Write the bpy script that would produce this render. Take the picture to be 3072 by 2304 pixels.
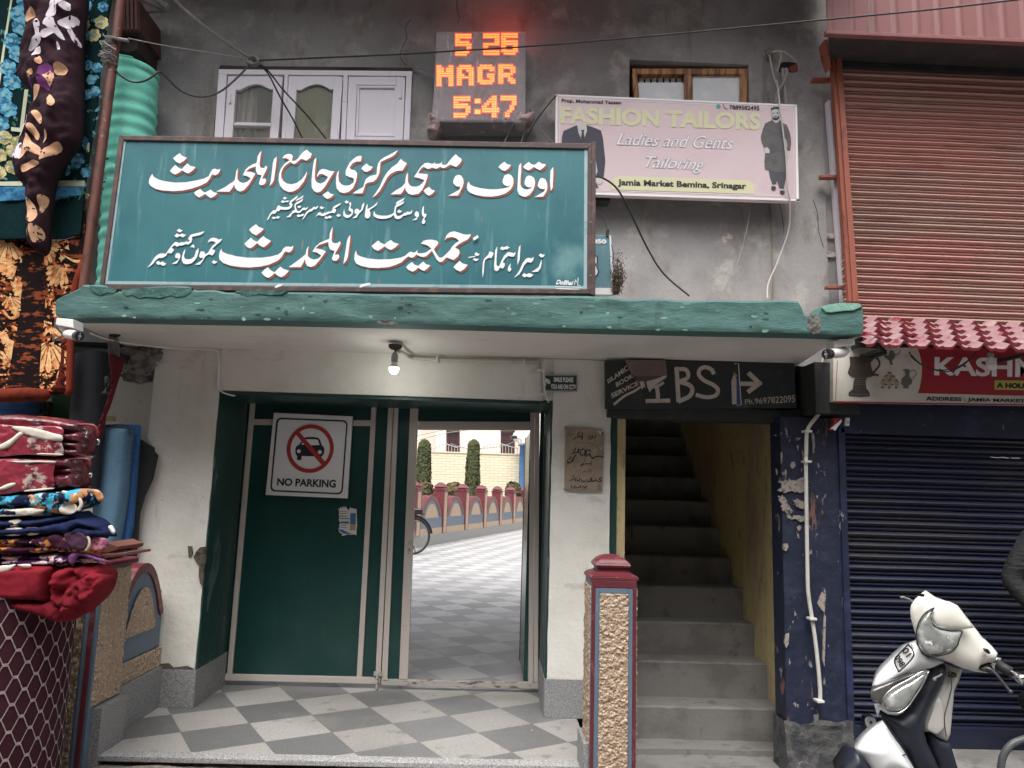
import bpy, bmesh, math, random
import numpy as np
from mathutils import Vector, noise
from mathutils.geometry import delaunay_2d_cdt

for _o in list(bpy.data.objects):
    bpy.data.objects.remove(_o)
SC = bpy.context.scene
COL = SC.collection
rnd = random.Random(7)

# ------------------------------------------------------------------ camera, world, sun, exposure
FPX = 2250.0                                   # focal length in pixels of the 3072-wide photograph
CAMZ = 1.481
PITCH, ROLL, YAW = 0.1442305, -0.03000545, math.radians(-1.3)

def _rot(p, r, y):
    cp, sp, cr, sr, cy, sy = math.cos(p), math.sin(p), math.cos(r), math.sin(r), math.cos(y), math.sin(y)
    Ry = np.array([[cy, -sy, 0], [sy, cy, 0], [0, 0, 1]])
    Rp = np.array([[1, 0, 0], [0, cp, -sp], [0, sp, cp]])
    Rr = np.array([[cr, 0, sr], [0, 1, 0], [-sr, 0, cr]])
    return Ry @ Rp @ Rr
RC = _rot(PITCH, ROLL, YAW)

cam_d = bpy.data.cameras.new('camera')
cam_d.sensor_width = 36.0
cam_d.lens = 36.0 * FPX / 3072.0
cam_d.clip_start = 0.05
cam_d.clip_end = 2000
cam = bpy.data.objects.new('camera', cam_d)
COL.objects.link(cam)
from mathutils import Matrix
_m = Matrix(((RC[0][0], RC[0][2], -RC[0][1], 0), (RC[1][0], RC[1][2], -RC[1][1], 0),
             (RC[2][0], RC[2][2], -RC[2][1], CAMZ), (0, 0, 0, 1)))
cam.matrix_world = _m
SC.camera = cam

SUN_EL, SUN_AZ = math.radians(62), math.radians(195)     # behind the camera, a little to the left
w = bpy.data.worlds.new('World')
SC.world = w
w.use_nodes = True
nt = w.node_tree
nt.nodes.clear()
_out = nt.nodes.new('ShaderNodeOutputWorld')
_bg = nt.nodes.new('ShaderNodeBackground')
_sky = nt.nodes.new('ShaderNodeTexSky')
_sky.sky_type = 'NISHITA'
_sky.sun_disc = False
_sky.sun_elevation = SUN_EL
_sky.sun_rotation = SUN_AZ
_sky.air_density = 1.0
_sky.dust_density = 6.0
_sky.ozone_density = 1.0
_hs = nt.nodes.new('ShaderNodeHueSaturation')
_hs.inputs['Saturation'].default_value = 0.25           # overcast: a nearly grey sky
nt.links.new(_sky.outputs[0], _hs.inputs['Color'])
nt.links.new(_hs.outputs[0], _bg.inputs[0])
_bg.inputs[1].default_value = 0.15
nt.links.new(_bg.outputs[0], _out.inputs[0])
sun_d = bpy.data.lights.new('sun', 'SUN')
sun_d.energy = 1.2
sun_d.angle = math.radians(40)
sun_d.color = (1.0, 0.98, 0.95)
sun = bpy.data.objects.new('sun', sun_d)
COL.objects.link(sun)
_sd = Vector((math.sin(SUN_AZ) * math.cos(SUN_EL), math.cos(SUN_AZ) * math.cos(SUN_EL), math.sin(SUN_EL)))
sun.rotation_euler = _sd.to_track_quat('Z', 'Y').to_euler()
sun.location = (-4, -8, 12)
SC.view_settings.view_transform = 'Standard'
SC.view_settings.look = 'None'
SC.view_settings.gamma = 1.0
SC.view_settings.use_curve_mapping = False
SC.view_settings.exposure = 0.9
SC.cycles.use_denoising = True
SC.cycles.max_bounces = 8
SC.cycles.transparent_max_bounces = 12
SC.cycles.sample_clamp_indirect = 6.0

# ------------------------------------------------------------------ helpers: photo rays to points at a real depth
def _dir(u, v):
    return RC @ np.array([(u - 1536) / FPX, 1.0, -(v - 1152) / FPX])
def at(u, v, Y):
    d = _dir(u, v); t = Y / d[1]
    return (d[0] * t, Y, CAMZ + d[2] * t)
def atz(u, v, z):
    d = _dir(u, v); t = (z - CAMZ) / d[2]
    return (d[0] * t, d[1] * t, z)
def XZ(pts, Y):
    r = []
    for u, v in pts:
        p = at(u, v, Y); r.append((p[0], p[2]))
    return r
def S(r, g, b):
    def f(c):
        c /= 255.0
        return c / 12.92 if c <= 0.04045 else ((c + 0.055) / 1.055) ** 2.4
    return (f(r), f(g), f(b), 1.0)
def pts(s):
    return [tuple(float(q) for q in t.split(',')) for t in s.split()]

# ------------------------------------------------------------------ materials
MATS = {}
def M(name, col, rough=0.8, layers=(), bump=None, metal=0.0, spec=0.5, coat=0.0, emit=None, alpha=None, trans=0.0, bump2=None):
    """base colour plus noise-mixed layers: (kind, scale, lo, hi, colour, stretch)"""
    m = bpy.data.materials.new(name); m.use_nodes = True
    n = m.node_tree.nodes; L = m.node_tree.links
    b = n['Principled BSDF']
    tc = n.new('ShaderNodeTexCoord')
    def tex(kind, scale, stretch, detail=8.0):
        mp = n.new('ShaderNodeMapping'); mp.inputs['Scale'].default_value = stretch
        L.new(tc.outputs['Object'], mp.inputs[0])
        if kind == 'noise':
            t = n.new('ShaderNodeTexNoise'); t.inputs['Scale'].default_value = scale
            t.inputs['Detail'].default_value = detail; t.inputs['Roughness'].default_value = 0.6
            L.new(mp.outputs[0], t.inputs[0]); return t.outputs[0]
        if kind == 'vor':
            t = n.new('ShaderNodeTexVoronoi'); t.inputs['Scale'].default_value = scale
            L.new(mp.outputs[0], t.inputs[0]); return t.outputs['Distance']
        if kind == 'cell':
            t = n.new('ShaderNodeTexVoronoi'); t.inputs['Scale'].default_value = scale
            L.new(mp.outputs[0], t.inputs[0])
            s = n.new('ShaderNodeSeparateColor'); L.new(t.outputs['Color'], s.inputs[0]); return s.outputs[0]
        if kind == 'wave':
            t = n.new('ShaderNodeTexWave'); t.inputs['Scale'].default_value = scale
            t.inputs['Distortion'].default_value = 4.0; t.inputs['Detail'].default_value = 3.0
            L.new(mp.outputs[0], t.inputs[0]); return t.outputs['Fac']
    cur = None
    if layers:
        rgb = n.new('ShaderNodeRGB'); rgb.outputs[0].default_value = col; cur = rgb.outputs[0]
        for ly in layers:
            kind, sc, lo, hi, c = ly[:5]; st = ly[5] if len(ly) > 5 else (1, 1, 1)
            f = tex(kind, sc, st)
            mr = n.new('ShaderNodeMapRange'); mr.interpolation_type = 'SMOOTHSTEP'
            mr.inputs[1].default_value = lo; mr.inputs[2].default_value = hi
            mx = n.new('ShaderNodeMix'); mx.data_type = 'RGBA'
            L.new(f, mr.inputs[0])
            if len(ly) > 6:
                mr.inputs[4].default_value = ly[6]
            L.new(mr.outputs[0], mx.inputs['Factor'])
            L.new(cur, mx.inputs[6]); mx.inputs[7].default_value = c; cur = mx.outputs[2]
        L.new(cur, b.inputs['Base Color'])
    else:
        b.inputs['Base Color'].default_value = col
    b.inputs['Roughness'].default_value = rough
    b.inputs['Metallic'].default_value = metal
    b.inputs['Specular IOR Level'].default_value = spec
    b.inputs['Coat Weight'].default_value = coat
    b.inputs['Transmission Weight'].default_value = trans
    if alpha is not None:
        b.inputs['Alpha'].default_value = alpha
    if emit:
        b.inputs['Emission Color'].default_value = emit[0]; b.inputs['Emission Strength'].default_value = emit[1]
    nrm = None
    for bp in (bump, bump2):
        if bp:
            kind, sc, st, dist = bp[:4]; stv = bp[4] if len(bp) > 4 else (1, 1, 1)
            f = tex(kind, sc, stv)
            bn = n.new('ShaderNodeBump'); bn.inputs['Strength'].default_value = st; bn.inputs['Distance'].default_value = dist
            L.new(f, bn.inputs['Height'])
            if nrm: L.new(nrm, bn.inputs['Normal'])
            nrm = bn.outputs[0]
    if nrm: L.new(nrm, b.inputs['Normal'])
    MATS[name] = m
    return m

# ------------------------------------------------------------------ mesh helpers (all in world coordinates)
def BM(): return bmesh.new()
def box(bm, x0, x1, y0, y1, z0, z1, bev=0.0):
    vs = [bm.verts.new(p) for p in ((x0, y0, z0), (x1, y0, z0), (x1, y1, z0), (x0, y1, z0), (x0, y0, z1), (x1, y0, z1), (x1, y1, z1), (x0, y1, z1))]
    fs = [bm.faces.new([vs[i] for i in f]) for f in ((0, 3, 2, 1), (4, 5, 6, 7), (0, 1, 5, 4), (1, 2, 6, 5), (2, 3, 7, 6), (3, 0, 4, 7))]
    if bev:
        es = set(e for f in fs for e in f.edges)
        bmesh.ops.bevel(bm, geom=list(es), offset=bev, segments=2, affect='EDGES', profile=0.5)
    return bm
def prism(bm, xz, y0, y1, bev=0.0):
    """outline in x,z; front at y0, back at y1"""
    n = len(xz)
    A = [bm.verts.new((x, y0, z)) for x, z in xz]
    B = [bm.verts.new((x, y1, z)) for x, z in xz]
    ff = bm.faces.new(A); bm.faces.new(B[::-1])
    for i in range(n):
        j = (i + 1) % n
        bm.faces.new((A[i], B[i], B[j], A[j]))
    if bev:
        bmesh.ops.bevel(bm, geom=list(ff.edges), offset=bev, segments=2, affect='EDGES', profile=0.5)
    return bm
def pprism(bm, px, Y, depth, bev=0.0):
    return prism(bm, XZ(px, Y), Y, Y + depth, bev)
def rect(u0, v0, u1, v1): return [(u0, v0), (u1, v0), (u1, v1), (u0, v1)]
def flat(bm, xz, y):
    bm.faces.new([bm.verts.new((x, y, z)) for x, z in xz]); return bm
def pflat(bm, px, Y): return flat(bm, XZ(px, Y), Y)
def quad3(bm, a, b, c, d):
    bm.faces.new([bm.verts.new(p) for p in (a, b, c, d)]); return bm
def catmull(P, k=6, closed=False):
    P = [Vector(p) for p in P]; n = len(P); out = []
    rng = range(n) if closed else range(n - 1)
    for i in rng:
        if closed: p0, p1, p2, p3 = P[(i - 1) % n], P[i], P[(i + 1) % n], P[(i + 2) % n]
        else: p0, p1, p2, p3 = P[max(i - 1, 0)], P[i], P[i + 1], P[min(i + 2, n - 1)]
        for j in range(k):
            t = j / k
            out.append(0.5 * ((2 * p1) + (p2 - p0) * t + (2 * p0 - 5 * p1 + 4 * p2 - p3) * t * t + (3 * p1 - p0 - 3 * p2 + p3) * t ** 3))
    if not closed: out.append(P[-1])
    return out
def tube(bm, P, r, n=8, caps=True):
    P = [Vector(p) for p in P]; N = len(P)
    R = r if isinstance(r, (list, tuple)) else [r] * N
    rings = []; up = None
    for i in range(N):
        d = (P[min(i + 1, N - 1)] - P[max(i - 1, 0)]).normalized()
        if up is None:
            up = Vector((0, 0, 1)) if abs(d.z) < 0.9 else Vector((1, 0, 0))
        a = d.cross(up).normalized(); b = a.cross(d).normalized(); up = b
        rings.append([bm.verts.new(P[i] + (a * math.cos(t) + b * math.sin(t)) * R[i]) for t in [2 * math.pi * k / n for k in range(n)]])
    for i in range(N - 1):
        for k in range(n):
            bm.faces.new((rings[i][k], rings[i][(k + 1) % n], rings[i + 1][(k + 1) % n], rings[i + 1][k]))
    if caps:
        bm.faces.new(rings[0][::-1]); bm.faces.new(rings[-1])
    return bm
def lathe(bm, c, prof, n=24):
    """profile of (r, z) about a vertical axis at c"""
    rings = []
    for r, z in prof:
        rings.append([bm.verts.new((c[0] + r * math.cos(2 * math.pi * k / n), c[1] + r * math.sin(2 * math.pi * k / n), c[2] + z)) for k in range(n)])
    for i in range(len(rings) - 1):
        for k in range(n):
            bm.faces.new((rings[i][k], rings[i][(k + 1) % n], rings[i + 1][(k + 1) % n], rings[i + 1][k]))
    bm.faces.new(rings[0][::-1]); bm.faces.new(rings[-1])
    return bm
def stroke(bm, px, wpx, Y, smooth=False, closed=False):
    """a painted line: one strip of quads on the plane at depth Y, width in photo pixels"""
    P = [Vector((p[0], p[1])) for p in px]
    if smooth: P = [Vector((p[0], p[1])) for p in catmull([(p[0], p[1], 0) for p in px], 5)]
    n = len(P); Ls, Rs = [], []
    for i in range(n):
        d = (P[min(i + 1, n - 1)] - P[max(i - 1, 0)])
        if d.length < 1e-9: d = Vector((1, 0))
        d.normalize(); nn = Vector((-d.y, d.x)); w_ = wpx[i] if isinstance(wpx, (list, tuple)) else wpx
        q = P[i]
        if i == 0: q = q - d * w_ * 0.3
        if i == n - 1: q = q + d * w_ * 0.3
        Ls.append(q + nn * w_ / 2); Rs.append(q - nn * w_ / 2)
    A = [bm.verts.new(at(p.x, p.y, Y)) for p in Ls]; B = [bm.verts.new(at(p.x, p.y, Y)) for p in Rs]
    for i in range(n - 1):
        bm.faces.new((A[i], A[i + 1], B[i + 1], B[i]))
    return bm
def text(bm, body, q, Y, bold=0.0, shear=0.0, space=1.0):
    """text whose ink box fills the photo-pixel quad q = TL, TR, BR, BL on the plane at depth Y"""
    cu = bpy.data.curves.new('t', 'FONT'); cu.body = body; cu.size = 1.0; cu.offset = bold; cu.shear = shear
    cu.space_character = space; cu.resolution_u = 4
    o = bpy.data.objects.new('t', cu); COL.objects.link(o)
    dg = bpy.context.evaluated_depsgraph_get(); dg.update()
    me = bpy.data.meshes.new_from_object(o.evaluated_get(dg))
    xs = [v.co.x for v in me.vertices]; ys = [v.co.y for v in me.vertices]
    x0, x1, y0, y1 = min(xs), max(xs), min(ys), max(ys)
    vs = []
    for v in me.vertices:
        a = (v.co.x - x0) / (x1 - x0); b = (y1 - v.co.y) / (y1 - y0)
        u = (q[0][0] * (1 - a) + q[1][0] * a) * (1 - b) + (q[3][0] * (1 - a) + q[2][0] * a) * b
        t = (q[0][1] * (1 - a) + q[1][1] * a) * (1 - b) + (q[3][1] * (1 - a) + q[2][1] * a) * b
        vs.append(bm.verts.new(at(u, t, Y)))
    for p in me.polygons:
        try: bm.faces.new([vs[i] for i in p.vertices])
        except ValueError: pass
    bpy.data.objects.remove(o); bpy.data.curves.remove(cu); bpy.data.meshes.remove(me)
    return bm
def pillow(bm, px, Y, bulge, thick, step=12, wob=0.0, wsc=6.0, yfun=None, power=2.0, falloff=None, smooth_edge=True, taper=0.0, creases=()):
    """a rounded solid: traced outline at depth Y, front swelling towards the viewer, real thickness behind"""
    out = catmull([(p[0], p[1], 0) for p in px], 4, True) if smooth_edge else [Vector((p[0], p[1], 0)) for p in px]
    P = np.array([(p.x, p.y) for p in out]); n = len(P)
    lo, hi = P.min(0), P.max(0)
    gx = np.arange(lo[0] + step / 2, hi[0], step); gy = np.arange(lo[1] + step / 2, hi[1], step)
    Q = np.array([(x + (step / 2 if j % 2 else 0), y) for j, y in enumerate(gy) for x in gx])
    A = P; B = np.roll(P, -1, 0)
    def dist(Q):
        d = B - A; L2 = (d * d).sum(1) + 1e-9
        t = np.clip(((Q[:, None, :] - A[None]) * d[None]).sum(2) / L2[None], 0, 1)
        c = A[None] + t[..., None] * d[None]
        return np.sqrt(((Q[:, None, :] - c) ** 2).sum(2)).min(1)
    def inside(Q):
        r = np.zeros(len(Q), bool)
        for (x1, y1), (x2, y2) in zip(A, B):
            c = ((y1 > Q[:, 1]) != (y2 > Q[:, 1]))
            with np.errstate(divide='ignore', invalid='ignore'):
                r ^= c & (Q[:, 0] < (x2 - x1) * (Q[:, 1] - y1) / (y2 - y1 + 1e-12) + x1)
        return r
    D = dist(Q); Q = Q[inside(Q) & (D > step * 0.4)]; D = dist(Q) if len(Q) else np.zeros(0)
    fo = falloff or (D.max() if len(D) else 1.0)
    V = [Vector(p) for p in P] + [Vector(q) for q in Q]
    r = delaunay_2d_cdt(V, [(i, (i + 1) % n) for i in range(n)], [], 1, 1e-4)
    vs2, es, fs = r[0], r[1], r[2]
    allp = np.array([(v.x, v.y) for v in vs2]); dd = dist(allp)
    front = []
    CR = [sorted((at(u, v, Y)[0], at(u, v, Y)[2]) for u, v in c) for c in creases]
    for (x, y), d in zip(allp, dd):
        k = min(1.0, d / fo); h = bulge * (1 - (1 - k) ** power) ** (1 / power)
        p = at(x, y, Y)
        if wob: h += wob * min(1.0, d / (step * 1.2)) * noise.fractal(Vector((p[0] * wsc, Y * wsc, p[2] * wsc)), 0.6, 2.0, 4)
        for c in CR:
            if c[0][0] <= p[0] <= c[-1][0]: h -= min(.04, .6 * h + .004) * math.exp(-((p[2] - np.interp(p[0], [q[0] for q in c], [q[1] for q in c])) / .0075) ** 2)
        yy = Y - h + (yfun(p[0], p[2]) if yfun else 0)
        front.append(bm.verts.new((p[0], yy, p[2])))
    cnt = {}
    for f in fs:
        try: bm.faces.new([front[i] for i in f])
        except ValueError: continue
        for i in range(len(f)):
            e = tuple(sorted((f[i], f[(i + 1) % len(f)]))); cnt[e] = cnt.get(e, 0) + 1
    bd = [e for e, c in cnt.items() if c == 1]
    back = {}
    bmx, bmz = sum(v.co.x for v in front) / len(front), sum(v.co.z for v in front) / len(front)
    for e in bd:
        for i in e:
            if i not in back:
                c = front[i].co; back[i] = bm.verts.new((c.x + (bmx - c.x) * taper, c.y + thick, c.z + (bmz - c.z) * taper))
    for a, b in bd:
        try: bm.faces.new((front[a], front[b], back[b], back[a]))
        except ValueError: pass
    # back cap
    nb = {}
    for a, b in bd: nb.setdefault(a, []).append(b); nb.setdefault(b, []).append(a)
    if bd:
        s = bd[0][0]; loop = [s]; prev = None; cur = s
        while True:
            nx = [q for q in nb[cur] if q != prev]
            if not nx or nx[0] == s or len(loop) > len(bd): break
            prev, cur = cur, nx[0]; loop.append(cur)
        if len(loop) > 2:
            try: bm.faces.new([back[i] for i in loop])
            except ValueError: pass
    return bm
def blob(bm, c, r, sc=(1, 1, 1), amp=0.2, freq=3.0, sub=3, seed=0):
    b = bmesh.new(); bmesh.ops.create_icosphere(b, subdivisions=sub, radius=1.0)
    mp = {}
    for v in b.verts:
        k = 1 + amp * noise.fractal(v.co * freq + Vector((seed * 3.1, seed * 1.7, seed)), 0.7, 2.0, 3)
        mp[v] = bm.verts.new((c[0] + v.co.x * r * sc[0] * k, c[1] + v.co.y * r * sc[1] * k, c[2] + v.co.z * r * sc[2] * k))
    for f in b.faces: bm.faces.new([mp[v] for v in f.verts])
    b.free(); return bm

# ------------------------------------------------------------------ objects
class Part:
    def __init__(self, name, bm, mat, subs=(), smooth=False, label=None, kind=None):
        self.name, self.bm, self.mat, self.subs, self.smooth, self.label, self.kind = name, bm, mat, list(subs), smooth, label, kind
def _mesh(p, base):
    me = bpy.data.meshes.new(p.name)
    bmesh.ops.recalc_face_normals(p.bm, faces=p.bm.faces[:])
    p.bm.to_mesh(me); p.bm.free()
    co = np.empty(len(me.vertices) * 3); me.vertices.foreach_get('co', co)
    co = (co.reshape(-1, 3) - np.array(base)).ravel(); me.vertices.foreach_set('co', co)
    for mm in (p.mat if isinstance(p.mat, (list, tuple)) else [p.mat]): me.materials.append(mm)
    if p.smooth:
        me.polygons.foreach_set('use_smooth', [True] * len(me.polygons))
        if p.smooth != 'all':
            try: me.set_sharp_from_angle(angle=math.radians(40))
            except Exception: pass
    me.update()
    o = bpy.data.objects.new(p.name, me); COL.objects.link(o)
    if p.label: o['label'] = p.label
    if p.kind: o['kind'] = p.kind
    return o
def _all(parts):
    for p in parts:
        yield p
        for q in _all(p.subs): yield q
def thing(name, label, cat, parts, group=None):
    co = [v.co for p in _all(parts) for v in p.bm.verts]
    xs = [c.x for c in co]; ys = [c.y for c in co]; zs = [c.z for c in co]
    base = ((min(xs) + max(xs)) / 2, (min(ys) + max(ys)) / 2, min(zs))
    root = bpy.data.objects.new(name, None); COL.objects.link(root); root.location = base
    root.empty_display_size = 0.1
    root['label'] = label; root['category'] = cat
    if group: root['group'] = group
    for p in parts:
        o = _mesh(p, base); o.parent = root
        for q in p.subs:
            c = _mesh(q, base); c.parent = o
    return root
def solo(name, bm, mat, label, cat, group=None, smooth=False):
    xs = [v.co.x for v in bm.verts]; ys = [v.co.y for v in bm.verts]; zs = [v.co.z for v in bm.verts]
    base = ((min(xs) + max(xs)) / 2, (min(ys) + max(ys)) / 2, min(zs))
    o = _mesh(Part(name, bm, mat, smooth=smooth), base); o.location = base
    o['label'] = label; o['category'] = cat
    if group: o['group'] = group
    return o
def structure(name, bm, mat, smooth=False):
    o = _mesh(Part(name, bm, mat, smooth=smooth), (0, 0, 0)); o['kind'] = 'structure'
    return o

# ------------------------------------------------------------------ material library
m_wall = M('render_plaster', S(157, 155, 155), 0.92, [('noise', 1.5, .40, .62, S(130, 129, 130)), ('noise', 4, .52, .68, S(174, 170, 166)), ('noise', 3, .55, .74, S(116, 106, 100), (1.6, 1, .4), .85), ('noise', 7, .55, .72, S(128, 119, 112), (1, 1, .7), .8), ('noise', 45, .4, .7, S(150, 141, 134), (1, 1, 1), .5), ('noise', 2.3, .64, .72, S(192, 185, 177), (1, 1, .8), .7)], ('noise', 34, .3, .008), bump2=('noise', 3, .35, .03))
m_white = M('white_paint_plaster', (.70, .68, .62, 1), 0.8, [('noise', 2, .45, .7, (.60, .58, .52, 1)), ('noise', 6, .6, .75, (.50, .47, .41, 1), (2, 1, .4), .6), ('noise', 4, .60, .68, (.54, .51, .45, 1), (.7, 1, 1.6), .8), ('noise', 60, .62, .75, (.5, .48, .44, 1), (1, 1, 1), .35), ('noise', 16, .70, .73, (.28, .25, .22, 1), (1, 1, .8), .7)], ('noise', 18, .45, .012), bump2=('noise', 90, .35, .004))
m_soffit = M('soffit_paint', (.68, .65, .61, 1), 0.85, [('noise', 1.5, .4, .7, (.57, .54, .51, 1)), ('noise', 9, .62, .72, (.45, .43, .40, 1), (.4, 1.5, 1), .5)], ('noise', 40, .25, .006))
m_fascia = M('fascia_green_paint', S(72, 108, 103), 0.75, [('noise', 2, .45, .65, S(62, 96, 92)), ('noise', 5, .6, .7, S(60, 84, 80), (3, 1, .5), .6), ('noise', 9, .62, .72, S(104, 142, 132), (.5, 1, 1.4), .6), ('noise', 40, .66, .74, S(84, 102, 96), (.6, 1, 2), .6)], ('noise', 12, .5, .014, (.6, 1, 1.4)), bump2=('noise', 50, .5, .006, (.35, 1, 1.5)))
m_fascia_old = M('chipped_green_plaster', S(58, 96, 90), 0.9, [('noise', 12, .5, .65, S(72, 110, 102)), ('noise', 30, .6, .7, S(86, 116, 108))], ('noise', 22, .6, .03))
m_chip = M('bare_cement', S(120, 118, 112), 0.95, [('noise', 20, .45, .6, S(78, 74, 70))], ('noise', 26, 1.0, .03))
m_rubble = M('broken_cement', (.26, .25, .235, 1), 0.95, [('noise', 14, .42, .6, (.12, .11, .105, 1))], ('noise', 24, 1.0, .04))
m_brown_chip = M('peeled_brown_plaster', S(92, 84, 74), 0.95, [('noise', 30, .5, .6, S(60, 54, 48))], ('noise', 60, .8, .01))
m_green = M('gate_green_enamel', (.008, .05, .044, 1), 0.22, [('noise', 2.5, .45, .7, (.011, .062, .053, 1)), ('noise', 5, .6, .75, (.022, .068, .058, 1), (2, 1, .4), .7), ('noise', 60, .74, .76, (.2, .22, .2, 1), (1, 1, 1), .8)], ('noise', 4, .3, .012), bump2=('noise', 150, .05, .002))
m_jamb = M('jamb_green_paint', (.012, .052, .044, 1), 0.45, [('noise', 5, .62, .66, (.10, .17, .15, 1), (1, 1, .35), .8), ('noise', 30, .6, .8, (.03, .1, .08, 1))], ('noise', 25, .5, .01))
m_gatewhite = M('gate_trim_paint', (.56, .50, .46, 1), 0.4, [('noise', 12, .6, .75, (.44, .38, .34, 1)), ('noise', 70, .68, .72, (.10, .07, .05, 1), (1, 1, .5), .7)], ('noise', 40, .2, .003))
m_gatedirty = M('kicked_gate_rail_paint', (.45, .42, .38, 1), 0.6, [('noise', 25, .5, .62, (.12, .10, .085, 1), (.5, 1, 2))], ('noise', 60, .5, .004))
m_granite = M('grey_granite', (.30, .30, .30, 1), 0.45, [('noise', 130, .46, .56, (.16, .16, .165, 1)), ('noise', 190, .58, .64, (.48, .47, .46, 1))], ('noise', 160, .15, .002))
m_granite_light = M('flamed_granite_edge', (.36, .36, .355, 1), 0.7, [('noise', 90, .48, .56, (.20, .20, .205, 1)), ('noise', 130, .56, .62, (.62, .61, .59, 1)), ('noise', 2, .5, .7, (.26, .25, .24, 1), (1, 1, 1), .5)], ('noise', 90, .6, .006))
m_concrete = M('step_concrete', (.20, .192, .182, 1), 0.9, [('noise', 3, .45, .65, (.145, .138, .128, 1)), ('noise', 7, .58, .68, (.10, .095, .09, 1), (1, 1, .8), .7), ('noise', 14, .6, .75, (.13, .122, .112, 1), (1, 1, 1), .6), ('noise', 50, .66, .72, (.32, .30, .28, 1), (1, 1, 1), .5)], ('noise', 30, .5, .01))
m_road = M('road_surface', (.24, .225, .21, 1), 0.95, [('noise', 2, .4, .7, (.17, .155, .145, 1)), ('noise', 60, .5, .7, (.31, .29, .27, 1))], ('noise', 60, .6, .01))
m_lip = M('worn_step_lip', (.36, .31, .28, 1), 0.95, [('noise', 6, .45, .6, (.20, .17, .15, 1), (.5, 1, 3)), ('noise', 20, .55, .7, (.42, .39, .37, 1), (.5, 1, 2))], ('noise', 16, 1.0, .03, (.4, 1, 2)))
m_yellow = M('yellow_stair_paint', (.60, .51, .25, 1), 0.85, [('noise', 1.3, .44, .60, (.46, .35, .22, 1), (1, 1.2, .45)), ('noise', 8, .56, .66, (.25, .18, .11, 1), (2, 2, .6), .6), ('noise', 25, .62, .68, (.10, .085, .06, 1), (3, 3, .5), .8)], ('noise', 18, .6, .012))
m_navy = M('navy_pillar_paint', (.013, .018, .042, 1), 0.55, [('noise', 9, .625, .645, (.30, .27, .26, 1), (2.2, 1, .9)), ('noise', 3, .6, .64, (.24, .12, .09, 1), (3, 1, .7), .8), ('noise', 12, .45, .7, (.024, .03, .06, 1))], ('noise', 20, .6, .01))
m_navy_clean = M('navy_blue_paint', (.013, .018, .045, 1), 0.5, [('noise', 9, .66, .69, (.26, .25, .27, 1), (2.2, 1, .9)), ('noise', 6, .5, .7, (.028, .038, .10, 1))], ('noise', 20, .4, .008))
m_pillarfoot = M('bare_pillar_foot', (.085, .085, .085, 1), 0.95, [('noise', 10, .45, .6, (.04, .04, .045, 1)), ('noise', 24, .6, .7, (.17, .165, .16, 1))], ('noise', 20, 1.0, .02))
m_dark = M('dark_room', (.02, .02, .02, 1), 0.9)
m_darkpaint = M('dark_beam_paint', (.022, .024, .024, 1), 0.7, [('noise', 8, .5, .7, (.04, .04, .038, 1))], ('noise', 20, .3, .006))
m_woodwhite = M('mauve_white_gloss', S(236, 229, 238), 0.4, [('noise', 9, .62, .75, S(178, 168, 176), (3, 1, .6), .6)], ('noise', 30, .15, .003))
m_woodbrown = M('varnished_wood', S(190, 134, 84), 0.45, [('noise', 6, .45, .6, S(120, 74, 40), (6, 1, .6))], ('noise', 30, .2, .003))
m_glass = M('window_glass', (.03, .032, .03, 1), 0.06, spec=0.6)
m_glass_room = M('clear_glass', (.9, .92, .9, 1), 0.03, alpha=.18, spec=.6)
m_ribglass = M('ribbed_glass', (.36, .36, .29, 1), 0.12, [('noise', 3, .45, .65, (.24, .20, .10, 1), (1, 1, .6)), ('noise', 2, .6, .7, (.6, .66, .6, 1), (1, 1, .7), .7)], spec=.8)
m_frost = M('frosted_sky_pane', (.78, .81, .84, 1), 0.22, [('noise', 9, .5, .65, (.88, .88, .88, 1)), ('noise', 30, .6, .7, (.5, .52, .53, 1), (1, 1, 1), .5)], spec=.5)  # sky reflection put into the pale colour of the panes
m_curtain = M('curtain_cloth', (.30, .26, .20, 1), 0.9, [('noise', 7, .5, .7, (.16, .13, .09, 1), (3, 1, .3))])
m_ochre = M('ochre_room_wall', (.34, .27, .14, 1), 0.9)
m_shutter = M('oxide_shutter_paint', S(170, 124, 115), 0.45, [('noise', 1.2, .42, .6, S(158, 130, 120), (.5, 1, 1.6)), ('noise', 6, .55, .72, S(128, 92, 84), (.3, 1, 2), .8), ('noise', 2.5, .58, .72, S(174, 154, 142), (.6, 1, 1.5), .8)], ('noise', 40, .15, .004))
m_sheet = M('oxide_sheet_paint', S(128, 80, 78), 0.5, [('noise', 3, .5, .7, S(112, 70, 70), (3, 1, .5))], ('noise', 40, .12, .003))
m_rail = M('oxide_rail_paint', S(148, 84, 66), 0.6, [('noise', 12, .55, .7, S(108, 62, 50), (1, 1, .4))], ('noise', 40, .2, .004))
m_blueshutter = M('navy_shutter_paint', (.014, .018, .042, 1), 0.36, [('noise', 3, .45, .7, (.030, .030, .038, 1), (.5, 1, 2)), ('noise', 40, .68, .72, (.2, .2, .22, 1), (.15, 1, 3), .6)], ('noise', 30, .15, .004))
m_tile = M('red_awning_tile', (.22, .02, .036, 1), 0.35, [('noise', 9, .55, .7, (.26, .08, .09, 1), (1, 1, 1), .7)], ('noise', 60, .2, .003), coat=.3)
m_rust = M('rusty_pipe_paint', S(104, 62, 52), 0.6, [('noise', 14, .5, .65, S(70, 46, 42), (1, 1, .4)), ('noise', 30, .62, .7, S(150, 120, 104))], ('noise', 40, .3, .004))
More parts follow.
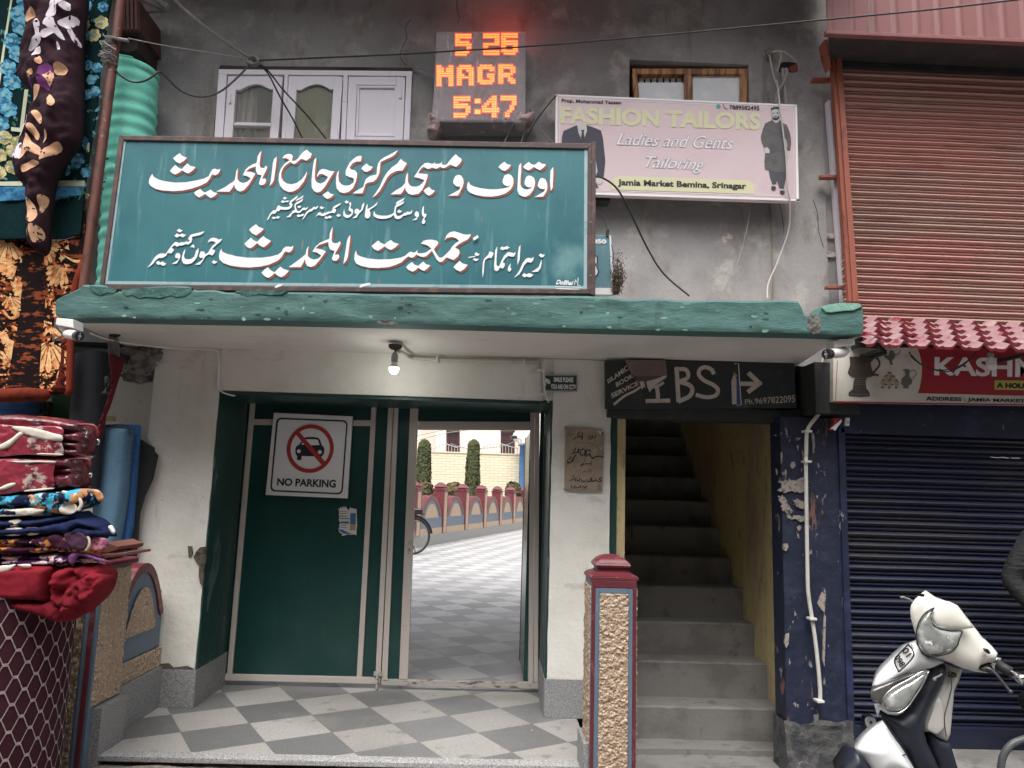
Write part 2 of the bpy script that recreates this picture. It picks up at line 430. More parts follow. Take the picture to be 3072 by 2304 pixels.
m_red = M('maroon_enamel', (.125, .020, .028, 1), 0.42, [('noise', 12, .56, .70, (.22, .08, .085, 1)), ('noise', 5, .5, .7, (.10, .022, .028, 1)), ('noise', 50, .7, .74, (.55, .5, .5, 1), (1, 1, .5), .7)], ('noise', 30, .4, .006))
m_bluegrey = M('blue_grey_enamel', (.11, .155, .21, 1), 0.5, [('noise', 8, .55, .7, (.135, .18, .235, 1)), ('noise', 40, .68, .74, (.35, .36, .36, 1), (1, 1, .6), .4)], ('noise', 30, .3, .005))
m_pebble = M('pebbledash', (.66, .50, .37, 1), 0.95, [('noise', 60, .40, .52, (.50, .365, .26, 1)), ('noise', 2, .5, .7, (.52, .40, .30, 1))], ('noise', 55, 1.0, .02), bump2=('vor', 70, .8, .015))
m_pebble_dark = M('pebbledash_dark', (.40, .28, .17, 1), 0.95, [('noise', 40, .42, .58, (.17, .12, .085, 1))], ('noise', 55, 1.0, .03))  # darker, browner pebbledash for the left post front
m_pvc = M('white_pvc', (.62, .60, .55, 1), 0.45, [('noise', 10, .55, .75, (.48, .45, .40, 1))])
m_cable = M('black_cable', (.02, .02, .022, 1), 0.5)
m_cable_grey = M('grey_cable', (.22, .21, .20, 1), 0.5)
m_cable_pale = M('pale_cable', (.50, .46, .42, 1), 0.5)
m_camwhite = M('camera_white_plastic', (.78, .77, .74, 1), 0.35)
m_black = M('black_plastic', (.012, .012, .014, 1), 0.3)
m_chrome = M('chrome', (.7, .7, .7, 1), 0.15, metal=1.0)
m_ink = M('black_paint', (.018, .018, .02, 1), 0.5)
m_signwhite = M('sign_white', (.80, .79, .80, 1), 0.45)

# ------------------------------------------------------------------ ground, paved forecourt and courtyard
def tile_mat(name, l1, l2, d1, d2, dirt):
    m = bpy.data.materials.new(name); m.use_nodes = True
    n = m.node_tree.nodes; L = m.node_tree.links; b = n['Principled BSDF']
    tc = n.new('ShaderNodeTexCoord')
    # grid origin and turn measured from the tile corners of the photograph
    a = 0.55325753 + YAW
    ox, oy = -5.02192955 * 0.4, 14.15200472 * 0.4
    cy, sy = math.cos(YAW), math.sin(YAW)
    ox, oy = cy * ox - sy * oy, sy * ox + cy * oy
    sub = n.new('ShaderNodeVectorMath'); sub.operation = 'SUBTRACT'; sub.inputs[1].default_value = (ox, oy, 0)
    L.new(tc.outputs['Object'], sub.inputs[0])
    vr = n.new('ShaderNodeVectorRotate'); vr.rotation_type = 'Z_AXIS'; vr.inputs['Angle'].default_value = -a
    L.new(sub.outputs[0], vr.inputs['Vector'])
    sc = n.new('ShaderNodeVectorMath'); sc.operation = 'SCALE'; sc.inputs['Scale'].default_value = 2.5
    L.new(vr.outputs[0], sc.inputs[0])
    flr = n.new('ShaderNodeVectorMath'); flr.operation = 'FLOOR'; L.new(sc.outputs[0], flr.inputs[0])
    sp = n.new('ShaderNodeSeparateXYZ'); L.new(flr.outputs[0], sp.inputs[0])
    ad = n.new('ShaderNodeMath'); ad.operation = 'ADD'; L.new(sp.outputs[0], ad.inputs[0]); L.new(sp.outputs[1], ad.inputs[1])
    hf = n.new('ShaderNodeMath'); hf.operation = 'MULTIPLY'; hf.inputs[1].default_value = 0.5; L.new(ad.outputs[0], hf.inputs[0])
    fr = n.new('ShaderNodeMath'); fr.operation = 'FRACT'; L.new(hf.outputs[0], fr.inputs[0])
    gt = n.new('ShaderNodeMath'); gt.operation = 'GREATER_THAN'; gt.inputs[1].default_value = 0.25; L.new(fr.outputs[0], gt.inputs[0])
    cx = n.new('ShaderNodeCombineXYZ'); L.new(sp.outputs[0], cx.inputs[0]); L.new(sp.outputs[1], cx.inputs[1])
    wn = n.new('ShaderNodeTexWhiteNoise'); wn.noise_dimensions = '2D'; L.new(cx.outputs[0], wn.inputs['Vector'])
    def noisef(scale, lo, hi):
        t = n.new('ShaderNodeTexNoise'); t.inputs['Scale'].default_value = scale; t.inputs['Detail'].default_value = 6
        L.new(tc.outputs['Object'], t.inputs[0])
        r = n.new('ShaderNodeMapRange'); r.inputs[1].default_value = lo; r.inputs[2].default_value = hi
        L.new(t.outputs[0], r.inputs[0]); return r.outputs[0]
    def mix(f, c1, c2):
        x = n.new('ShaderNodeMix'); x.data_type = 'RGBA'
        if isinstance(f, float): x.inputs[0].default_value = f
        else: L.new(f, x.inputs[0])
        for i, c in ((6, c1), (7, c2)):
            if isinstance(c, tuple): x.inputs[i].default_value = c
            else: L.new(c, x.inputs[i])
        return x.outputs[2]
    light = mix(noisef(60, .4, .65), l1, l2)
    dark = mix(noisef(120, .42, .6), d1, d2)
    c = mix(gt.outputs[0], dark, light)
    var = n.new('ShaderNodeMapRange'); var.inputs[3].default_value = .86; var.inputs[4].default_value = 1.1; L.new(wn.outputs[0], var.inputs[0])
    mv = n.new('ShaderNodeVectorMath'); mv.operation = 'SCALE'; L.new(c, mv.inputs[0]); L.new(var.outputs[0], mv.inputs['Scale'])
    # dirt patches and joints
    d = mix(noisef(1.1, .55, .75), mv.outputs[0], dirt); d = mix(noisef(7, .60, .72), d, tuple(c * .78 for c in dirt[:3]) + (1,))
    frv = n.new('ShaderNodeVectorMath'); frv.operation = 'FRACTION'; L.new(sc.outputs[0], frv.inputs[0])
    s2 = n.new('ShaderNodeSeparateXYZ'); L.new(frv.outputs[0], s2.inputs[0])
    js = []
    for k in (0, 1):
        u = n.new('ShaderNodeMath'); u.operation = 'PINGPONG'; u.inputs[1].default_value = .5; L.new(s2.outputs[k], u.inputs[0])
        js.append(u.outputs[0])
    mn = n.new('ShaderNodeMath'); mn.operation = 'MINIMUM'; L.new(js[0], mn.inputs[0]); L.new(js[1], mn.inputs[1])
    lt = n.new('ShaderNodeMath'); lt.operation = 'LESS_THAN'; lt.inputs[1].default_value = .006; L.new(mn.outputs[0], lt.inputs[0])
    e = mix(lt.outputs[0], d, (.13, .125, .12, 1))
    L.new(e, b.inputs['Base Color'])
    rr = n.new('ShaderNodeMapRange'); rr.inputs[3].default_value = .35; rr.inputs[4].default_value = .6
    t = n.new('ShaderNodeTexNoise'); t.inputs['Scale'].default_value = 4; L.new(tc.outputs['Object'], t.inputs[0]); L.new(t.outputs[0], rr.inputs[0])
    L.new(rr.outputs[0], b.inputs['Roughness'])
    bn = n.new('ShaderNodeBump'); bn.inputs['Strength'].default_value = .12; bn.inputs['Distance'].default_value = .003
    t2 = n.new('ShaderNodeTexNoise'); t2.inputs['Scale'].default_value = 150; L.new(tc.outputs['Object'], t2.inputs[0]); L.new(t2.outputs[0], bn.inputs['Height'])
    L.new(bn.outputs[0], b.inputs['Normal'])
    return m
m_tiles = tile_mat('chequered_stone_tiles', (.37, .355, .33, 1), (.295, .283, .268, 1), (.125, .125, .126, 1), (.185, .183, .18, 1), (.24, .225, .205, 1))
m_tiles2 = tile_mat('skylit_chequered_tiles', (.50, .495, .49, 1), (.43, .425, .42, 1), (.28, .28, .29, 1), (.34, .34, .345, 1), (.38, .39, .375, 1))  # paler copy of the forecourt tiles, open-sky brightness put into the colour

bm = BM(); quad3(bm, (-60, -60, -.30), (60, -60, -.30), (60, 90, -.30), (-60, 90, -.30)); structure('ground', bm, m_road)
bm = BM(); box(bm, -2.25, .62, 4.47, 5.96, -.25, 0); structure('forecourt_pavement', bm, m_tiles)
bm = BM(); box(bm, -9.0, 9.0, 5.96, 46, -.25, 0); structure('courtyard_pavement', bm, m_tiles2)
bm = BM(); box(bm, -2.25, .62, 4.378, 4.468, -.026, .003, .004); structure('forecourt_kerb', bm, m_granite_light)
bm = BM()
def rough_slab(bm, x0, x1, y0, y1, z1, z0, amp, nx=60, ny=8, seed=0, ymask=True):
    g = []
    for j in range(ny + 1):
        row = []
        for i in range(nx + 1):
            x = x0 + (x1 - x0) * i / nx; y = y0 + (y1 - y0) * j / ny
            h = amp * noise.fractal(Vector((x * 3 + seed, y * 6, seed)), .7, 2, 4)
            yy = y + (amp * 1.2 * noise.fractal(Vector((x * 4 + seed, 3, seed)), .7, 2, 4) if j == 0 and ymask else 0)
            row.append(bm.verts.new((x, yy, z1 + h)))
        g.append(row)
    for j in range(ny):
        for i in range(nx): bm.faces.new((g[j][i], g[j][i + 1], g[j + 1][i + 1], g[j + 1][i]))
    lo = [bm.verts.new((v.co.x, v.co.y, z0)) for v in g[0]]
    for i in range(nx): bm.faces.new((lo[i], lo[i + 1], g[0][i + 1], g[0][i]))
    return bm
rough_slab(bm, -2.9, .58, 4.27, 4.41, -.052, -.3, .012, 90, 6, 3)
rough_slab(bm, -2.9, .58, 4.12, 4.262, -.12, -.3, .012, 90, 6, 8)
structure('worn_step_edge', bm, m_lip)
bm = BM()
rough_slab(bm, .8, 2.15, 5.42, 5.64, -.225, -.32, .004, 40, 8, 5)
rough_slab(bm, .8, 6.0, 3.2, 5.43, -.262, -.32, .006, 90, 30, 15)
structure('concrete_walkway', bm, m_concrete)
# raised shop plinth with a rounded corner under the blue shutter
cnr = [atz(2610, 2304, -.14), atz(2500, 2300, -.14), atz(2455, 2268, -.14), atz(2480, 2248, -.14), atz(2560, 2232, -.14)]
pl = [(2.46, 3.4), (2.35, 4.3), (2.27, 4.75), (2.25, 4.93), (2.31, 5.02), (2.40, 5.06), (2.42, 5.3), (6.0, 5.3), (6.0, 3.4)]
bm = BM()
A = [bm.verts.new((x, y, -.10)) for x, y in pl]; B = [bm.verts.new((x, y, -.32)) for x, y in pl]
bm.faces.new(A)
for i in range(len(pl)):
    j = (i + 1) % len(pl); bm.faces.new((A[i], A[j], B[j], B[i]))
structure('shop_plinth', bm, m_concrete)

# unseen shop row added behind the camera to block low sky from this front
bm = BM(); box(bm, -22, 22, -9, -4.2, -.3, 8.2); ob = BM(); oc = BM(); od = BM()
for k in range(11):
    x = -20 + 4 * k; box(ob, x - 1.6, x + 1.6, -4.215, -4.19, -.1, 2.4); box(oc, x - .8, x + .8, -4.22, -4.19, 4.2, 5.8)
box(od, -22.3, 22.3, -9.2, -3.6, 8.2, 8.4)
thing('sky_blocking_shops', 'unseen plastered shop row added across the street to block low sky', 'building', [Part('wall', bm, m_wall), Part('shutter_row', ob, m_blueshutter), Part('window_row', oc, m_dark), Part('roof', od, m_darkpaint)])

# ------------------------------------------------------------------ the concrete building
B_parts = []
WY = 5.30
bm = BM()
for x0, x1, z0, z1 in ((-3.6, -2.15, 2.452, 5.47), (-2.15, -.70, 2.452, 3.85), (-2.15, -.70, 4.60, 5.47), (-.70, .945, 2.452, 5.47), (.945, 1.865, 2.452, 4.1), (.945, 1.865, 4.79, 5.47), (1.865, 2.43, 2.452, 5.47)):
    box(bm, x0, x1, WY, WY + .22, z0, z1)
# rest of the shell
box(bm, -3.6, 2.43, 8.6, 8.8, 2.62, 5.47)
box(bm, -3.6, -3.4, WY + .22, 8.6, 2.62, 5.47)
box(bm, -2.7, -2.5, 5.99, 8.8, 0, 2.6)
box(bm, .62, .86, 5.99, 9.4, 0, 5.47)
box(bm, 2.16, 2.38, WY + .23, 9.4, -.3, 5.47)
box(bm, .86, 2.16, 9.2, 9.4, 0, 5.47)
box(bm, -3.6, .615, 5.6, 8.6, 2.62, 2.75)
wall_part = Part('wall', bm, m_wall)
B_parts.append(wall_part)
bm = BM(); box(bm, -4.2, 2.42, 4.25, 8.2, 5.48, 5.62); box(bm, -4.2, .84, 8.2, 9.6, 5.48, 5.62); B_parts.append(Part('roof', bm, m_wall))

# canopy: painted fascia, soffit slab
FY = 4.45
top = [(166, 905), (172, 893), (190, 884), (215, 872), (238, 861), (246, 852), (270, 853), (300, 852), (330, 862), (352, 872), (380, 873), (420, 862), (470, 858), (560, 858), (585, 869), (640, 868), (690, 876), (760, 868), (860, 874), (1000, 876), (1200, 882), (1400, 884), (1600, 888), (1700, 886), (1820, 889), (1880, 897), (1960, 894), (2060, 900), (2150, 898), (2250, 901), (2330, 898), (2398, 902), (2404, 918), (2408, 936), (2420, 944), (2440, 948), (2455, 940), (2464, 922), (2482, 913), (2530, 907), (2578, 909), (2586, 918)]
botl = [(2592, 1001), (2540, 1003), (2400, 999), (2200, 995), (1960, 990), (1700, 984), (1400, 975), (1100, 967), (800, 961), (500, 957), (300, 952), (180, 952), (166, 945)]
bm = BM()
# front skin as a dense rough sheet, sides and back plain
tops = [(p.x, p.y) for p in catmull([(u, v, 0) for u, v in top], 3)]
def interp(L, u):
    L = sorted(L)
    for (a, b), (c, d) in zip(L, L[1:]):
        if a <= u <= c: return b + (d - b) * (u - a) / (c - a + 1e-9)
    return L[0][1] if u < L[0][0] else L[-1][1]
us = np.linspace(167, 2589, 330); nv = 12; grid = []
for u in us:
    vt, vb = interp(tops, u), interp(botl, u); col = []
    for k in range(nv + 1):
        v = vt + (vb - vt) * k / nv; p = at(u, v, FY)
        e = noise.fractal(Vector((p[0] * 3.2, 1, p[2] * 9)), .8, 2, 5) * .007 + (0.018 if k == 0 else 0) + (0.006 if k == nv else 0)
        col.append(bm.verts.new((p[0], FY + e, p[2])))
    col.append(bm.verts.new((col[0].co.x, FY + .16, col[0].co.z + .004))); col.append(bm.verts.new((col[nv].co.x, FY + .16, col[nv].co.z)))
    grid.append(col)
for a, b in zip(grid, grid[1:]):
    for k in range(nv): bm.faces.new((a[k], b[k], b[k + 1], a[k + 1]))
    bm.faces.new((a[nv + 1], b[nv + 1], b[0], a[0])); bm.faces.new((a[nv], b[nv], b[nv + 2], a[nv + 2]))
for c in (grid[0], grid[-1]):
    bm.faces.new([c[nv + 1]] + [c[k] for k in range(nv + 1)] + [c[nv + 2]])
fascia = Part('fascia', bm, m_fascia, smooth=True)
bm = BM()
for s in ('268,854 330,858 352,866 340,876 322,874 300,882 280,872', '362,866 420,860 500,857 578,860 570,874 556,884 530,888 512,882 480,890 440,886 420,890 396,880 378,884', '704,868 760,865 862,869 846,878 812,882 780,878 742,885 720,876'):
    pprism(bm, [(u, v + 4) for u, v in pts(s)], FY - .004, .02)
sub1 = Part('broken_edge', bm, m_fascia_old)
bm = BM()
pprism(bm, pts('2424,950 2446,944 2462,952 2465,975 2456,1000 2438,1003 2422,985'), FY - .003, .02)
pprism(bm, pts('1128,966 1150,960 1172,962 1196,970 1168,976'), FY - .005, .02)
sub2 = Part('bare_patch', bm, m_chip)
bm = BM()
pprism(bm, pts('2466,924 2484,914 2530,908 2578,910 2586,920 2560,932 2530,930 2495,938 2478,936'), FY - .012, .02, .004)
fc_ = BM(); fd_ = BM(); r = random.Random(21)
for k in range(64):
    u = r.uniform(190, 2380); v = interp(tops, u) + r.uniform(10, 92); a = r.uniform(3, 13); b = r.uniform(1.5, 5)
    if k % 3 == 0: v = interp(botl, u) - r.uniform(1, 6)
    q = [(u + a * math.cos(t) * r.uniform(.6, 1.25), v + b * math.sin(t) * r.uniform(.6, 1.3)) for t in [i * .7 for i in range(9)]]
    b_ = fc_ if k % 2 else fd_; P_ = [at(x, y, FY) for x, y in q]; b_.faces.new([b_.verts.new((p[0], FY + noise.fractal(Vector((p[0] * 3.2, 1, p[2] * 9)), .8, 2, 5) * .007 - .0016, p[2])) for p in P_])
for k in range(11):
    u = 220 + k * 205 + r.uniform(-60, 60); v = interp(tops, u) + r.uniform(20, 75)
    stroke(fd_, [(u + i * r.uniform(9, 17), v + r.uniform(-5, 5)) for i in range(6)], 1.3, FY - .006)
sub4 = Part('flaked_paint', fc_, M('pale_flaked_paint', S(112, 146, 136), .8)); sub5 = Part('dark_flake', fd_, M('dark_flaked_paint', S(44, 70, 66), .9))
sub3 = Part('cement_cap', bm, M('pale_green_cement', S(116, 160, 146), .85, [('noise', 8, .5, .65, S(150, 172, 156))], ('noise', 14, .8, .02)), label='paler cement lump capping the broken right end')
bm = BM(); n0 = len(us)
zA = [at(u, interp(botl, u) - 1.5, FY + .16)[2] for u in us]
gridS = []
for i, u in enumerate(us[::6]):
    x = grid[min(i * 6, n0 - 1)][nv].co.x; z = grid[min(i * 6, n0 - 1)][nv].co.z
    row = []
    for k in range(9):
        t = k / 8; y = FY + .16 + t * (WY + .2 - FY - .16)
        xx = x + (.12 * (1 - t) * 0)
        row.append(bm.verts.new((xx, y, z + (2.432 - z) * t + .004 * noise.noise(Vector((x * 2, y * 3, 0))))))
    gridS.append(row)
up_ = []
for a, b in zip(gridS, gridS[1:]):
    for k in range(8): bm.faces.new((a[k], a[k + 1], b[k + 1], b[k]))
tv = [[bm.verts.new((r[k].co.x, r[k].co.y, r[k].co.z + .13)) for k in (0, 8)] for r in gridS]
for i in range(len(gridS) - 1):
    bm.faces.new((tv[i][0], tv[i + 1][0], tv[i + 1][1], tv[i][1]))
    bm.faces.new((gridS[i][0], gridS[i + 1][0], tv[i + 1][0], tv[i][0]))
bm.faces.new([gridS[0][k] for k in range(9)] + [tv[0][1], tv[0][0]])
bm.faces.new([gridS[-1][k] for k in range(9)] + [tv[-1][1], tv[-1][0]])
soffit = Part('canopy_slab', bm, m_soffit, smooth=True)
soffit.subs = []
B_parts.append(Part('canopy', fascia.bm, m_fascia, [sub1, sub2, sub3, sub4, sub5, soffit], smooth=True))

# white pillars, beam, painted jambs, granite skirting
def plaster_box(bm, x0, x1, y0, y1, z0, z1, amp=.006, step=.05):
    """box whose front is a slightly uneven hand-plastered sheet"""
    nx = max(2, int((x1 - x0) / step)); nz = max(2, int((z1 - z0) / step)); g = []
    for j in range(nz + 1):
        r = []
        for i in range(nx + 1):
            x = x0 + (x1 - x0) * i / nx; z = z0 + (z1 - z0) * j / nz
            ed = (i in (0, nx)) * .006
            xx = x + (amp * .9 * noise.noise(Vector((z * 7, x0 * 9, 2))) if i in (0, nx) else 0)
            r.append(bm.verts.new((xx, y0 + ed + amp * noise.fractal(Vector((x * 3, y0, z * 3)), .8, 2, 4), z)))
        g.append(r)
    for j in range(nz):
        for i in range(nx): bm.faces.new((g[j][i], g[j][i + 1], g[j + 1][i + 1], g[j + 1][i]))
    Lb = [bm.verts.new((x0, y1, r[0].co.z)) for r in g]; Rb = [bm.verts.new((x1, y1, r[0].co.z)) for r in g]
    for j in range(nz):
        bm.faces.new((g[j][0], g[j + 1][0], Lb[j + 1], Lb[j])); bm.faces.new((g[j][nx], Rb[j], Rb[j + 1], g[j + 1][nx]))
    bm.faces.new(g[0] + [Rb[0], Lb[0]]); bm.faces.new(g[-1][::-1] + [Lb[-1], Rb[-1]])
    return bm
bm = BM(); plaster_box(bm, -2.42, -1.955, 5.32, 5.90, .24, 2.445)
pk = BM()
for s in ('563,1638 575,1640 578,1660 566,1672', '588,1655 600,1642 617,1640 616,1690 603,1700 590,1688 580,1672', '597,1700 612,1700 608,1760 600,1750 596,1725', '470,2005 482,1992 505,1990 520,2003 560,1998 580,2008 582,2016 470,2014', '1644,1540 1650,1530 1655,1550'):
    pprism(pk, pts(s), 5.308, .02)
B_parts.append(Part('pillar', bm, m_white, [Part('peeled_patch', pk, m_brown_chip)], smooth=True, label='left white pillar with peeled paint at its edge'))
bm = BM(); plaster_box(bm, .415, .83, 5.285, 5.90, .24, 2.44)
B_parts.append(Part('pillar', bm, m_white, smooth=True, label='right white pillar carrying the stone plaque'))
bm = BM(); plaster_box(bm, -1.955, .415, 5.30, 5.60, 2.14, 2.442, .007)
B_parts.append(Part('beam', bm, m_white, smooth=True))
bm = BM(); box(bm, -3.0, -2.42, 5.46, 5.6, 0, 2.42); B_parts.append(Part('recessed_wall', bm, m_white))
bm = BM()
blob(bm, at(420, 1085, 5.36), .13, (1.3, .5, .8), .35, 2.2, 4, 1); blob(bm, at(455, 1060, 5.34), .09, (1.2, .5, .8), .35, 2.5, 4, 2); blob(bm, at(415, 1128, 5.42), .10, (1.2, .5, .5), .35, 2.4, 4, 3)
blob(bm, at(385, 1060, 5.40), .10, (1.2, .5, .7), .35, 2.4, 4, 5)
B_parts.append(Part('broken_plaster', bm, m_rubble))
bm = BM(); box(bm, -1.953, -1.945, 5.335, 5.94, .24, 2.138); sf = BM(); J_ = [(-1.9445, y, z) for y, z in ((5.40, .62), (5.45, .60), (5.49, .74), (5.55, .80), (5.60, .92), (5.57, .98), (5.62, 1.10), (5.56, 1.06), (5.52, 1.22), (5.49, 1.05), (5.44, 1.10), (5.46, .92), (5.40, .86), (5.43, .76))]; sf.faces.new([sf.verts.new(p) for p in J_])
B_parts.append(Part('jamb', bm, m_jamb, [Part('scuffed_patch', sf, M('scuffed_green', (.06, .11, .10, 1), .7, [('noise', 14, .5, .6, (.02, .06, .052, 1), (1, 1, .4))]))]))
bm = BM(); box(bm, .402, .413, 5.30, 5.94, 0, 2.138); B_parts.append(Part('jamb', bm, m_jamb))
bm = BM(); box(bm, -1.953, .413, 5.33, 5.96, 2.115, 2.137); box(bm, -2.0, .45, 5.94, 5.99, 2.18, 2.6); B_parts.append(Part('lintel', bm, m_jamb))
bm = BM(); box(bm, -2.46, -1.94, 5.306, 5.318, 0, .245, .003); box(bm, -1.952, -1.938, 5.32, 5.945, 0, .238); B_parts.append(Part('skirting', bm, m_granite))
bm = BM(); box(bm, .40, .86, 5.272, 5.284, 0, .25, .003); box(bm, .398, .41, 5.285, 5.93, 0, .245); B_parts.append(Part('skirting', bm, m_granite))

# staircase
NS = [0.0, .258, .506, .752, .978, 1.222, 1.455, 1.677, 1.902, 2.11, 2.305, 2.53, 2.76, 2.99]
subs = []
zprev = -.3
for k, z in enumerate(NS):
    y0 = 5.63 + .25 * k; bm = BM()
    nx = 26; x0, x1 = .87, 2.16 if k < 3 else 2.14
    rows = []
    for (yy, zz, a) in ((y0 + .004, zprev, 0), (y0 + .002, z - .035, .3), (y0, z - .012, 1), (y0 + .012, z, 1), (y0 + .05, z, .3), (y0 + .255, z, 0)):
        rows.append([bm.verts.new((x0 + (x1 - x0) * i / nx, yy + a * .008 * noise.noise(Vector((i * .7, k * 5, 1))), zz + a * .006 * noise.noise(Vector((i * .6, k * 7, 4))))) for i in range(nx + 1)])
    for a_, b_ in zip(rows, rows[1:]):
        for i in range(nx): bm.faces.new((a_[i], a_[i + 1], b_[i + 1], b_[i]))
    subs.append(Part('step', bm, m_concrete, smooth=True)); zprev = z
bm = BM(); box(bm, .87, 2.15, 8.89, 9.19, 2.6, 2.985)
B_parts.append(Part('staircase', bm, m_concrete, subs))
bm = BM()
def vwall(bm, pl, z0, z1, amp=.004):
    for (xa, ya), (xb, yb) in zip(pl, pl[1:]):
        nn = 14; nz = 16; g = []
        for j in range(nz + 1):
            g.append([bm.verts.new((xa + (xb - xa) * i / nn + amp * noise.noise(Vector((i * .5, j * .5, ya))), ya + (yb - ya) * i / nn, z0 + (z1 - z0) * j / nz)) for i in range(nn + 1)])
        for j in range(nz):
            for i in range(nn): bm.faces.new((g[j][i], g[j][i + 1], g[j + 1][i + 1], g[j + 1][i]))
vwall(bm, [(2.005, 5.27), (2.135, 5.66), (2.12, 6.4), (2.035, 7.6), (2.03, 9.2)], -.26, 4.6)
box(bm, .885, .945, 5.345, 5.50, -.25, 2.04); box(bm, .868, .884, 5.62, 9.19, -.2, 4.6)
B_parts.append(Part('stair_wall', bm, m_yellow))
bm = BM(); box(bm, .838, .884, 5.33, 5.50, -.25, 2.04); B_parts.append(Part('door_jamb', bm, m_jamb))
bm = BM(); box(bm, .80, 2.2, 5.23, 5.36, 2.03, 2.12, .006); box(bm, .842, 2.4, 5.32, 5.6, 2.05, 2.44); B_parts.append(Part('door_lintel', bm, m_darkpaint))

# white three-leaf window
WF = 5.285
def frame_px(bm, o, i, Y, d, bev=.004):
    """frame between outer and inner photo rectangles (4 corners each, TL TR BR BL)"""
    for k in range(4):
        j = (k + 1) % 4
        pprism(bm, [o[k], o[j], i[j], i[k]], Y, d, bev)
win = BM()
pprism(win, [(655, 207), (1238, 213), (1236, 228), (656, 222)], WF, .10, .003)
for q in ([(655, 222), (680, 222), (668, 420), (642, 420)], [(853, 222), (864, 222), (856, 420), (844, 420)], [(1030, 224), (1044, 224), (1036, 420), (1022, 420)], [(1219, 226), (1236, 226), (1228, 420), (1210, 420)]):
    pprism(win, q, WF - .002, .10, .003)
wsub = []
def leaf(u0, u1, dv, lean, glass, arch, curtain):
    bmf = BM()
    t = 228 + dv; L0 = (u0, t); R0 = (u1, t + 2)
    L1 = (u0 - lean, 420); R1 = (u1 - lean, 420)
    gx0, gx1 = u0 + 26, u1 - 26
    # stiles
    pprism(bmf, [L0, (gx0, t), (gx0 - lean, 420), L1], WF + .004, .04, .003)
    pprism(bmf, [(gx1, t), R0, R1, (gx1 - lean, 420)], WF + .004, .04, .003)
    if glass:
        c = [(gx0 - 2, t)] + [(gx1, t)] + [(gx1 - 2, 268), (gx1 - 14, 268), (gx1 - 22, 260), (gx1 - 38, 254), ((gx0 + gx1) / 2, 250), (gx0 + 34, 256), (gx0 + 18, 265), (gx0 + 10, 270), (gx0 - 4, 270)]
        pprism(bmf, c, WF + .005, .035, .004)
    else:
        pprism(bmf, [(gx0, t), (gx1, t), (gx1 - 2, 256), (gx0 - 2, 254)], WF + .005, .035, .003)
    return bmf, (gx0, gx1)
bm1, g1 = leaf(684, 848, 0, 14, True, True, True)
pprism(bm1, [(g1[0] - 8, 366), (g1[1] - 8, 368), (g1[1] - 9, 378), (g1[0] - 9, 376)], WF - .004, .05, .004)
gl = BM(); pflat(gl, [(g1[0] - 3, 250), (g1[1] + 3, 250), (g1[1] - 10, 420), (g1[0] - 16, 420)], WF + .03)
wsub.append(Part('casement', bm1, m_woodwhite)); 
bm2, g2 = leaf(866, 1028, 0, 12, True, True, False)
rg = BM()
# ribbed pane
nr = 28
for i in range(nr):
    ua, ub = g2[0] - 4 + (g2[1] + 8 - g2[0]) * i / nr, g2[0] - 4 + (g2[1] + 8 - g2[0]) * (i + 1) / nr
    um = (ua + ub) / 2
    a = at(ua, 248, WF + .030); b = at(um, 248, WF + .024); c = at(ub, 248, WF + .030)
    a2 = at(ua - 12, 420, WF + .030); b2 = at(um - 12, 420, WF + .024); c2 = at(ub - 12, 420, WF + .030)
    quad3(rg, a, b, b2, a2); quad3(rg, b, c, c2, b2)
wsub.append(Part('casement', bm2, m_woodwhite))
bm3, g3 = leaf(1046, 1216, 2, 8, False, False, False)
frame_px(bm3, [(g3[0], 256), (g3[1], 257), (g3[1] - 6, 410), (g3[0] - 6, 408)], [(g3[0] + 6, 263), (g3[1] - 6, 264), (g3[1] - 12, 402), (g3[0] + 1, 400)], WF + .001, .03, .003)
pprism(bm3, [(g3[0] + 4, 262), (g3[1] - 4, 263), (g3[1] - 10, 404), (g3[0], 402)], WF + .016, .02)
pprism(bm3, [(g3[0] - 7, 408), (g3[1] - 7, 410), (g3[1] - 8, 420), (g3[0] - 8, 420)], WF + .005, .03)
wsub.append(Part('solid_leaf', bm3, m_woodwhite))
wsub.append(Part('glass_pane', gl, m_glass_room)); wsub.append(Part('ribbed_pane', rg, m_ribglass))
cu = BM()
u = 700
g = []
for i in range(33):
    uu = 672 + 100 * i / 32; yy = WF + .075 + .02 * math.sin(i * 1.1) + .008 * math.sin(i * 2.7)
    g.append((cu.verts.new(at(uu, 240, yy)), cu.verts.new(at(uu - 14 + (10 if i > 25 else 0), 425, yy))))
for a, b in zip(g, g[1:]): cu.faces.new((a[0], b[0], b[1], a[1]))
wsub.append(Part('curtain', cu, m_curtain, smooth='all'))
bk = BM(); box(bk, -2.15, -.70, 5.505, 5.52, 3.86, 4.59); wsub.append(Part('room_wall', bk, m_ochre))
lk = BM()
for (uu, vv) in ((688, 295), (1032, 290), (1200, 280)):
    pprism(lk, rect(uu - 4, vv - 14, uu + 4, vv + 14), WF - .008, .01, .002)
wsub.append(Part('hinge', lk, m_woodwhite))
B_parts.append(Part('window', win, m_woodwhite, wsub, label='white painted three-leaf window'))
# dark timber lintel above it
bm = BM(); pprism(bm, [(660, 197), (1238, 203), (1238, 214), (656, 208)], 5.287, .05); B_parts.append(Part('window_lintel', bm, M('dark_old_timber', S(70, 62, 58), .9, [('noise', 12, .5, .6, S(48, 42, 40), (.3, 1, 2))], ('noise', 20, .6, .01))))
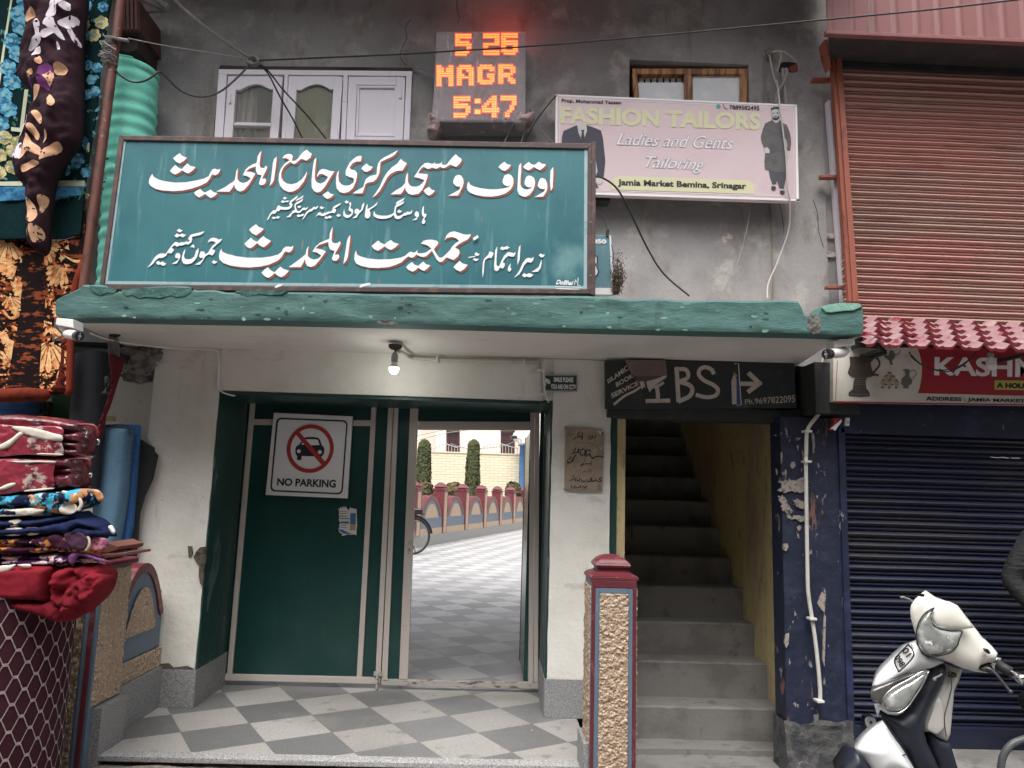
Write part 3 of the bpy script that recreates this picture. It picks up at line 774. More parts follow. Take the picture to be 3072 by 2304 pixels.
# brown sliding window
win = BM(); BF = 5.33
o = [(1897, 205), (2243, 205), (2240, 315), (1905, 315)]
pprism(win, [(1897, 205), (2243, 205), (2243, 222), (1898, 222)], BF, .08, .003)
pprism(win, [(1897, 222), (1912, 222), (1918, 315), (1903, 315)], BF, .08, .003)
pprism(win, [(2222, 222), (2243, 222), (2241, 315), (2222, 315)], BF, .08, .003)
pprism(win, [(2053, 222), (2076, 222), (2076, 315), (2056, 315)], BF - .002, .08, .003)
p1 = BM(); pprism(p1, [(1914, 248), (2054, 248), (2054, 315), (1919, 315)], BF + .03, .01)
p2 = BM(); pprism(p2, [(2078, 224), (2221, 224), (2221, 315), (2078, 315)], BF + .03, .01)
dk = BM(); box(dk, .946, 1.864, 5.505, 5.52, 4.11, 4.78)
stf = BM()
for i in range(7): pprism(stf, rect(1918 + i * 19, 232, 1931 + i * 19, 250), BF + .06, .02)
B_parts.append(Part('window', win, m_woodbrown, [Part('pane', p1, m_frost), Part('pane', p2, m_frost), Part('room_wall', dk, m_dark), Part('shelf_papers', stf, m_signwhite)], label='small brown framed window behind the pink sign'))
# knocked-out brick hole high on the wall
hb = BM(); pprism(hb, pts('2336,192 2350,186 2372,186 2390,190 2392,208 2380,216 2362,214 2352,218 2338,216'), 5.296, .02)
hr = BM(); pprism(hr, pts('2368,200 2390,190 2394,200 2392,212 2380,216 2364,214'), 5.292, .02)
B_parts.append(Part('cable_hole', hb, m_dark, [Part('bared_brick', hr, M('bared_brick', S(140, 76, 62), .95, [('noise', 20, .5, .6, S(100, 56, 48))], ('noise', 40, .8, .01)))]))
# pale scuffs and flaked lime on the wall
sc_ = BM()
for s in ('2165,712 2172,700 2185,698 2192,706 2200,704 2196,716 2182,720 2178,730 2168,728', '2478,702 2492,698 2510,702 2506,712 2490,716', '2476,762 2484,752 2500,756 2512,764 2498,772 2480,770', '2382,640 2388,624 2394,612 2390,630', '2440,720 2444,690 2449,668 2446,700', '2402,618 2408,608 2406,616', '2418,616 2426,606 2424,614'):
    pflat(sc_, pts(s), WY - .003)
B_parts.append(Part('lime_scuff', sc_, M('lime_scuff', S(176, 168, 160), .95, [('noise', 30, .5, .6, S(140, 130, 122))])))
ck = BM()
for s in ('1218,195 1200,170 1208,140 1220,112 1216,84 1232,58', '1370,0 1372,30 1378,52 1372,70', '2320,560 2330,590 2345,640 2352,700', '2440,600 2452,640 2456,690 2470,740'):
    stroke(ck, pts(s), 1.6, WY - .003, True)
B_parts.append(Part('crack', ck, M('crack', (.03, .027, .025, 1), 1)))
thing('concrete_building', 'grey plastered building with green edged canopy, white pillars and a stair doorway', 'building', B_parts)

# ------------------------------------------------------------------ metal gate
GY = 5.905
def gz(u, v): return at(u, v, GY)
Gp = []
def Z3(x, y): return (600 + x * 1100 / 1825, 1100 + y * 1100 / 1825)     # from an enlarged view of the gate
def zq(s): return [Z3(*p) for p in pts(s)]
lf = BM(); box(lf, -1.943, -.812, GY + .012, GY + .03, .05, 2.19)
sub = []
def bar(q, name='stile', mat=None, yy=0.0, d=.03):
    b = BM(); pprism(b, zq(q), GY - .008 + yy, d, .003); return Part(name, b, mat or m_gatewhite)
sub += [bar('252,146 276,146 158,1532 133,1532'), bar('855,163 880,164 806,1548 779,1548'), bar('938,164 964,165 898,1560 872,1560'),
        bar('264,260 852,266 850,295 262,289', 'rail', yy=.001), bar('105,1530 898,1548 896,1580 103,1562', 'rail', yy=-.002)]
Gp.append(Part('gate_leaf', lf, m_green, sub))
rf = BM()
box(rf, -.800, -.625, GY + .012, GY + .03, .05, 2.19); box(rf, -.625, .31, GY + .013, GY + .029, 2.02, 2.19)
box(rf, .368, .40, GY + .013, GY + .029, .05, 2.19)
sub = [bar('967,166 990,166 932,1560 903,1560'), bar('1047,167 1088,168 1034,1556 990,1556', 'wicket_frame', yy=-.004),
       bar('1086,271 1646,274 1646,316 1084,314', 'wicket_frame', yy=-.003), bar('1645,172 1667,172 1658,1570 1634,1570', 'wicket_frame', yy=-.004),
       bar('1668,172 1691,172 1682,1570 1660,1570', 'stile', yy=-.002),
       bar('903,1556 1709,1573 1707,1605 901,1586', 'rail', m_gatedirty, yy=-.006)]
lt = BM(); pprism(lt, zq('1038,865 1054,866 1052,890 1036,890'), GY - .018, .012, .002); pprism(lt, zq('1034,905 1044,905 1050,920 1040,930 1032,920'), GY - .02, .015, .002)
sub.append(Part('latch', lt, m_gatedirty))
Gp.append(Part('gate_leaf', rf, m_green, sub))
wd = BM(); box(wd, .288, .318, GY + .035, GY + .80, .07, 1.965, .003)
fr = BM(); box(fr, .284, .322, GY + .80, GY + .84, .06, 1.975, .003)
Gp.append(Part('wicket_door', wd, m_green, [Part('edge_bar', fr, m_green)]))
bt = BM(); 
lathe(bt, (-.806, GY - .03, .0), [(.010, 0), (.010, .12), (.006, .125)], 10)
box(bt, -.835, -.775, GY - .028, GY - .01, .10, .13)
Gp.append(Part('drop_bolt', bt, m_gatedirty))
thing('metal_gate', 'dark green double gate with pale trim, its right wicket standing open', 'gate', Gp)

# no-parking sign hung on the gate
NY = GY - .055
def ZN(x, y): return (790 + x * 290 / 1146, 1220 + y * 290 / 1146)
def znq(s): return [ZN(*p) for p in pts(s)]
bd = BM(); pprism(bd, znq('122,70 1055,113 996,1088 25,1046'), NY, .03, .004)
def rounded(q, r, n=6):
    out = []; N = len(q)
    for i in range(N):
        p = Vector(q[i]); a = Vector(q[i - 1]) - p; b = Vector(q[(i + 1) % N]) - p
        a.normalize(); b.normalize(); s, e = p + a * r, p + b * r
        for k in range(n + 1):
            t = k / n; out.append(tuple((1 - t) ** 2 * s + 2 * t * (1 - t) * p + t * t * e))
    return out
NQ = [ZN(155, 128), ZN(1003, 162), ZN(940, 1042), ZN(78, 1004)]
ro = rounded(NQ, 17); ri = rounded([ZN(177, 148), ZN(985, 180), ZN(922, 1024), ZN(98, 986)], 14)
bo = BM()
for i in range(len(ro)):
    j = (i + 1) % len(ro); pflat(bo, [ro[i], ro[j], ri[j], ri[i]], NY - .002)
car = BM()
pflat(car, znq('452,415 480,372 520,360 600,360 655,372 675,400 692,452 722,490 722,545 708,575 690,590 690,640 640,640 640,590 455,585 450,632 400,634 400,582 382,560 380,510 390,470 425,450'), NY - .002)
cw = BM(); pflat(cw, znq('452,450 478,398 500,386 600,386 645,392 668,455 560,458'), NY - .004)
for cx, cy in ((421, 528), (670, 538)):
    pflat(cw, [ZN(cx + 23 * math.cos(t), cy + 23 * math.sin(t)) for t in [k * .314 for k in range(20)]], NY - .004)
rg = BM(); n = 48
for i in range(n):
    a, b = 2 * math.pi * i / n, 2 * math.pi * (i + 1) / n
    def E(t, r): return ZN(556 + r * math.cos(t) * .99 - 12 * math.sin(t) * r / 290, 498 + r * math.sin(t) * 1.02)
    pflat(rg, [E(a, 282), E(b, 282), E(b, 236), E(a, 236)], NY - .006)
pflat(rg, znq('390,335 428,302 735,655 690,690'), NY - .006)
lb = BM(); text(lb, 'NO PARKING', znq('168,845 862,868 858,962 160,935'), NY - .003, .034)
thing('parking_sign', 'white no parking sign with a crossed out car hung on the closed gate leaf', 'sign',
      [Part('panel', bd, m_signwhite), Part('border', bo, m_ink), Part('car_symbol', car, M('navy_print', (.012, .014, .03, 1), .5), [Part('car_window', cw, m_signwhite)]),
       Part('prohibition_ring', rg, M('sign_red', (.42, .03, .028, 1), .45)), Part('lettering', lb, m_ink)])
# torn notice
tn = BM(); TY = GY + .007
pflat(tn, [ZN(x, y) for x, y in pts('888,1205 905,1215 915,1190 925,1205 935,1185 945,1205 955,1175 962,1200 978,1180 985,1200 1000,1215 1015,1230 1030,1190 1040,1205 1055,1200 1075,1215 1090,1208 1105,1220 1108,1300 1112,1400 1105,1480 1102,1528 1080,1512 1040,1520 1000,1515 950,1530 925,1528 940,1510 900,1490 892,1440 905,1425 895,1400 915,1385 900,1360 893,1330 905,1310 895,1290 900,1250')], TY)
tp = BM(); pflat(tp, [ZN(x, y) for x, y in pts('1030,1262 1098,1262 1095,1395 1028,1395')], TY - .002); pflat(tp, [ZN(x, y) for x, y in pts('900,1452 950,1462 1010,1495 1060,1508 1020,1512 950,1505 905,1475')], TY - .002); pflat(tp, [ZN(x, y) for x, y in pts('915,1360 1015,1360 1015,1388 915,1384')], TY - .002)
tl = BM(); text(tl, "CLINIC", [ZN(918, 1288), ZN(978, 1290), ZN(978, 1305), ZN(918, 1303)], TY - .002, .02); tl.clear()
for y in (1240, 1265, 1296, 1325, 1405, 1430): stroke(tl, [ZN(905 + (y % 7), y), ZN(985 if y != 1325 else 1018, y + 2)], 2.2 if y in (1296, 1325) else 1.4, TY - .002)
pc = BM(); pflat(pc, [ZN(x, y) for x, y in pts('1028,1398 1095,1400 1092,1470 1060,1462 1040,1470 1025,1450')], TY - .002)
thing('torn_notice', 'small torn paper notice with blue panels pasted on the closed gate leaf', 'notice',
      [Part('paper', tn, M('torn_paper', (.62, .62, .58, 1), .8, [('noise', 60, .55, .7, (.45, .46, .44, 1))])), Part('blue_print', tp, M('blue_print', (.05, .14, .32, 1), .6)), Part('lettering', tl, m_ink), Part('picture_print', pc, M('tan_print', (.42, .28, .16, 1), .7))])

# ------------------------------------------------------------------ large teal signboard on the canopy
TS = 4.50
m_teal = M('teal_sign_paint', S(54, 113, 120), 0.42, [('noise', 1.3, .42, .62, S(42, 98, 108)), ('noise', 7, .55, .75, S(104, 152, 156), (2.2, 1, .22), .8), ('noise', 1.2, .62, .76, S(120, 160, 160), (1, 1, .8), .7), ('noise', 18, .66, .72, S(150, 122, 96), (1, 1, .25), .5)], ('noise', 6, .06, .01))
m_frame = M('rusted_frame_steel', S(72, 56, 56), 0.6, [('noise', 16, .5, .65, S(100, 72, 62))], ('noise', 40, .3, .004))
fo = [(357, 405), (1782, 430), (1780, 882), (296, 868)]
fi = [(370, 420), (1764, 446), (1762, 868), (312, 853)]
pn = BM(); pprism(pn, fi, TS + .012, .02)
frm = BM(); frame_px(frm, fo, fi, TS, .05, .004)
pprism(frm, [(1775, 425), (1788, 425), (1786, 884), (1773, 884)], TS - .006, .045, .003)
lip = BM()
pflat(lip, [(314, 843), (1762, 858), (1762, 867), (312, 852)], TS + .0095); pflat(lip, [(370, 421), (378, 422), (322, 852), (313, 852)], TS + .009); pflat(lip, [(1753, 448), (1763, 448), (1761, 866), (1751, 866)], TS + .009)
TILES = {'A': (1340, 460, 350 / 2212), 'B': (1000, 440, 350 / 2212), 'C': (690, 440, 350 / 2212), 'D': (430, 440, 350 / 2212), 'E': (1040, 580, 260 / 2212),
         'F': (790, 580, 270 / 2212), 'G': (1340, 680, 350 / 2212), 'H': (1000, 670, 350 / 2212), 'I': (640, 670, 380 / 2212), 'J': (430, 670, 260 / 2212)}
L1 = ['A 2020,255 1968,330 1960,520 1972,720 2010,650 2022,400',
 'A 1805,462 1870,490 1905,570 1910,650 1890,730 1830,820 1665,830 1780,765 1850,720 1865,660 1830,680 1770,670 1725,620 1735,560 1765,490',
 'A 1412,180 1370,230 1358,330 1345,600 1340,700 1370,780 1430,815 1500,822 1570,790 1640,700 1670,610 1678,540 1655,465 1600,425 1550,422 1505,450 1475,540 1480,590 1520,635 1570,645 1620,635 1590,665 1530,685 1470,680 1420,645 1398,590 1400,480 1415,330',
 'A 1450,255 1500,205 1555,162 1605,205 1655,220 1700,195 1748,158 1800,195 1885,208 1850,260 1770,320 1700,290 1650,258 1600,300 1545,325 1480,290',
 'A 1165,390 1220,410 1260,470 1270,540 1255,610 1210,690 1120,760 1000,800 860,820 700,815 540,785 440,745 395,700 385,640 395,570 418,535 440,590 520,630 640,660 800,680 950,682 1080,665 1170,640 1220,605 1150,625 1090,600 1058,550 1065,500 1095,420',
 'A 1095,160 1140,200 1220,222 1180,280 1105,335 1040,315 980,260 1030,205',
 'A 225,405 280,425 315,490 322,560 300,640 215,800 30,805 140,745 240,690 262,625 220,632 165,615 122,560 130,500 165,430',
 'B 2321,141 2364,186 2424,226 2434,256 2394,326 2329,384 2269,361 2209,341 2160,375 2120,400 2080,408 2025,380 1990,405 1940,420 1870,395 1830,415 1780,420 1730,390 1695,385 1650,430 1605,505 1790,520 1785,580 1745,700 1690,810 1620,890 1500,915 1420,890 1375,830 1360,760 1335,825 1275,900 1085,905 1175,835 1300,760 1362,690 1370,600 1385,540 1415,490 1412,640 1430,715 1490,755 1570,760 1640,735 1700,680 1728,635 1640,600 1530,575 1580,500 1660,380 1730,315 1800,305 1860,325 1905,320 1925,290 1928,325 1990,325 2040,315 2060,275 2057,335 2100,350 2150,335 2200,270 2260,200',
 'B 1815,760 1860,810 1925,835 1880,890 1810,930 1755,895 1708,835 1760,790',
 'B 1285,232 1320,275 1385,305 1388,330 1310,455 1240,455 1170,470 1080,520 1020,585 960,700 880,840 810,920 740,962 800,880 880,760 950,600 1010,500 1110,390 1215,320 1250,265',
 'B 1225,65 1175,140 1100,195 895,290 885,400 870,510 820,610 760,665 670,680 610,705 590,770 550,885 365,885 430,840 530,785 570,760 590,680 620,610 690,560 820,525 830,400 850,320 890,255 960,205 1080,145',
 'B 630,318 680,365 750,380 710,440 630,480 580,465 528,410 580,360',
 'B 520,170 540,195 520,280 440,280 360,320 308,400 330,430 410,450 450,500 450,570 420,680 370,790 290,860 200,880 120,860 65,790 50,700 55,570 75,490 105,450 95,560 105,660 160,720 230,740 310,730 380,680 395,630 370,590 300,575 240,545 230,500 245,430 310,300 390,225 450,185',
 'C 1635,205 1600,250 1580,330 1560,480 1545,650 1550,770 1590,840 1650,870 1720,850 1800,760 1870,640 1920,560 1980,470 1900,460 1800,425 1735,425 1690,460 1655,530 1648,585 1690,525 1750,515 1810,545 1860,575 1800,660 1730,700 1670,690 1620,650 1608,580 1615,420 1630,300',
 'C 1860,845 1900,890 1970,905 1920,960 1850,990 1800,970 1755,915 1810,875',
 'C 1460,55 1500,100 1550,135 1530,200 1445,270 1390,240 1340,235 1290,280 1240,320 1200,330 1145,290 1080,330 1010,400 970,500 975,590 1010,650 1080,700 1170,712 1260,690 1360,620 1420,540 1460,465 1445,560 1400,660 1300,790 1200,850 1110,860 1020,820 950,740 920,640 930,520 965,420 1030,330 1130,255 1060,215 990,220 1040,155 1110,135 1165,145 1190,180 1170,265 1220,270 1280,235 1340,155 1400,90',
 'C 888,185 830,240 810,330 790,520 770,660 752,742 800,695 830,640 850,520 875,330',
 'C 595,78 560,120 525,180 515,260 500,310 430,335 350,380 290,440 245,540 330,560 395,605 330,665 250,690 180,665 140,615 140,520 152,405 120,460 105,560 95,620 60,665 0,700 -83,760 -258,850 -13,855 47,780 79,715 100,790 150,840 200,850 270,820 350,730 420,620 480,510 400,480 300,470 370,415 490,375 490,450 520,520 560,535 600,540 570,620 550,700 570,725 610,732 665,700 685,640 670,605 640,605 610,615 625,570 680,460 705,390 690,362 670,370 650,400 610,408 570,385 560,320 575,200',
 'D 1080,800 1120,845 1170,870 1215,845 1275,812 1330,860 1405,880 1350,940 1275,975 1210,930 1170,895 1120,930 1055,965 990,920 958,875 1010,835',
 'D 1455,412 1450,460 1420,510 1365,545 1320,525 1285,545 1260,610 1200,680 1080,740 900,800 750,832 560,845 370,830 230,800 140,745 103,690 110,620 140,560 170,515 190,565 280,620 400,655 600,680 800,675 1000,640 1150,605 1240,560 1270,490 1310,430 1360,418 1400,435 1435,435',
 'D 605,348 660,395 725,425 780,370 835,315 890,365 990,385 940,450 850,508 790,485 735,445 680,490 605,530 550,505 502,460 550,400',
 'D 690,122 730,170 825,210 770,270 690,318 620,285 562,220 620,170']
L2 = ['E 1965,318 1940,360 1922,440 1920,530 1935,575 1975,610 1935,680 1918,740 1930,770 1965,782 2000,760 2012,700 1990,690 1985,640 2030,580 2038,530 2010,520 1980,525 1968,450 1975,350',
 'E 1780,455 1820,470 1845,520 1840,580 1780,680 1675,685 1740,645 1805,600 1770,598 1735,560 1745,490',
 'E 1675,420 1665,480 1640,520 1600,540 1550,540 1500,570 1440,575 1380,640 1300,660 1240,640 1205,570 1200,545 1130,610 1020,645 900,655 780,635 700,590 680,540 690,480 715,455 720,510 780,550 900,572 1030,570 1130,540 1210,495 1220,400 1235,330 1280,280 1380,240 1470,195 1450,250 1400,290 1270,355 1250,440 1255,530 1290,575 1340,580 1420,540 1470,500 1510,495 1560,460 1580,475 1620,480',
 'E 1485,115 1440,180 1370,230 1255,285 1265,235 1320,195 1400,155', 'E 1335,415 1370,440 1410,445 1385,485 1350,500 1310,490 1285,462',
 'E 790,218 770,290 700,350 580,430 605,480 600,580 570,630 520,640 475,620 462,580 480,420 500,320 538,265 530,400 600,370 700,310',
 'E 455,230 440,330 410,420 330,500 290,560 250,628 140,632 220,580 250,530 210,510 195,470 220,410 260,390 300,405 315,440 370,420 380,350 400,280',
 'F 2140,215 2160,240 2155,290 2140,350 2140,370 2190,385 2207,430 2195,510 2150,570 2080,605 2020,600 1970,550 1965,480 1990,370 1995,450 2020,515 2070,535 2130,520 2175,480 2150,450 2110,430 2095,400 2110,340 2130,290 2105,250 2120,225',
 'F 2045,170 2075,195 2105,200 2080,235 2045,252 1995,215',
 'F 1910,235 1880,290 1800,340 1740,370 1790,395 1780,440 1755,490 1680,475 1600,500 1500,550 1440,560 1370,530 1320,545 1280,595 1310,530 1360,470 1400,465 1440,500 1490,495 1500,465 1520,480 1590,455 1615,435 1620,465 1690,420 1720,330 1790,290',
 'F 1840,500 1870,520 1910,530 1880,565 1840,580 1790,545', 'F 1540,560 1580,580 1630,545 1690,575 1650,610 1610,605 1550,630 1500,600', 'F 1425,310 1460,340 1505,345 1470,375 1430,392 1385,350',
 'F 1350,298 1335,350 1300,390 1245,385 1190,440 1120,460 1060,520 1010,600 945,658 1000,570 1050,470 1110,410 1200,370 1240,325 1290,345',
 'F 1105,320 1080,380 1040,410 970,410 910,470 850,485 800,465 700,500 680,560 655,585 555,590 620,550 680,490 720,430 780,405 765,330 770,270 820,215 900,180 985,125 960,190 900,230 800,280 800,340 820,410 860,440 900,430 960,365 1000,350 1060,360',
 'F 995,48 970,100 920,135 790,195 830,140 920,95', 'F 880,300 910,315 940,318 915,345 880,360 835,335', 'F 865,515 910,535 960,505 1015,520 970,555 925,565 860,585 815,550',
 'F 850,48 830,110 760,170 685,225 720,270 700,340 640,390 540,408 420,395 375,450 345,425 310,480 270,505 210,500 160,570 130,630 80,668 120,590 170,490 240,420 310,410 340,330 375,290 420,320 500,340 600,340 660,310 660,285 632,265 660,190 740,130',
 'F 520,82 550,105 585,105 560,135 520,152 480,125', 'F 470,170 530,190 590,175 645,180 600,215 540,210 470,238 430,205', 'F 255,570 300,590 350,562 412,575 370,620 320,610 250,635 205,600']
L3 = ['H 2609,203 2589,253 2544,308 2449,353 2349,418 2309,463 2384,503 2394,563 2359,633 2274,698 2209,668 2140,645 2100,690 2060,730 2015,738 1960,690 1920,610 1870,520 1820,570 1760,625 1710,640 1650,630 1570,590 1530,640 1480,655 1420,625 1370,665 1290,740 1180,790 1050,830 850,848 680,840 520,805 430,760 395,680 405,580 430,510 445,590 520,630 650,665 850,685 1080,680 1280,650 1370,610 1420,560 1470,535 1520,555 1560,545 1595,505 1592,545 1600,565 1680,570 1760,550 1860,480 1800,430 1740,400 1660,385 1710,330 1780,312 1870,310 1960,330 1990,355 1980,400 1905,490 1960,590 2010,650 2060,650 2130,590 2209,513 2249,443 2309,383 2384,333 2329,283 2249,258 2149,278 2109,323 2129,270 2149,223 2209,168 2289,151 2369,173 2469,208 2549,215',
 'G 245,650 300,695 398,722 340,800 260,850 180,820 128,765 190,700',
 'H 850,325 910,375 970,400 1030,350 1090,315 1140,360 1240,392 1170,460 1090,508 1030,480 970,435 910,485 840,520 770,490 725,430 780,380',
 'H 1490,730 1540,785 1610,805 1660,760 1705,725 1760,775 1840,795 1780,860 1720,905 1660,875 1610,840 1550,895 1500,918 1420,880 1378,830 1430,775',
 'H 322,218 275,280 255,350 235,500 210,640 190,775 250,700 275,640 295,480 315,330',
 'I 2085,60 2060,110 2035,170 2025,270 1950,300 1860,340 1790,400 1730,490 1820,515 1885,565 1840,610 1760,635 1690,610 1650,570 1650,480 1668,390 1630,450 1610,540 1540,600 1315,765 1525,765 1570,690 1600,620 1610,690 1640,745 1700,765 1770,740 1850,650 1910,570 1965,490 1890,455 1785,435 1850,375 2010,325 2015,400 2040,460 2100,478 2120,480 2085,570 2070,620 2100,655 2150,650 2190,610 2200,570 2180,540 2150,545 2120,560 2140,500 2190,420 2220,360 2225,330 2200,315 2170,345 2120,350 2080,330 2065,290 2075,170',
 'I 1395,388 1390,440 1360,490 1320,508 1260,490 1235,510 1200,580 1130,650 980,720 820,755 640,770 460,762 290,735 170,690 105,630 98,570 110,500 140,440 150,490 230,530 400,575 600,600 830,600 1000,580 1130,545 1190,500 1220,440 1270,405 1320,405 1360,415 1385,395',
 'I 745,15 790,60 880,95 830,150 745,212 670,170 622,110 680,60', 'I 655,250 700,295 765,322 820,265 875,222 920,260 1005,308 940,375 880,420 820,395 765,345 700,405 640,438 580,410 542,355 600,300',
 'I 950,765 1010,825 1070,855 1120,800 1170,755 1230,800 1320,825 1270,890 1190,942 1130,920 1070,870 1010,925 950,955 890,920 840,865 890,810']
L4 = ['G 1800,620 1800,700 1780,790 1730,855 1605,857 1680,815 1750,760 1770,700', 'G 1780,505 1815,530 1862,532 1835,570 1800,585 1745,545',
 'G 1650,572 1640,640 1600,685 1530,670 1470,730 1420,840 1370,910 1275,970 1330,905 1390,810 1440,690 1500,610 1550,590 1610,600', 'G 1465,880 1515,905 1565,880 1645,912 1600,955 1545,960 1520,940 1480,965 1428,925',
 'G 1400,340 1370,390 1350,500 1340,640 1345,730 1385,620 1395,450',
 'G 1305,478 1300,530 1270,570 1230,570 1170,550 1110,600 1060,680 1100,690 1100,740 1070,795 1010,775 980,830 940,845 905,820 898,740 910,600 920,450 960,370 955,470 945,600 945,720 960,750 1000,740 1040,640 1090,550 1160,485 1210,485 1270,505',
 'G 1050,375 1085,395 1130,368 1195,390 1150,430 1100,430 1055,448 1010,410', 'G 1215,692 1205,780 1225,790 1220,830 1185,855 1155,820 1170,760',
 'G 815,468 840,480 885,490 885,530 850,595 790,590 730,630 715,700 705,850 682,985 675,850 685,680 710,610 790,530', 'G 400,597 430,570 550,555 540,570', 'G 560,480 590,510 632,515 590,555 560,552 525,525', 'G 530,598 570,612 612,605 580,645 550,655 492,622',
 'J 2010,390 1980,450 1930,500 1850,560 1750,660 1820,680 1830,720 1770,820 1660,790 1570,860 1540,920 1450,1053 1310,1055 1430,985 1510,930 1525,880 1460,885 1425,850 1430,800 1460,720 1510,712 1560,730 1580,790 1650,750 1710,650 1760,580 1850,500 1800,460 1740,455 1690,465 1640,505 1670,430 1720,380 1790,365 1860,380 1930,415',
 'J 1800,935 1840,970 1892,970 1850,1020 1805,1035 1745,990', 'J 1415,630 1405,750 1370,860 1310,950 1230,1020 1100,1048 1020,1020 980,940 985,850 1020,730 1075,648 1060,740 1035,830 1060,900 1130,920 1220,910 1300,850 1330,760 1345,700',
 'J 1265,540 1290,545 1305,590 1295,645 1260,605 1195,610 1240,560', 'J 880,750 930,775 948,830 930,900 850,1030 720,1035 820,980 890,930 895,890 830,885 808,840 835,775',
 'J 1555,200 1520,260 1450,300 1240,345 1250,400 1220,490 1150,540 1080,530 980,570 920,565 860,595 790,560 750,590 715,630 770,650 775,690 715,770 620,750 580,830 490,885 400,880 330,930 260,1020 190,1080 95,1128 170,1050 250,930 310,840 400,780 500,765 570,780 640,680 720,570 800,480 850,470 900,500 950,495 970,465 985,490 1080,475 1105,440 1110,475 1170,460 1190,435 1140,405 1170,340 1210,290 1300,265 1430,235',
 'J 915,135 960,170 1005,170 970,215 920,232 850,185', 'J 860,255 925,290 985,255 1045,285 1095,285 1040,340 1000,358 930,320 860,365 790,320', 'J 375,955 435,1000 500,970 540,1015 590,1018 540,1075 500,1088 430,1045 380,1062 315,1005']
def glyphs(bm, L, Y, dx=0, dy=0):
    for s in L:
        ox, oy, k = TILES[s[0]]
        px = [(ox + x * k + dx, oy + y * k + dy) for x, y in pts(s[2:])]
        n = len(px); r_ = delaunay_2d_cdt([Vector(p) for p in px], [(i, (i + 1) % n) for i in range(n)], [], 1, 1e-4)
        V_ = [bm.verts.new(at(p.x, p.y, Y)) for p in r_[0]]
        for f in r_[2]: bm.faces.new([V_[i] for i in f])
    return bm
m_lett = M('white_sign_lettering', (.82, .82, .84, 1), .5)
m_drop = M('brown_lettering_edge', S(150, 82, 66), .6, [('noise', 30, .5, .7, S(110, 66, 58))])
sh = BM(); glyphs(sh, L1 + L3, TS + .0088, 5, 5)
sh2 = BM(); glyphs(sh2, L1 + L3, TS + .0080, 2.2, 2.2)
tp_ = [Part('panel', pn, m_teal, [Part('bare_edge', lip, M('bare_sign_edge', S(150, 172, 176), .5, [('noise', 12, .5, .7, S(118, 150, 156))]))]), Part('frame', frm, m_frame),
       Part('lettering', glyphs(BM(), L1, TS + .006), m_lett), Part('lettering', glyphs(BM(), L2, TS + .006), m_lett), Part('lettering', glyphs(BM(), L3, TS + .006), m_lett), Part('lettering', glyphs(BM(), L4, TS + .006), m_lett),
       Part('lettering_edge', sh, m_drop), Part('lettering_edge', sh2, m_drop)]
sg = BM(); text(sg, 'DoBhai', [(1670, 839), (1721, 842), (1719, 856), (1667, 853)], TS + .006, .03, .25)
stroke(sg, [(1723, 854), (1727, 838), (1729, 848), (1735, 832), (1733, 856), (1740, 856)], 2, TS + .006)
stroke(sg, [(1666, 859), (1742, 862)], 1.6, TS + .006); stroke(sg, [(1668, 865), (1738, 868)], 2.2, TS + .006)
tp_.append(Part('signature', sg, m_lett))
nl = BM()
for s in ((1774, 486), (1773, 666), (1772, 826), (356, 640), (318, 842)): pflat(nl, rect(s[0] - 2, s[1] - 2, s[0] + 2, s[1] + 2), TS - .008)
tp_.append(Part('screw_head', nl, m_cable_grey))
thing('teal_signboard', 'large teal signboard with white Urdu lettering standing on the green canopy edge', 'signboard', tp_)
# paper scraps stuck on / beside the board
sp = BM(); pprism(sp, [(1418, 714), (1433, 705), (1436, 712), (1422, 722)], TS - .004, .004)
solo('paper_scrap', sp, m_signwhite, 'small pale paper scrap stuck on the teal board near the third line of lettering', 'paper', 'paper scraps on the teal board')
sp = BM(); pprism(sp, [(835, 852), (850, 853), (842, 858), (826, 864), (824, 860)], FY - .02, .006)
solo('paper_scrap', sp, m_signwhite, 'crumpled white scrap lying on the canopy edge under the left half of the teal board', 'paper', 'paper scraps on the teal board')
sp = BM(); pprism(sp, [(1083, 853), (1110, 848), (1112, 853), (1078, 863)], FY - .02, .006)
solo('paper_scrap', sp, m_signwhite, 'long white scrap lying on the canopy edge under the middle of the teal board', 'paper', 'paper scraps on the teal board')

# ------------------------------------------------------------------ pink tailor sign
PY = 5.12
m_pink = M('pink_banner', S(212, 191, 195), .55, [('noise', 2, .45, .7, S(205, 182, 187)), ('noise', 3, .6, .75, S(214, 198, 198))])
m_lime = M('pale_lime_print', S(212, 208, 172), .55)
pq = [(1667, 283), (2391, 314), (2397, 604), (1665, 580)]
pn = BM(); pprism(pn, pq, PY, .05, .003)
ed = BM(); 
for a, b, c, d in (((1667, 283), (2391, 314), (2391, 319), (1667, 288)), ((2386, 316), (2391, 316), (2397, 604), (2389, 604)), ((1665, 574), (2397, 597), (2397, 603), (1665, 580)), ((1667, 285), (1673, 285), (1671, 580), (1665, 580))):
    pflat(ed, [a, b, c, d], PY - .002)
for o_ in (0,):
    stroke(ed, [(1680, 294), (2380, 324), (2384, 590), (1678, 567), (1680, 294)], 1.6, PY - .002)
tx = BM(); text(tx, 'Prop. Mohammad Yaseen', [(1685, 296), (1864, 303), (1864, 316), (1685, 310)], PY - .003, .03); text(tx, '7889582495', [(2188, 315), (2278, 318), (2278, 332), (2188, 328)], PY - .003, .03)
big = BM(); text(big, 'FASHION TAILORS', [(1681, 318), (2283, 339), (2282, 390), (1681, 371)], PY - .003, .045)
sc1 = BM(); sc2 = BM()
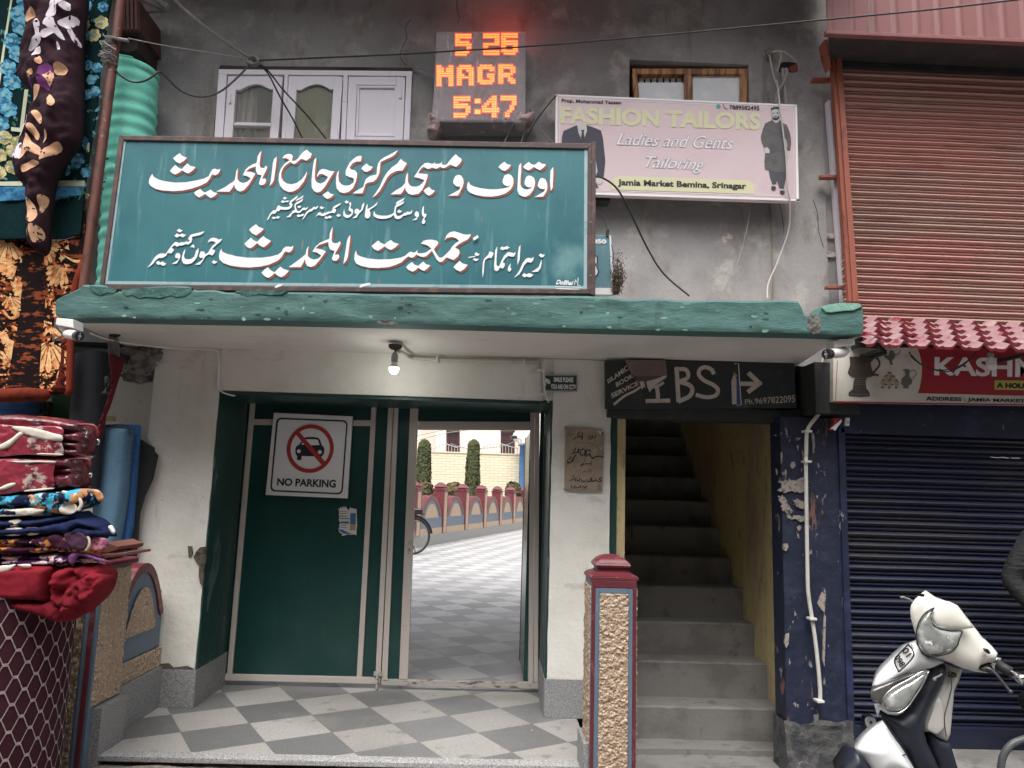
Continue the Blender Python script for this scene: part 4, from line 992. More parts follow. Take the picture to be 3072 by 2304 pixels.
for wd, q in (('Ladies and Gents', [(1850, 398), (2200, 410), (2200, 448), (1850, 434)]), ('Tailoring', [(1937, 468), (2117, 476), (2112, 522), (1937, 512)])):
    text(sc2, wd, [(x + (.7 if i in (1, 2) else -1.2), y + (1.2 if i > 1 else -1.2)) for i, (x, y) in enumerate(q)], PY - .002, .035, .45)
    text(sc1, wd, q, PY - .004, -.002, .45)
bn = BM(); pflat(bn, [(1833, 557), (1836, 542), (1846, 530), (1860, 527), (2245, 541), (2258, 548), (2264, 562), (2262, 582), (1833, 569)], PY - .002)
bt_ = BM(); text(bt_, 'Jamia Market Bemina, Srinagar', [(1853, 537), (2239, 549), (2239, 572), (1853, 561)], PY - .004, .035)
ph = BM(); pflat(ph, [(2155 + 6.5 * math.cos(t), 319 + 6.5 * math.sin(t)) for t in [k * .42 for k in range(15)]], PY - .003)
ph2 = BM(); stroke(ph2, [(2170, 313), (2172, 322), (2178, 327), (2182, 327)], 3.2, PY - .003)
def ZK(x, y): return (2270 + x * 150 / 778, 280 + y * 150 / 778)
def zkq(s): return [ZK(*p) for p in pts(s)]
def ZP(x, y): return (1600 + x * 820 / 2061, 240 + y * 820 / 2061)
def zpq(s): return [ZP(*p) for p in pts(s)]
m_grey1 = M('kurta_print', S(94, 92, 94), .6, [('noise', 14, .4, .7, S(80, 78, 80))]); m_grey2 = M('trouser_print', S(74, 72, 80), .6); m_skinp = M('grey_skin_print', S(196, 194, 196), .6); m_dkp = M('dark_print', S(52, 50, 58), .6)
ku = BM(); pflat(ku, zkq('245,415 262,440 300,462 345,445 352,410 400,455 470,490 510,590 532,690 538,780 522,900 475,890 470,850 478,800 462,730 440,690 455,800 468,950 468,1060 462,1226 310,1218 130,1185 120,1060 135,930 200,935 205,880 165,835 118,850 80,760 65,680 90,580 130,470 180,445')  , PY - .003)
ar = BM(); pflat(ar, zkq('160,660 168,665 158,780 146,740'), PY - .005)
tr = BM(); pflat(tr, zkq('188,1195 310,1218 462,1226 450,1350 420,1490 355,1480 315,1360 305,1415 245,1420 210,1310'), PY - .0025)
fc = BM(); pflat(fc, zkq('232,250 300,240 352,250 360,300 352,360 350,410 345,445 300,462 262,440 260,410 245,370 235,310'), PY - .0045); pflat(fc, zkq('125,850 165,838 195,870 200,920 165,935 135,920'), PY - .0045); pflat(fc, zkq('480,900 520,898 518,960 500,992 470,975'), PY - .0045); pflat(fc, zkq('250,1425 300,1425 296,1450 245,1450'), PY - .0045); pflat(fc, zkq('358,1490 420,1495 422,1515 360,1515'), PY - .0045)
hr = BM(); pflat(hr, zkq('222,235 260,212 320,207 355,220 372,270 368,325 352,300 350,255 300,238 235,262 230,290'), PY - .006); pflat(hr, zkq('240,345 262,385 288,372 316,382 350,345 352,385 325,412 295,420 262,410 245,385'), PY - .006)
pflat(hr, zkq('245,305 280,300 280,312 248,316'), PY - .006); pflat(hr, zkq('305,300 335,296 337,308 306,312'), PY - .006); pflat(hr, zkq('265,358 295,348 322,360 318,368 293,360 270,368'), PY - .006)
pflat(hr, zkq('228,1450 260,1440 300,1452 300,1490 262,1508 230,1490'), PY - .006); pflat(hr, zkq('360,1520 395,1505 435,1520 436,1560 400,1572 365,1550'), PY - .006)
st = BM(); pflat(st, zpq('330,340 300,352 228,385 215,430 212,480 465,480 462,560 470,600 485,690 470,720 530,735 543,610 525,440 510,380 440,352 400,340 405,380 375,470 340,400'), PY - .003)
sw = BM(); pflat(sw, zpq('332,340 375,332 405,338 408,380 378,470 345,400'), PY - .0025); pflat(sw, zpq('470,560 480,640 486,690 472,700 465,640'), PY - .002); pflat(sw, zpq('475,735 525,728 528,765 500,790 478,780 470,760'), PY - .004)
ti = BM(); pflat(ti, zpq('360,376 385,376 380,395 388,440 374,470 360,435 366,395'), PY - .005); pflat(ti, zpq('462,760 490,810 478,815 460,790'), PY - .004)
thing('tailor_signboard', 'pink tailor shop banner with yellow title and two printed figures on the upper wall', 'signboard',
      [Part('panel', pn, m_pink), Part('white_edge', ed, m_signwhite), Part('small_lettering', tx, m_ink), Part('title_lettering', big, m_lime), Part('script_lettering', sc1, m_signwhite, [Part('script_outline', sc2, M('grey_outline_print', S(180, 168, 176), .6))]),
       Part('address_band', bn, m_lime, [Part('address_lettering', bt_, m_ink)]), Part('chat_symbol', ph, M('teal_print', S(70, 160, 140), .6)), Part('phone_symbol', ph2, M('plum_print', S(150, 110, 130), .6)),
       Part('printed_man', ku, m_grey1, [Part('trousers', tr, m_grey2), Part('skin', fc, m_skinp), Part('cap_beard_and_shoes', hr, m_dkp)]),
       Part('printed_suit', st, M('suit_print', S(56, 54, 70), .6), [Part('shirt', sw, m_skinp), Part('tie', ti, m_dkp)])])
bm = BM(); pprism(bm, [(1782, 580), (1830, 582), (1830, 602), (1782, 601)], PY + .06, .11); solo('wall_bracket', bm, m_darkpaint, 'black bracket under the lower left corner of the pink sign', 'bracket')

# ------------------------------------------------------------------ small teal sign behind the large one
SY = 4.92
pn = BM(); pprism(pn, [(1700, 700), (1832, 706), (1842, 884), (1690, 880)], SY, .03, .003)
wh = BM(); pflat(wh, [(1700, 862), (1840, 864), (1842, 884), (1700, 882)], SY - .002); pflat(wh, [(1828, 706), (1833, 706), (1842, 884), (1836, 884)], SY - .0025)
ls = BM(); text(ls, '2050', [(1764, 716), (1819, 718), (1819, 732), (1764, 730)], SY - .003, .05); text(ls, 'S', [(1750, 764), (1792, 766), (1794, 832), (1750, 830)], SY - .004, .05)
lo = BM(); text(lo, 'S', [(1746, 760), (1796, 762), (1798, 836), (1746, 834)], SY - .0025, .07)
thing('small_signboard', 'weathered teal and white sign showing 2050 behind the right end of the large teal board', 'signboard',
      [Part('panel', pn, M('faded_teal', S(92, 132, 142), .5, [('noise', 10, .5, .7, S(120, 150, 156), (1, 1, .3))])), Part('white_band', wh, m_signwhite), Part('lettering', ls, m_signwhite), Part('lettering_outline', lo, m_dkp)])
bm = BM(); pprism(bm, [(1820, 690), (1828, 688), (1826, 708), (1818, 708)], SY - .01, .03); solo('sign_clamp', bm, m_darkpaint, 'dark clamp gripping the top of the small teal sign', 'clamp')

# ------------------------------------------------------------------ LED clock wrapped in plastic
LY = 5.10
hs = BM(); pprism(hs, [(1306, 99), (1574, 97), (1572, 358), (1300, 360)], LY, .2, .004)
m_ledface = M('wrapped_clock_face', S(92, 70, 80), .35, [('noise', 9, .45, .65, S(70, 52, 62), (1, 1, .4)), ('noise', 7, .58, .66, S(160, 138, 148), (2.6, 1, .5), .7)])
FONT = {'5': ['XXXXXXX', 'XXXXXXX', 'XX.....', 'XXXXXX.', 'XXXXXXX', '.....XX', '.....XX', 'XXXXXX.', 'XXXXX..'], '2': ['XXXXXXX', 'XXXXXXX', '.....XX', '.....XX', 'XXXXXXX', 'XX.....', 'XX.....', 'XXXXXXX', 'XXXXXXX'],
        '6': ['XXXXXXX', 'XXXXXXX', 'XX.....', 'XXXXXXX', 'XXXXXXX', 'XX...XX', 'XX...XX', 'XXXXXXX', '.XXXXX.'], 'M': ['XX...XX', 'XXX.XXX', 'XXX.XXX', 'XXXXXXX', 'XXXXXXX', 'XX...XX', 'XX...XX', 'XX...XX', 'XX...XX'],
        'A': ['.XXXXX.', 'XXXXXXX', 'XX..XXX', 'XX...XX', 'XXX..XX', 'XXXXXXX', 'XX...XX', 'XX...XX', 'XX...XX'], 'G': ['.XXXXX.', 'XXXXXXX', 'XX...XX', 'XX.....', 'XX..XXX', 'XX..XXX', 'XX...XX', 'XXXXXXX', '.XXXXX.'],
        'R': ['XXXXXX.', 'XXXXXXX', 'XX...XX', 'XX...XX', 'XXXXXX.', 'XXXXX..', 'XX..XX.', 'XX..XXX', 'XX...XX'], '4': ['....XX.', '...XXX.', '..XXXX.', '.XX.XX.', 'XX..XX.', 'XXXXXXX', 'XXXXXXX', '....XX.', '....XX.'],
        '7': ['XXXXXXX', 'XXXXXXX', '.....XX', '.....XX', '....XX.', '....XX.', '...XX..', '..XX...', '..XX...']}
led = BM(); glow = BM()
def dot(u, v, s, sy, b, Y): pflat(b, rect(u - s, v - sy, u + s, v + sy), Y)
for ch, u0, v0, u1, v1 in (('5', 1366, 101, 1414, 167), ('2', 1450, 100, 1498, 165), ('6', 1504, 99, 1553, 164), ('M', 1310, 196, 1360, 258), ('A', 1371, 195, 1421, 256), ('G', 1433, 194, 1483, 253), ('R', 1495, 193, 1546, 251), ('5', 1361, 289, 1411, 353), ('4', 1446, 287, 1497, 352), ('7', 1502, 287, 1549, 351)):
    g = FONT[ch]; du, dv = (u1 - u0) / 7, (v1 - v0) / 9
    for r in range(9):
        for c in range(7):
            if g[r][c] == 'X':
                u, v = u0 + (c + .5) * du, v0 + (r + .5) * dv
                dot(u, v, du * .5 + 1.6, dv * .5 + 1.8, glow, LY - .006 - .00002 * (r * 7 + c)); dot(u, v, du * .44, dv * .36, led, LY - .009)
for v in (303, 335): dot(1433, v, 8, 6, led, LY - .009); dot(1433, v, 10.5, 8.5, glow, LY - .007)
m_led = M('lit_led', (1, .5, .1, 1), .5, emit=((1.0, .21, .008, 1), 1.55)); m_glow = M('lit_led_edge', (.6, .03, .01, 1), .5, emit=((.62, .006, .002, 1), 1.0))
# plastic wrap: a wrinkled translucent skin round the box, knotted at the two lower corners
m_wrap = M('clear_plastic_wrap', (.85, .80, .82, 1), .10, [('noise', 12, .5, .7, (.75, .66, .70, 1), (2.5, 1, .5))], ('noise', 16, 1.0, .05, (1.6, 1, .45)), alpha=.30, spec=.8)
wr = BM(); nx, nz = 70, 64; g = []
for j in range(nz + 1):
    row = []
    for i in range(nx + 1):
        a, b = i / nx, j / nz
        u = (1300 + 10 * (1 - b)) * (1 - a) + (1578 - 2 * b) * a - (6 * b * b if a < .1 else 0); v = (95 + 273 * b)
        e = .012 + .020 * max(0, noise.fractal(Vector((u * .035 + v * .012, v * .010, 3)), .8, 2, 4)) + .008 * noise.noise(Vector((u * .09 + v * .03, v * .012, 8)))
        edge = min(a, 1 - a, b, 1 - b)
        row.append(wr.verts.new(at(u, v, LY - .014 - e * min(1, edge * 6 + .2))))
    g.append(row)
for j in range(nz):
    for i in range(nx): wr.faces.new((g[j][i], g[j][i + 1], g[j + 1][i + 1], g[j + 1][i]))
rim = [g[0][i] for i in range(nx + 1)] + [g[j][nx] for j in range(1, nz + 1)] + [g[nz][i] for i in range(nx - 1, -1, -1)] + [g[j][0] for j in range(nz - 1, 0, -1)]
bk = [wr.verts.new((v.co.x, 5.29, v.co.z)) for v in rim]
for i in range(len(rim)): wr.faces.new((rim[i], rim[(i + 1) % len(rim)], bk[(i + 1) % len(rim)], bk[i]))
kn = BM(); m_knot = M('bunched_plastic', S(176, 152, 148), .3, [('noise', 12, .45, .65, S(130, 104, 100), (2, 1, .6)), ('noise', 30, .6, .7, S(205, 190, 186))], ('noise', 22, .9, .03), spec=.7)
pillow(kn, pts('1286,340 1310,352 1322,372 1318,390 1306,402 1290,404 1280,392 1284,368'), LY + .03, .05, .10, 5, .02, 16)
pillow(kn, pts('1560,330 1570,345 1596,335 1602,346 1588,366 1570,376 1548,368 1552,350'), LY + .03, .05, .10, 5, .025, 16)
thing('led_prayer_clock', 'red lit LED clock wrapped in clear plastic on the upper wall', 'clock',
      [Part('housing', hs, m_ledface), Part('lit_digits', led, m_led), Part('lit_edge', glow, m_glow), Part('plastic_wrap', wr, m_wrap, smooth='all'), Part('plastic_knot', kn, m_knot, smooth='all')])

# the red light the clock itself throws on the wall around it
ld = bpy.data.lights.new('clock_light', 'POINT'); ld.energy = .9; ld.shadow_soft_size = .12; ld.color = (1, .05, .02)
lo_ = bpy.data.objects.new('clock_light', ld); COL.objects.link(lo_); lo_.location = at(1520, 40, 5.05)
# ------------------------------------------------------------------ hand-painted stair sign
IY = 5.205
def ZI(x, y): return (1700 + x * 800 / 2212, 1000 + y * 800 / 2212)
def ziq(s): return [ZI(*p) for p in pts(s)]
m_board = M('painted_tin_board', (.02, .028, .027, 1), .6, [('noise', 6, .5, .7, (.035, .045, .042, 1)), ('noise', 5, .62, .75, (.10, .095, .085, 1), (1, 1, 1), .5), ('noise', 40, .66, .72, (.12, .12, .11, 1), (1, 1, 1), .4)], ('noise', 30, .2, .004))
m_ipaint = M('hand_painted_lettering', (.56, .49, .44, 1), .7, [('noise', 20, .5, .7, (.44, .38, .34, 1))])
pn = BM(); pprism(pn, ziq('318,228 1885,228 1910,620 322,625'), IY, .03, .003)
le = BM(); q_ = IY - .003
stroke(le, ziq('690,455 730,442 770,430 800,412'), 9, q_); stroke(le, ziq('748,440 756,500 758,560'), 12, q_ - .0004); stroke(le, ziq('665,562 760,560 848,558'), 12, q_ - .0008)
stroke(le, ziq('912,290 918,400 928,560'), 13, q_); stroke(le, ziq('925,296 985,300 1008,335 995,375 930,400'), 12, q_ - .0004, True); stroke(le, ziq('930,402 1010,425 1042,465 1020,520 935,562'), 13, q_ - .0008, True)
stroke(le, ziq('1218,330 1200,300 1150,280 1105,300 1098,345 1140,390 1220,430 1255,470 1235,515 1160,530 1080,512'), 12, q_, True)
stroke(le, ziq('1452,418 1590,420'), 13, q_); stroke(le, ziq('1515,335 1600,415'), 14, q_ - .0004); stroke(le, ziq('1604,412 1510,482'), 14, q_ - .0008)
text(le, 'ISLAMIC', ziq('335,385 500,262 520,300 345,418'), q_, .03); text(le, 'BOOK', ziq('405,410 545,330 560,362 415,448'), q_, .03); text(le, 'SERVICE', ziq('365,500 590,392 600,428 375,540'), q_, .03)
stroke(le, ziq('395,588 480,520 560,480 620,440'), 7, q_, True)
text(le, 'Ph.9697822095', ziq('1478,548 1895,510 1895,572 1480,590'), q_, .005)
p1 = BM(); pflat(p1, ziq('1388,330 1366,400 1372,590 1412,585 1408,380'), IY - .004)
p2 = BM(); pflat(p2, ziq('1408,362 1440,372 1446,590 1410,590'), IY - .005); p3 = BM(); pflat(p3, ziq('1386,318 1420,355 1400,362 1386,350'), IY - .006); p4 = BM(); stroke(p4, ziq('1392,252 1425,250 1448,595 1412,596'), 2, IY - .006)
thing('stair_signboard', 'dark hand painted board reading IBS with an arrow above the stair doorway', 'signboard',
      [Part('board', pn, m_board), Part('lettering', le, m_ipaint), Part('old_sticker', p1, m_ipaint, [Part('blue_strip', p2, M('faded_blue_print', (.05, .06, .20, 1), .6)), Part('yellow_strip', p3, M('faded_yellow_print', (.35, .30, .08, 1), .6)), Part('white_line', p4, m_signwhite)])])
# peeling flap of tin hanging over the board
fl = BM(); pprism(fl, ziq('480,218 820,222 835,330 825,352 560,352 540,340 520,300'), IY - .03, .012, .002)
fl2 = BM(); pflat(fl2, ziq('548,352 835,335 832,380 690,455 660,430 620,440 590,400'), IY - .02); fl3 = BM(); pflat(fl3, ziq('562,356 770,352 740,390 600,392'), IY - .025)
tr_ = BM(); pflat(tr_, ziq('600,400 640,398 655,460 640,440 625,470 615,430'), IY - .026); pflat(tr_, ziq('660,400 760,372 830,340 828,362 720,440 690,490 670,450'), IY - .027)
thing('torn_poster', 'brown torn poster flap peeling over the start of the IBS lettering', 'poster', [Part('flap', fl, M('brown_poster', (.16, .11, .10, 1), .6, [('noise', 8, .5, .7, (.20, .15, .14, 1))])), Part('fold', fl3, M('poster_fold', (.10, .08, .075, 1), .8)), Part('torn_paper', tr_, m_ipaint), Part('backing', fl2, M('poster_back', (.09, .085, .08, 1), .8))])

# CCTV notice and stone plaque
def ZC(x, y): return (1600 + x * 250 / 1063, 1110 + y * 250 / 1063)
def zcq(s): return [ZC(*p) for p in pts(s)]
CY = 5.265
pn = BM(); pprism(pn, zcq('148,62 556,66 554,270 150,262'), CY, .012, .002)
le = BM(); text(le, 'SMILE PLEASE', zcq('260,92 510,95 510,158 260,150'), CY - .003, .04); text(le, 'YOU ARE ON CCTV', zcq('222,180 545,186 545,248 224,240'), CY - .003, .04)
stroke(le, zcq('152,70 550,74 549,264 153,256 152,70'), .8, CY - .002)
cm = BM(); pflat(cm, zcq('150,100 212,128 216,175 190,180 150,150'), CY - .003); pflat(cm, zcq('150,160 165,178 160,200 150,212'), CY - .003)
ci = BM(); stroke(ci, zcq('205,140 185,140 185,168 205,168'), 1.6, CY - .005)
thing('cctv_notice', 'small dark green CCTV notice on the right white pillar', 'sign', [Part('panel', pn, M('dark_green_plate', (.012, .05, .045, 1), .4)), Part('lettering', le, m_signwhite), Part('camera_symbol', cm, m_signwhite, [Part('lens_mark', ci, m_ink)])])
QY = 5.262
m_plaque = M('weathered_stone', (.30, .235, .175, 1), .85, [('noise', 4, .42, .65, (.21, .16, .12, 1)), ('noise', 9, .55, .7, (.36, .29, .22, 1)), ('noise', 14, .62, .68, (.13, .10, .08, 1), (1, 1, .5), .7)], ('noise', 14, .6, .015))
pn = BM(); pprism(pn, zcq('405,722 500,730 690,738 880,758 900,850 898,1100 892,1420 886,1540 640,1535 400,1525 402,1200 408,900'), QY, .03, .004)
ch = BM(); pflat(ch, zcq('810,770 860,775 905,770 902,815 885,840 860,825 835,800'), QY - .003)
le = BM()
PL = [('600,790 560,830 610,850 620,880', 4), ('625,800 622,890', 5), ('605,850 560,860 530,870 500,900', 4), ('760,830 745,885', 4), ('735,835 730,880 700,880', 3), ('795,820 790,880', 4), ('715,830 705,870', 3), ('770,840 765,880', 3),
      ('890,1118 860,1100 800,1105 760,1120 735,1105 720,1060', 7), ('760,1120 750,1135', 6), ('735,1040 700,1020 670,1045 690,1085 720,1075', 7), ('665,1020 655,1085 680,1100', 7), ('650,1010 620,1010 600,1040 610,1085 650,1080', 6), ('590,1060 575,1040 585,1010', 6), ('575,1005 570,1050', 7), ('565,1045 545,1060 520,1040 540,1000', 6), ('525,1050 500,1070', 6),
      ('545,1090 520,1105 500,1150 470,1180 440,1180 440,1150', 8), ('480,1110 470,1125', 7), ('455,1125 462,1140', 6), ('500,1160 512,1165', 7), ('740,1165 730,1195 690,1195 650,1200 610,1220', 5), ('660,1165 650,1150', 4), ('748,1200 742,1212', 5), ('640,1180 600,1225', 5),
      ('735,1270 730,1300', 4), ('710,1265 705,1305', 4), ('680,1290 640,1300', 3), ('870,1370 840,1390 865,1410 830,1425 800,1400', 6), ('800,1400 770,1420 750,1410', 6), ('745,1375 742,1420', 6), ('730,1380 720,1420 690,1420 680,1395', 6), ('670,1420 620,1415 610,1390', 6), ('590,1385 580,1415 560,1405', 6), ('550,1380 530,1400 545,1420', 6), ('520,1370 500,1395 470,1410', 6), ('520,1345 490,1360', 4), ('860,1430 850,1440', 4), ('640,1430 630,1435', 4),
      ('680,1480 650,1500 680,1505', 5), ('640,1480 620,1505', 5), ('605,1470 600,1505', 5), ('590,1485 560,1505 540,1490', 5), ('530,1475 525,1505 505,1500', 5), ('490,1470 480,1510', 5)]
for s, w_ in PL: stroke(le, zcq(s), w_ * .42, QY - .003, True)
ar = BM(); stroke(ar, zcq('530,1000 540,950 620,925 720,930 780,960 850,1020 895,1060'), .9, QY - .003, True); stroke(ar, zcq('430,850 470,800'), 1.2, QY - .003)
thing('stone_plaque', 'brown stone plaque with black Urdu inscription on the right white pillar', 'plaque', [Part('slab', pn, m_plaque, [Part('chipped_corner', ch, M('chip_plaster', (.5, .47, .42, 1), .9, [('noise', 30, .5, .6, (.1, .09, .08, 1))]))]), Part('inscription', le, m_ink), Part('carved_arc', ar, M('carved_line', (.15, .12, .09, 1), .9))])

# ------------------------------------------------------------------ lit bulb under the canopy, conduit, cameras
def ZB(x, y): return (1100 + x * 600 / 2212, 980 + y * 600 / 2212)
BY = 4.95
c = at(*ZB(320, 140), BY); top_z = 2.436
bx = c[0]
fx = BM(); lathe(fx, (bx, BY, top_z - .028), [(.045, .03), (.045, .012), (.03, .0), (.012, -.005)], 20)
cb = BM(); tube(cb, [(bx, BY, top_z - .02), (bx + .004, BY, top_z - .06), (bx, BY, top_z - .09)], .006, 8)
zt = at(*ZB(325, 285), BY)[2]; zb = at(*ZB(318, 525), BY)[2]; hgt = zt - zb
hd = BM(); lathe(hd, (bx, BY, zb + hgt * .55), [(.021, 0), (.023, .02), (.023, hgt * .25), (.017, hgt * .40), (.008, hgt * .47)], 16)
nk = BM(); lathe(nk, (bx, BY, zb + hgt * .30), [(.030, 0), (.026, hgt * .08), (.019, hgt * .16), (.018, hgt * .26)], 20)
bb = BM(); lathe(bb, (bx, BY, zb), [(.002, 0), (.014, .003), (.024, .012), (.030, .026), (.0315, .040), (.030, hgt * .30)], 24)
m_bulb = M('lit_bulb', (1, 1, 1, 1), .4, emit=((.96, 1.0, .96, 1), 22)); m_holder = M('bulb_holder', (.30, .29, .27, 1), .5)
thing('light_bulb', 'lit white bulb hanging under the canopy', 'light bulb', [Part('ceiling_rose', fx, m_darkpaint), Part('cord', cb, m_cable), Part('holder', hd, m_holder), Part('neck', nk, m_camwhite, smooth='all'), Part('lit_globe', bb, m_bulb, smooth='all')], 'bulbs along the front')
ld = bpy.data.lights.new('bulb_light', 'POINT'); ld.energy = .9; ld.shadow_soft_size = .03; ld.color = (1, .99, .93)
lo_ = bpy.data.objects.new('bulb_light', ld); COL.objects.link(lo_); lo_.location = (bx, BY, zb - .035)
# conduit: from the lamp to the beam, along it and down beside the gate
cd = BM(); r = .013
P0 = (bx + .02, BY, top_z - .035); P1 = (at(*ZB(490, 340), 5.27)[0], 5.27, at(*ZB(490, 340), 5.27)[2]); 
tube(cd, [P0, P1], r, 10)
ph_ = [at(*ZB(x, y), 5.275) for x, y in ((505, 348), (780, 365), (1300, 375), (1730, 388), (1880, 385))]
pv_ = [at(*ZB(x, y), 5.268) for x, y in ((1908, 385), (1912, 480), (1922, 620), (1935, 800))]
tube(cd, ph_, r, 10); tube(cd, pv_, r, 10)
clp = BM()
for x, y in ((780, 365), (1740, 388)):
    p = at(*ZB(x, y), 5.272); box(clp, p[0] - .009, p[0] + .009, 5.252, 5.297, p[2] - .02, p[2] + .02, .003)
for x, y in ((1914, 482), (1926, 745)):
    p = at(*ZB(x, y), 5.265); box(clp, p[0] - .022, p[0] + .022, 5.245, 5.29, p[2] - .008, p[2] + .008, .003)
wv = BM(); tube(wv, catmull([at(*ZB(x, y), 5.255) for x, y in ((2000, 365), (1965, 380), (1958, 480), (1962, 620), (1978, 740), (2000, 810), (2008, 845))], 4), .0045, 8)
jn = BM(); blob(jn, at(*ZB(1975, 840), 5.26), .022, (1.2, .8, .8), .4, 2, 2, 4)
thing('electric_conduit', 'thin grey conduit running along the white beam and down beside the gate', 'conduit', [Part('pipe', cd, M('dusty_conduit', (.50, .46, .40, 1), .6, [('noise', 8, .5, .7, (.38, .33, .28, 1))]), smooth='all'), Part('saddle_clip', clp, m_pvc), Part('white_wire', wv, m_camwhite), Part('wire_joint', jn, m_black)])
wl = BM(); tube(wl, catmull([at(u, v, Y) for u, v, Y in ((270, 1000, 4.75), (330, 1020, 4.9), (420, 1035, 5.1), (520, 1045, 5.28), (640, 1050, 5.29), (655, 1070, 5.285), (656, 1120, 5.285), (654, 1160, 5.285), (670, 1178, 5.283), (705, 1188, 5.29))], 5), .005, 8)
solo('white_wire', wl, m_camwhite, 'thin white wire running under the canopy and down the left end of the beam', 'wire', smooth=True)

def cctv(label, box_px, Yb, body0, body1, rad, lens_px=None, stem=None):
    b = BM(); pprism(b, box_px, Yb, .11, .004)
    p0, p1 = Vector(body0), Vector(body1); d = (p1 - p0)
    n = 8; Pb = [p0 + d * t for t in (0, .03, .12, .3, .7, .80)]; R = [rad * .45, rad * .8, rad * .98, rad, rad, rad]
    bd = BM(); tube(bd, Pb, R, 20)
    fc = BM(); tube(fc, [p0 + d * t for t in (.801, .86, .95, 1.0)], [rad * 1.02, rad * 1.04, rad * 1.04, rad * .96], 20)
    ln = BM(); e = d.normalized(); q = p0 + d * 1.0
    side = e.cross(Vector((0, 0, 1))).normalized(); up = side.cross(e)
    tube(ln, [q, q + e * .004], [rad * .38, rad * .34], 16)
    gl = BM()
    for s_ in (1, -1): tube(gl, [q + up * s_ * rad * .6, q + up * s_ * rad * .6 + e * .003], rad * .17, 10)
    sm = BM(); tube(sm, stem, [.03, .02, .016], 12); blob(sm, stem[-1], .02, amp=0, sub=2)
    return thing('security_camera', label, 'camera', [Part('mounting_box', b, m_camwhite), Part('stem', sm, m_camwhite, smooth='all'), Part('body', bd, m_camwhite, smooth=True), Part('front_ring', fc, m_black, [Part('lens', ln, m_chrome), Part('infrared_led', gl, m_chrome)], smooth=True)], 'cctv cameras under the canopy')
def Zl(x, y): return (150 + x * 350 / 2212, 920 + y * 350 / 2212)
Yc = 4.36
cctv('white bullet camera at the left end of the canopy beside the hanging carpet', [Zl(*p) for p in pts('120,215 440,235 440,400 100,345')], Yc, at(*Zl(300, 510), Yc + .06), at(*Zl(560, 560), Yc - .07), .027, stem=[at(*Zl(270, 395), Yc + .05), at(*Zl(265, 430), Yc + .05), at(*Zl(300, 490), Yc + .05)])
def Zr(x, y): return (2400 + x * 672 / 2212, 900 + y * 672 / 2212)
cctv('white bullet camera at the right end of the canopy beside the red tiled awning', [Zr(*p) for p in pts('335,405 540,375 545,440 335,468')], 4.52, at(*Zr(440, 520), 4.60), at(*Zr(258, 535), 4.44), .030, stem=[at(*Zr(450, 455), 4.58), at(*Zr(470, 490), 4.60), at(*Zr(450, 515), 4.60)])
cvr = BM(); pts_ = [(x, y) for x, y in pts('250,560 228,620 235,720 262,820 272,920 255,1020 190,1120 110,1220 70,1300 62,1420 60,1560 58,1640')]
P = [at(*Zr(x, y), 5.0) for x, y in pts_]
def Zs(x, y): return (2400 + x * 672 / 1846, 1700 + y * 672 / 1846)
P += [at(*Zs(x, y), 5.07) for x, y in ((62, 60), (72, 250), (100, 430), (130, 640), (152, 850), (166, 1020), (165, 1105))]
P = [at(*Zr(258, 545), 4.6)] + P[:3] + [(p[0], 5.06, p[2]) for p in [at(*Zr(x, y), 5.06) for x, y in pts_[3:]]] + P[len(pts_):]
tube(cvr, catmull(P, 4), .0128, 10)
cl = BM()
for x, y, f in ((70, 1298, Zr), (2, 0, None),):
    if f: p = at(*f(x, y), 5.06); box(cl, p[0] - .024, p[0] + .024, 5.03, 5.1, p[2] - .008, p[2] + .008, .003)
for x, y in ((100, 428), (160, 1105)):
    p = at(*Zs(x, y), 5.065); box(cl, p[0] - .026, p[0] + .022, 5.035, 5.1, p[2] - .008, p[2] + .008, .003)
p = at(2420, 1385, 5.06); box(cl, p[0] - .024, p[0] + .024, 5.03, 5.1, p[2] - .008, p[2] + .008, .003)
thing('cable_pipe', 'bent white plastic pipe running down the blue pillar from the right camera', 'pipe', [Part('pipe', cvr, m_pvc, smooth='all'), Part('saddle_clip', cl, m_pvc)])

# ------------------------------------------------------------------ shop building on the right
R_parts = []
bm = BM(); box(bm, 2.43, 7.0, 5.32, 5.6, -.3, 5.9); R_parts.append(Part('wall', bm, m_wall))
def roller(bm, x0, x1, y, z0, z1, pitch, depth, tilt=0.0):
    """slatted steel curtain: one swelling and one narrow bead per slat"""
    prof = []
    n = int((z1 - z0) / pitch)
    for k in range(n):
        z = z0 + k * pitch
        for t, d in ((0, .0), (.06, .10), (.12, .55), (.20, .62), (.27, .45), (.30, .02), (.36, .0), (.42, .35), (.54, .80), (.68, 1.0), (.82, .85), (.92, .45), (.97, .05)):
            prof.append((y - d * depth, z + t * pitch))
    prof.append((y, z0 + n * pitch))
    nx = 24; rows = []
    for yy, zz in prof:
        rows.append([bm.verts.new((x0 + (x1 - x0) * i / nx, yy + .004 * noise.noise(Vector((i * .35, zz * 2.0, y))), zz + .0015 * noise.noise(Vector((i * .5, zz * 3, 7))))) for i in range(nx + 1)])
    for a, b in zip(rows, rows[1:]):
        for i in range(nx): bm.faces.new((a[i], a[i + 1], b[i + 1], b[i]))
    return bm
us = BM(); roller(us, 2.47, 6.6, 5.17, 2.70, 4.86, .0581, .027)
rail = BM(); 
for q, d in (([(2494, 150), (2508, 150), (2560, 905), (2546, 905)], .05), ([(2508, 150), (2524, 150), (2577, 905), (2560, 905)], .065)):
    pprism(rail, q, 5.165 - d, d, .003)
wl_ = BM(); pprism(wl_, [(2484, 300), (2491, 300), (2543, 905), (2530, 905)], 5.245, .06)
brk = BM()
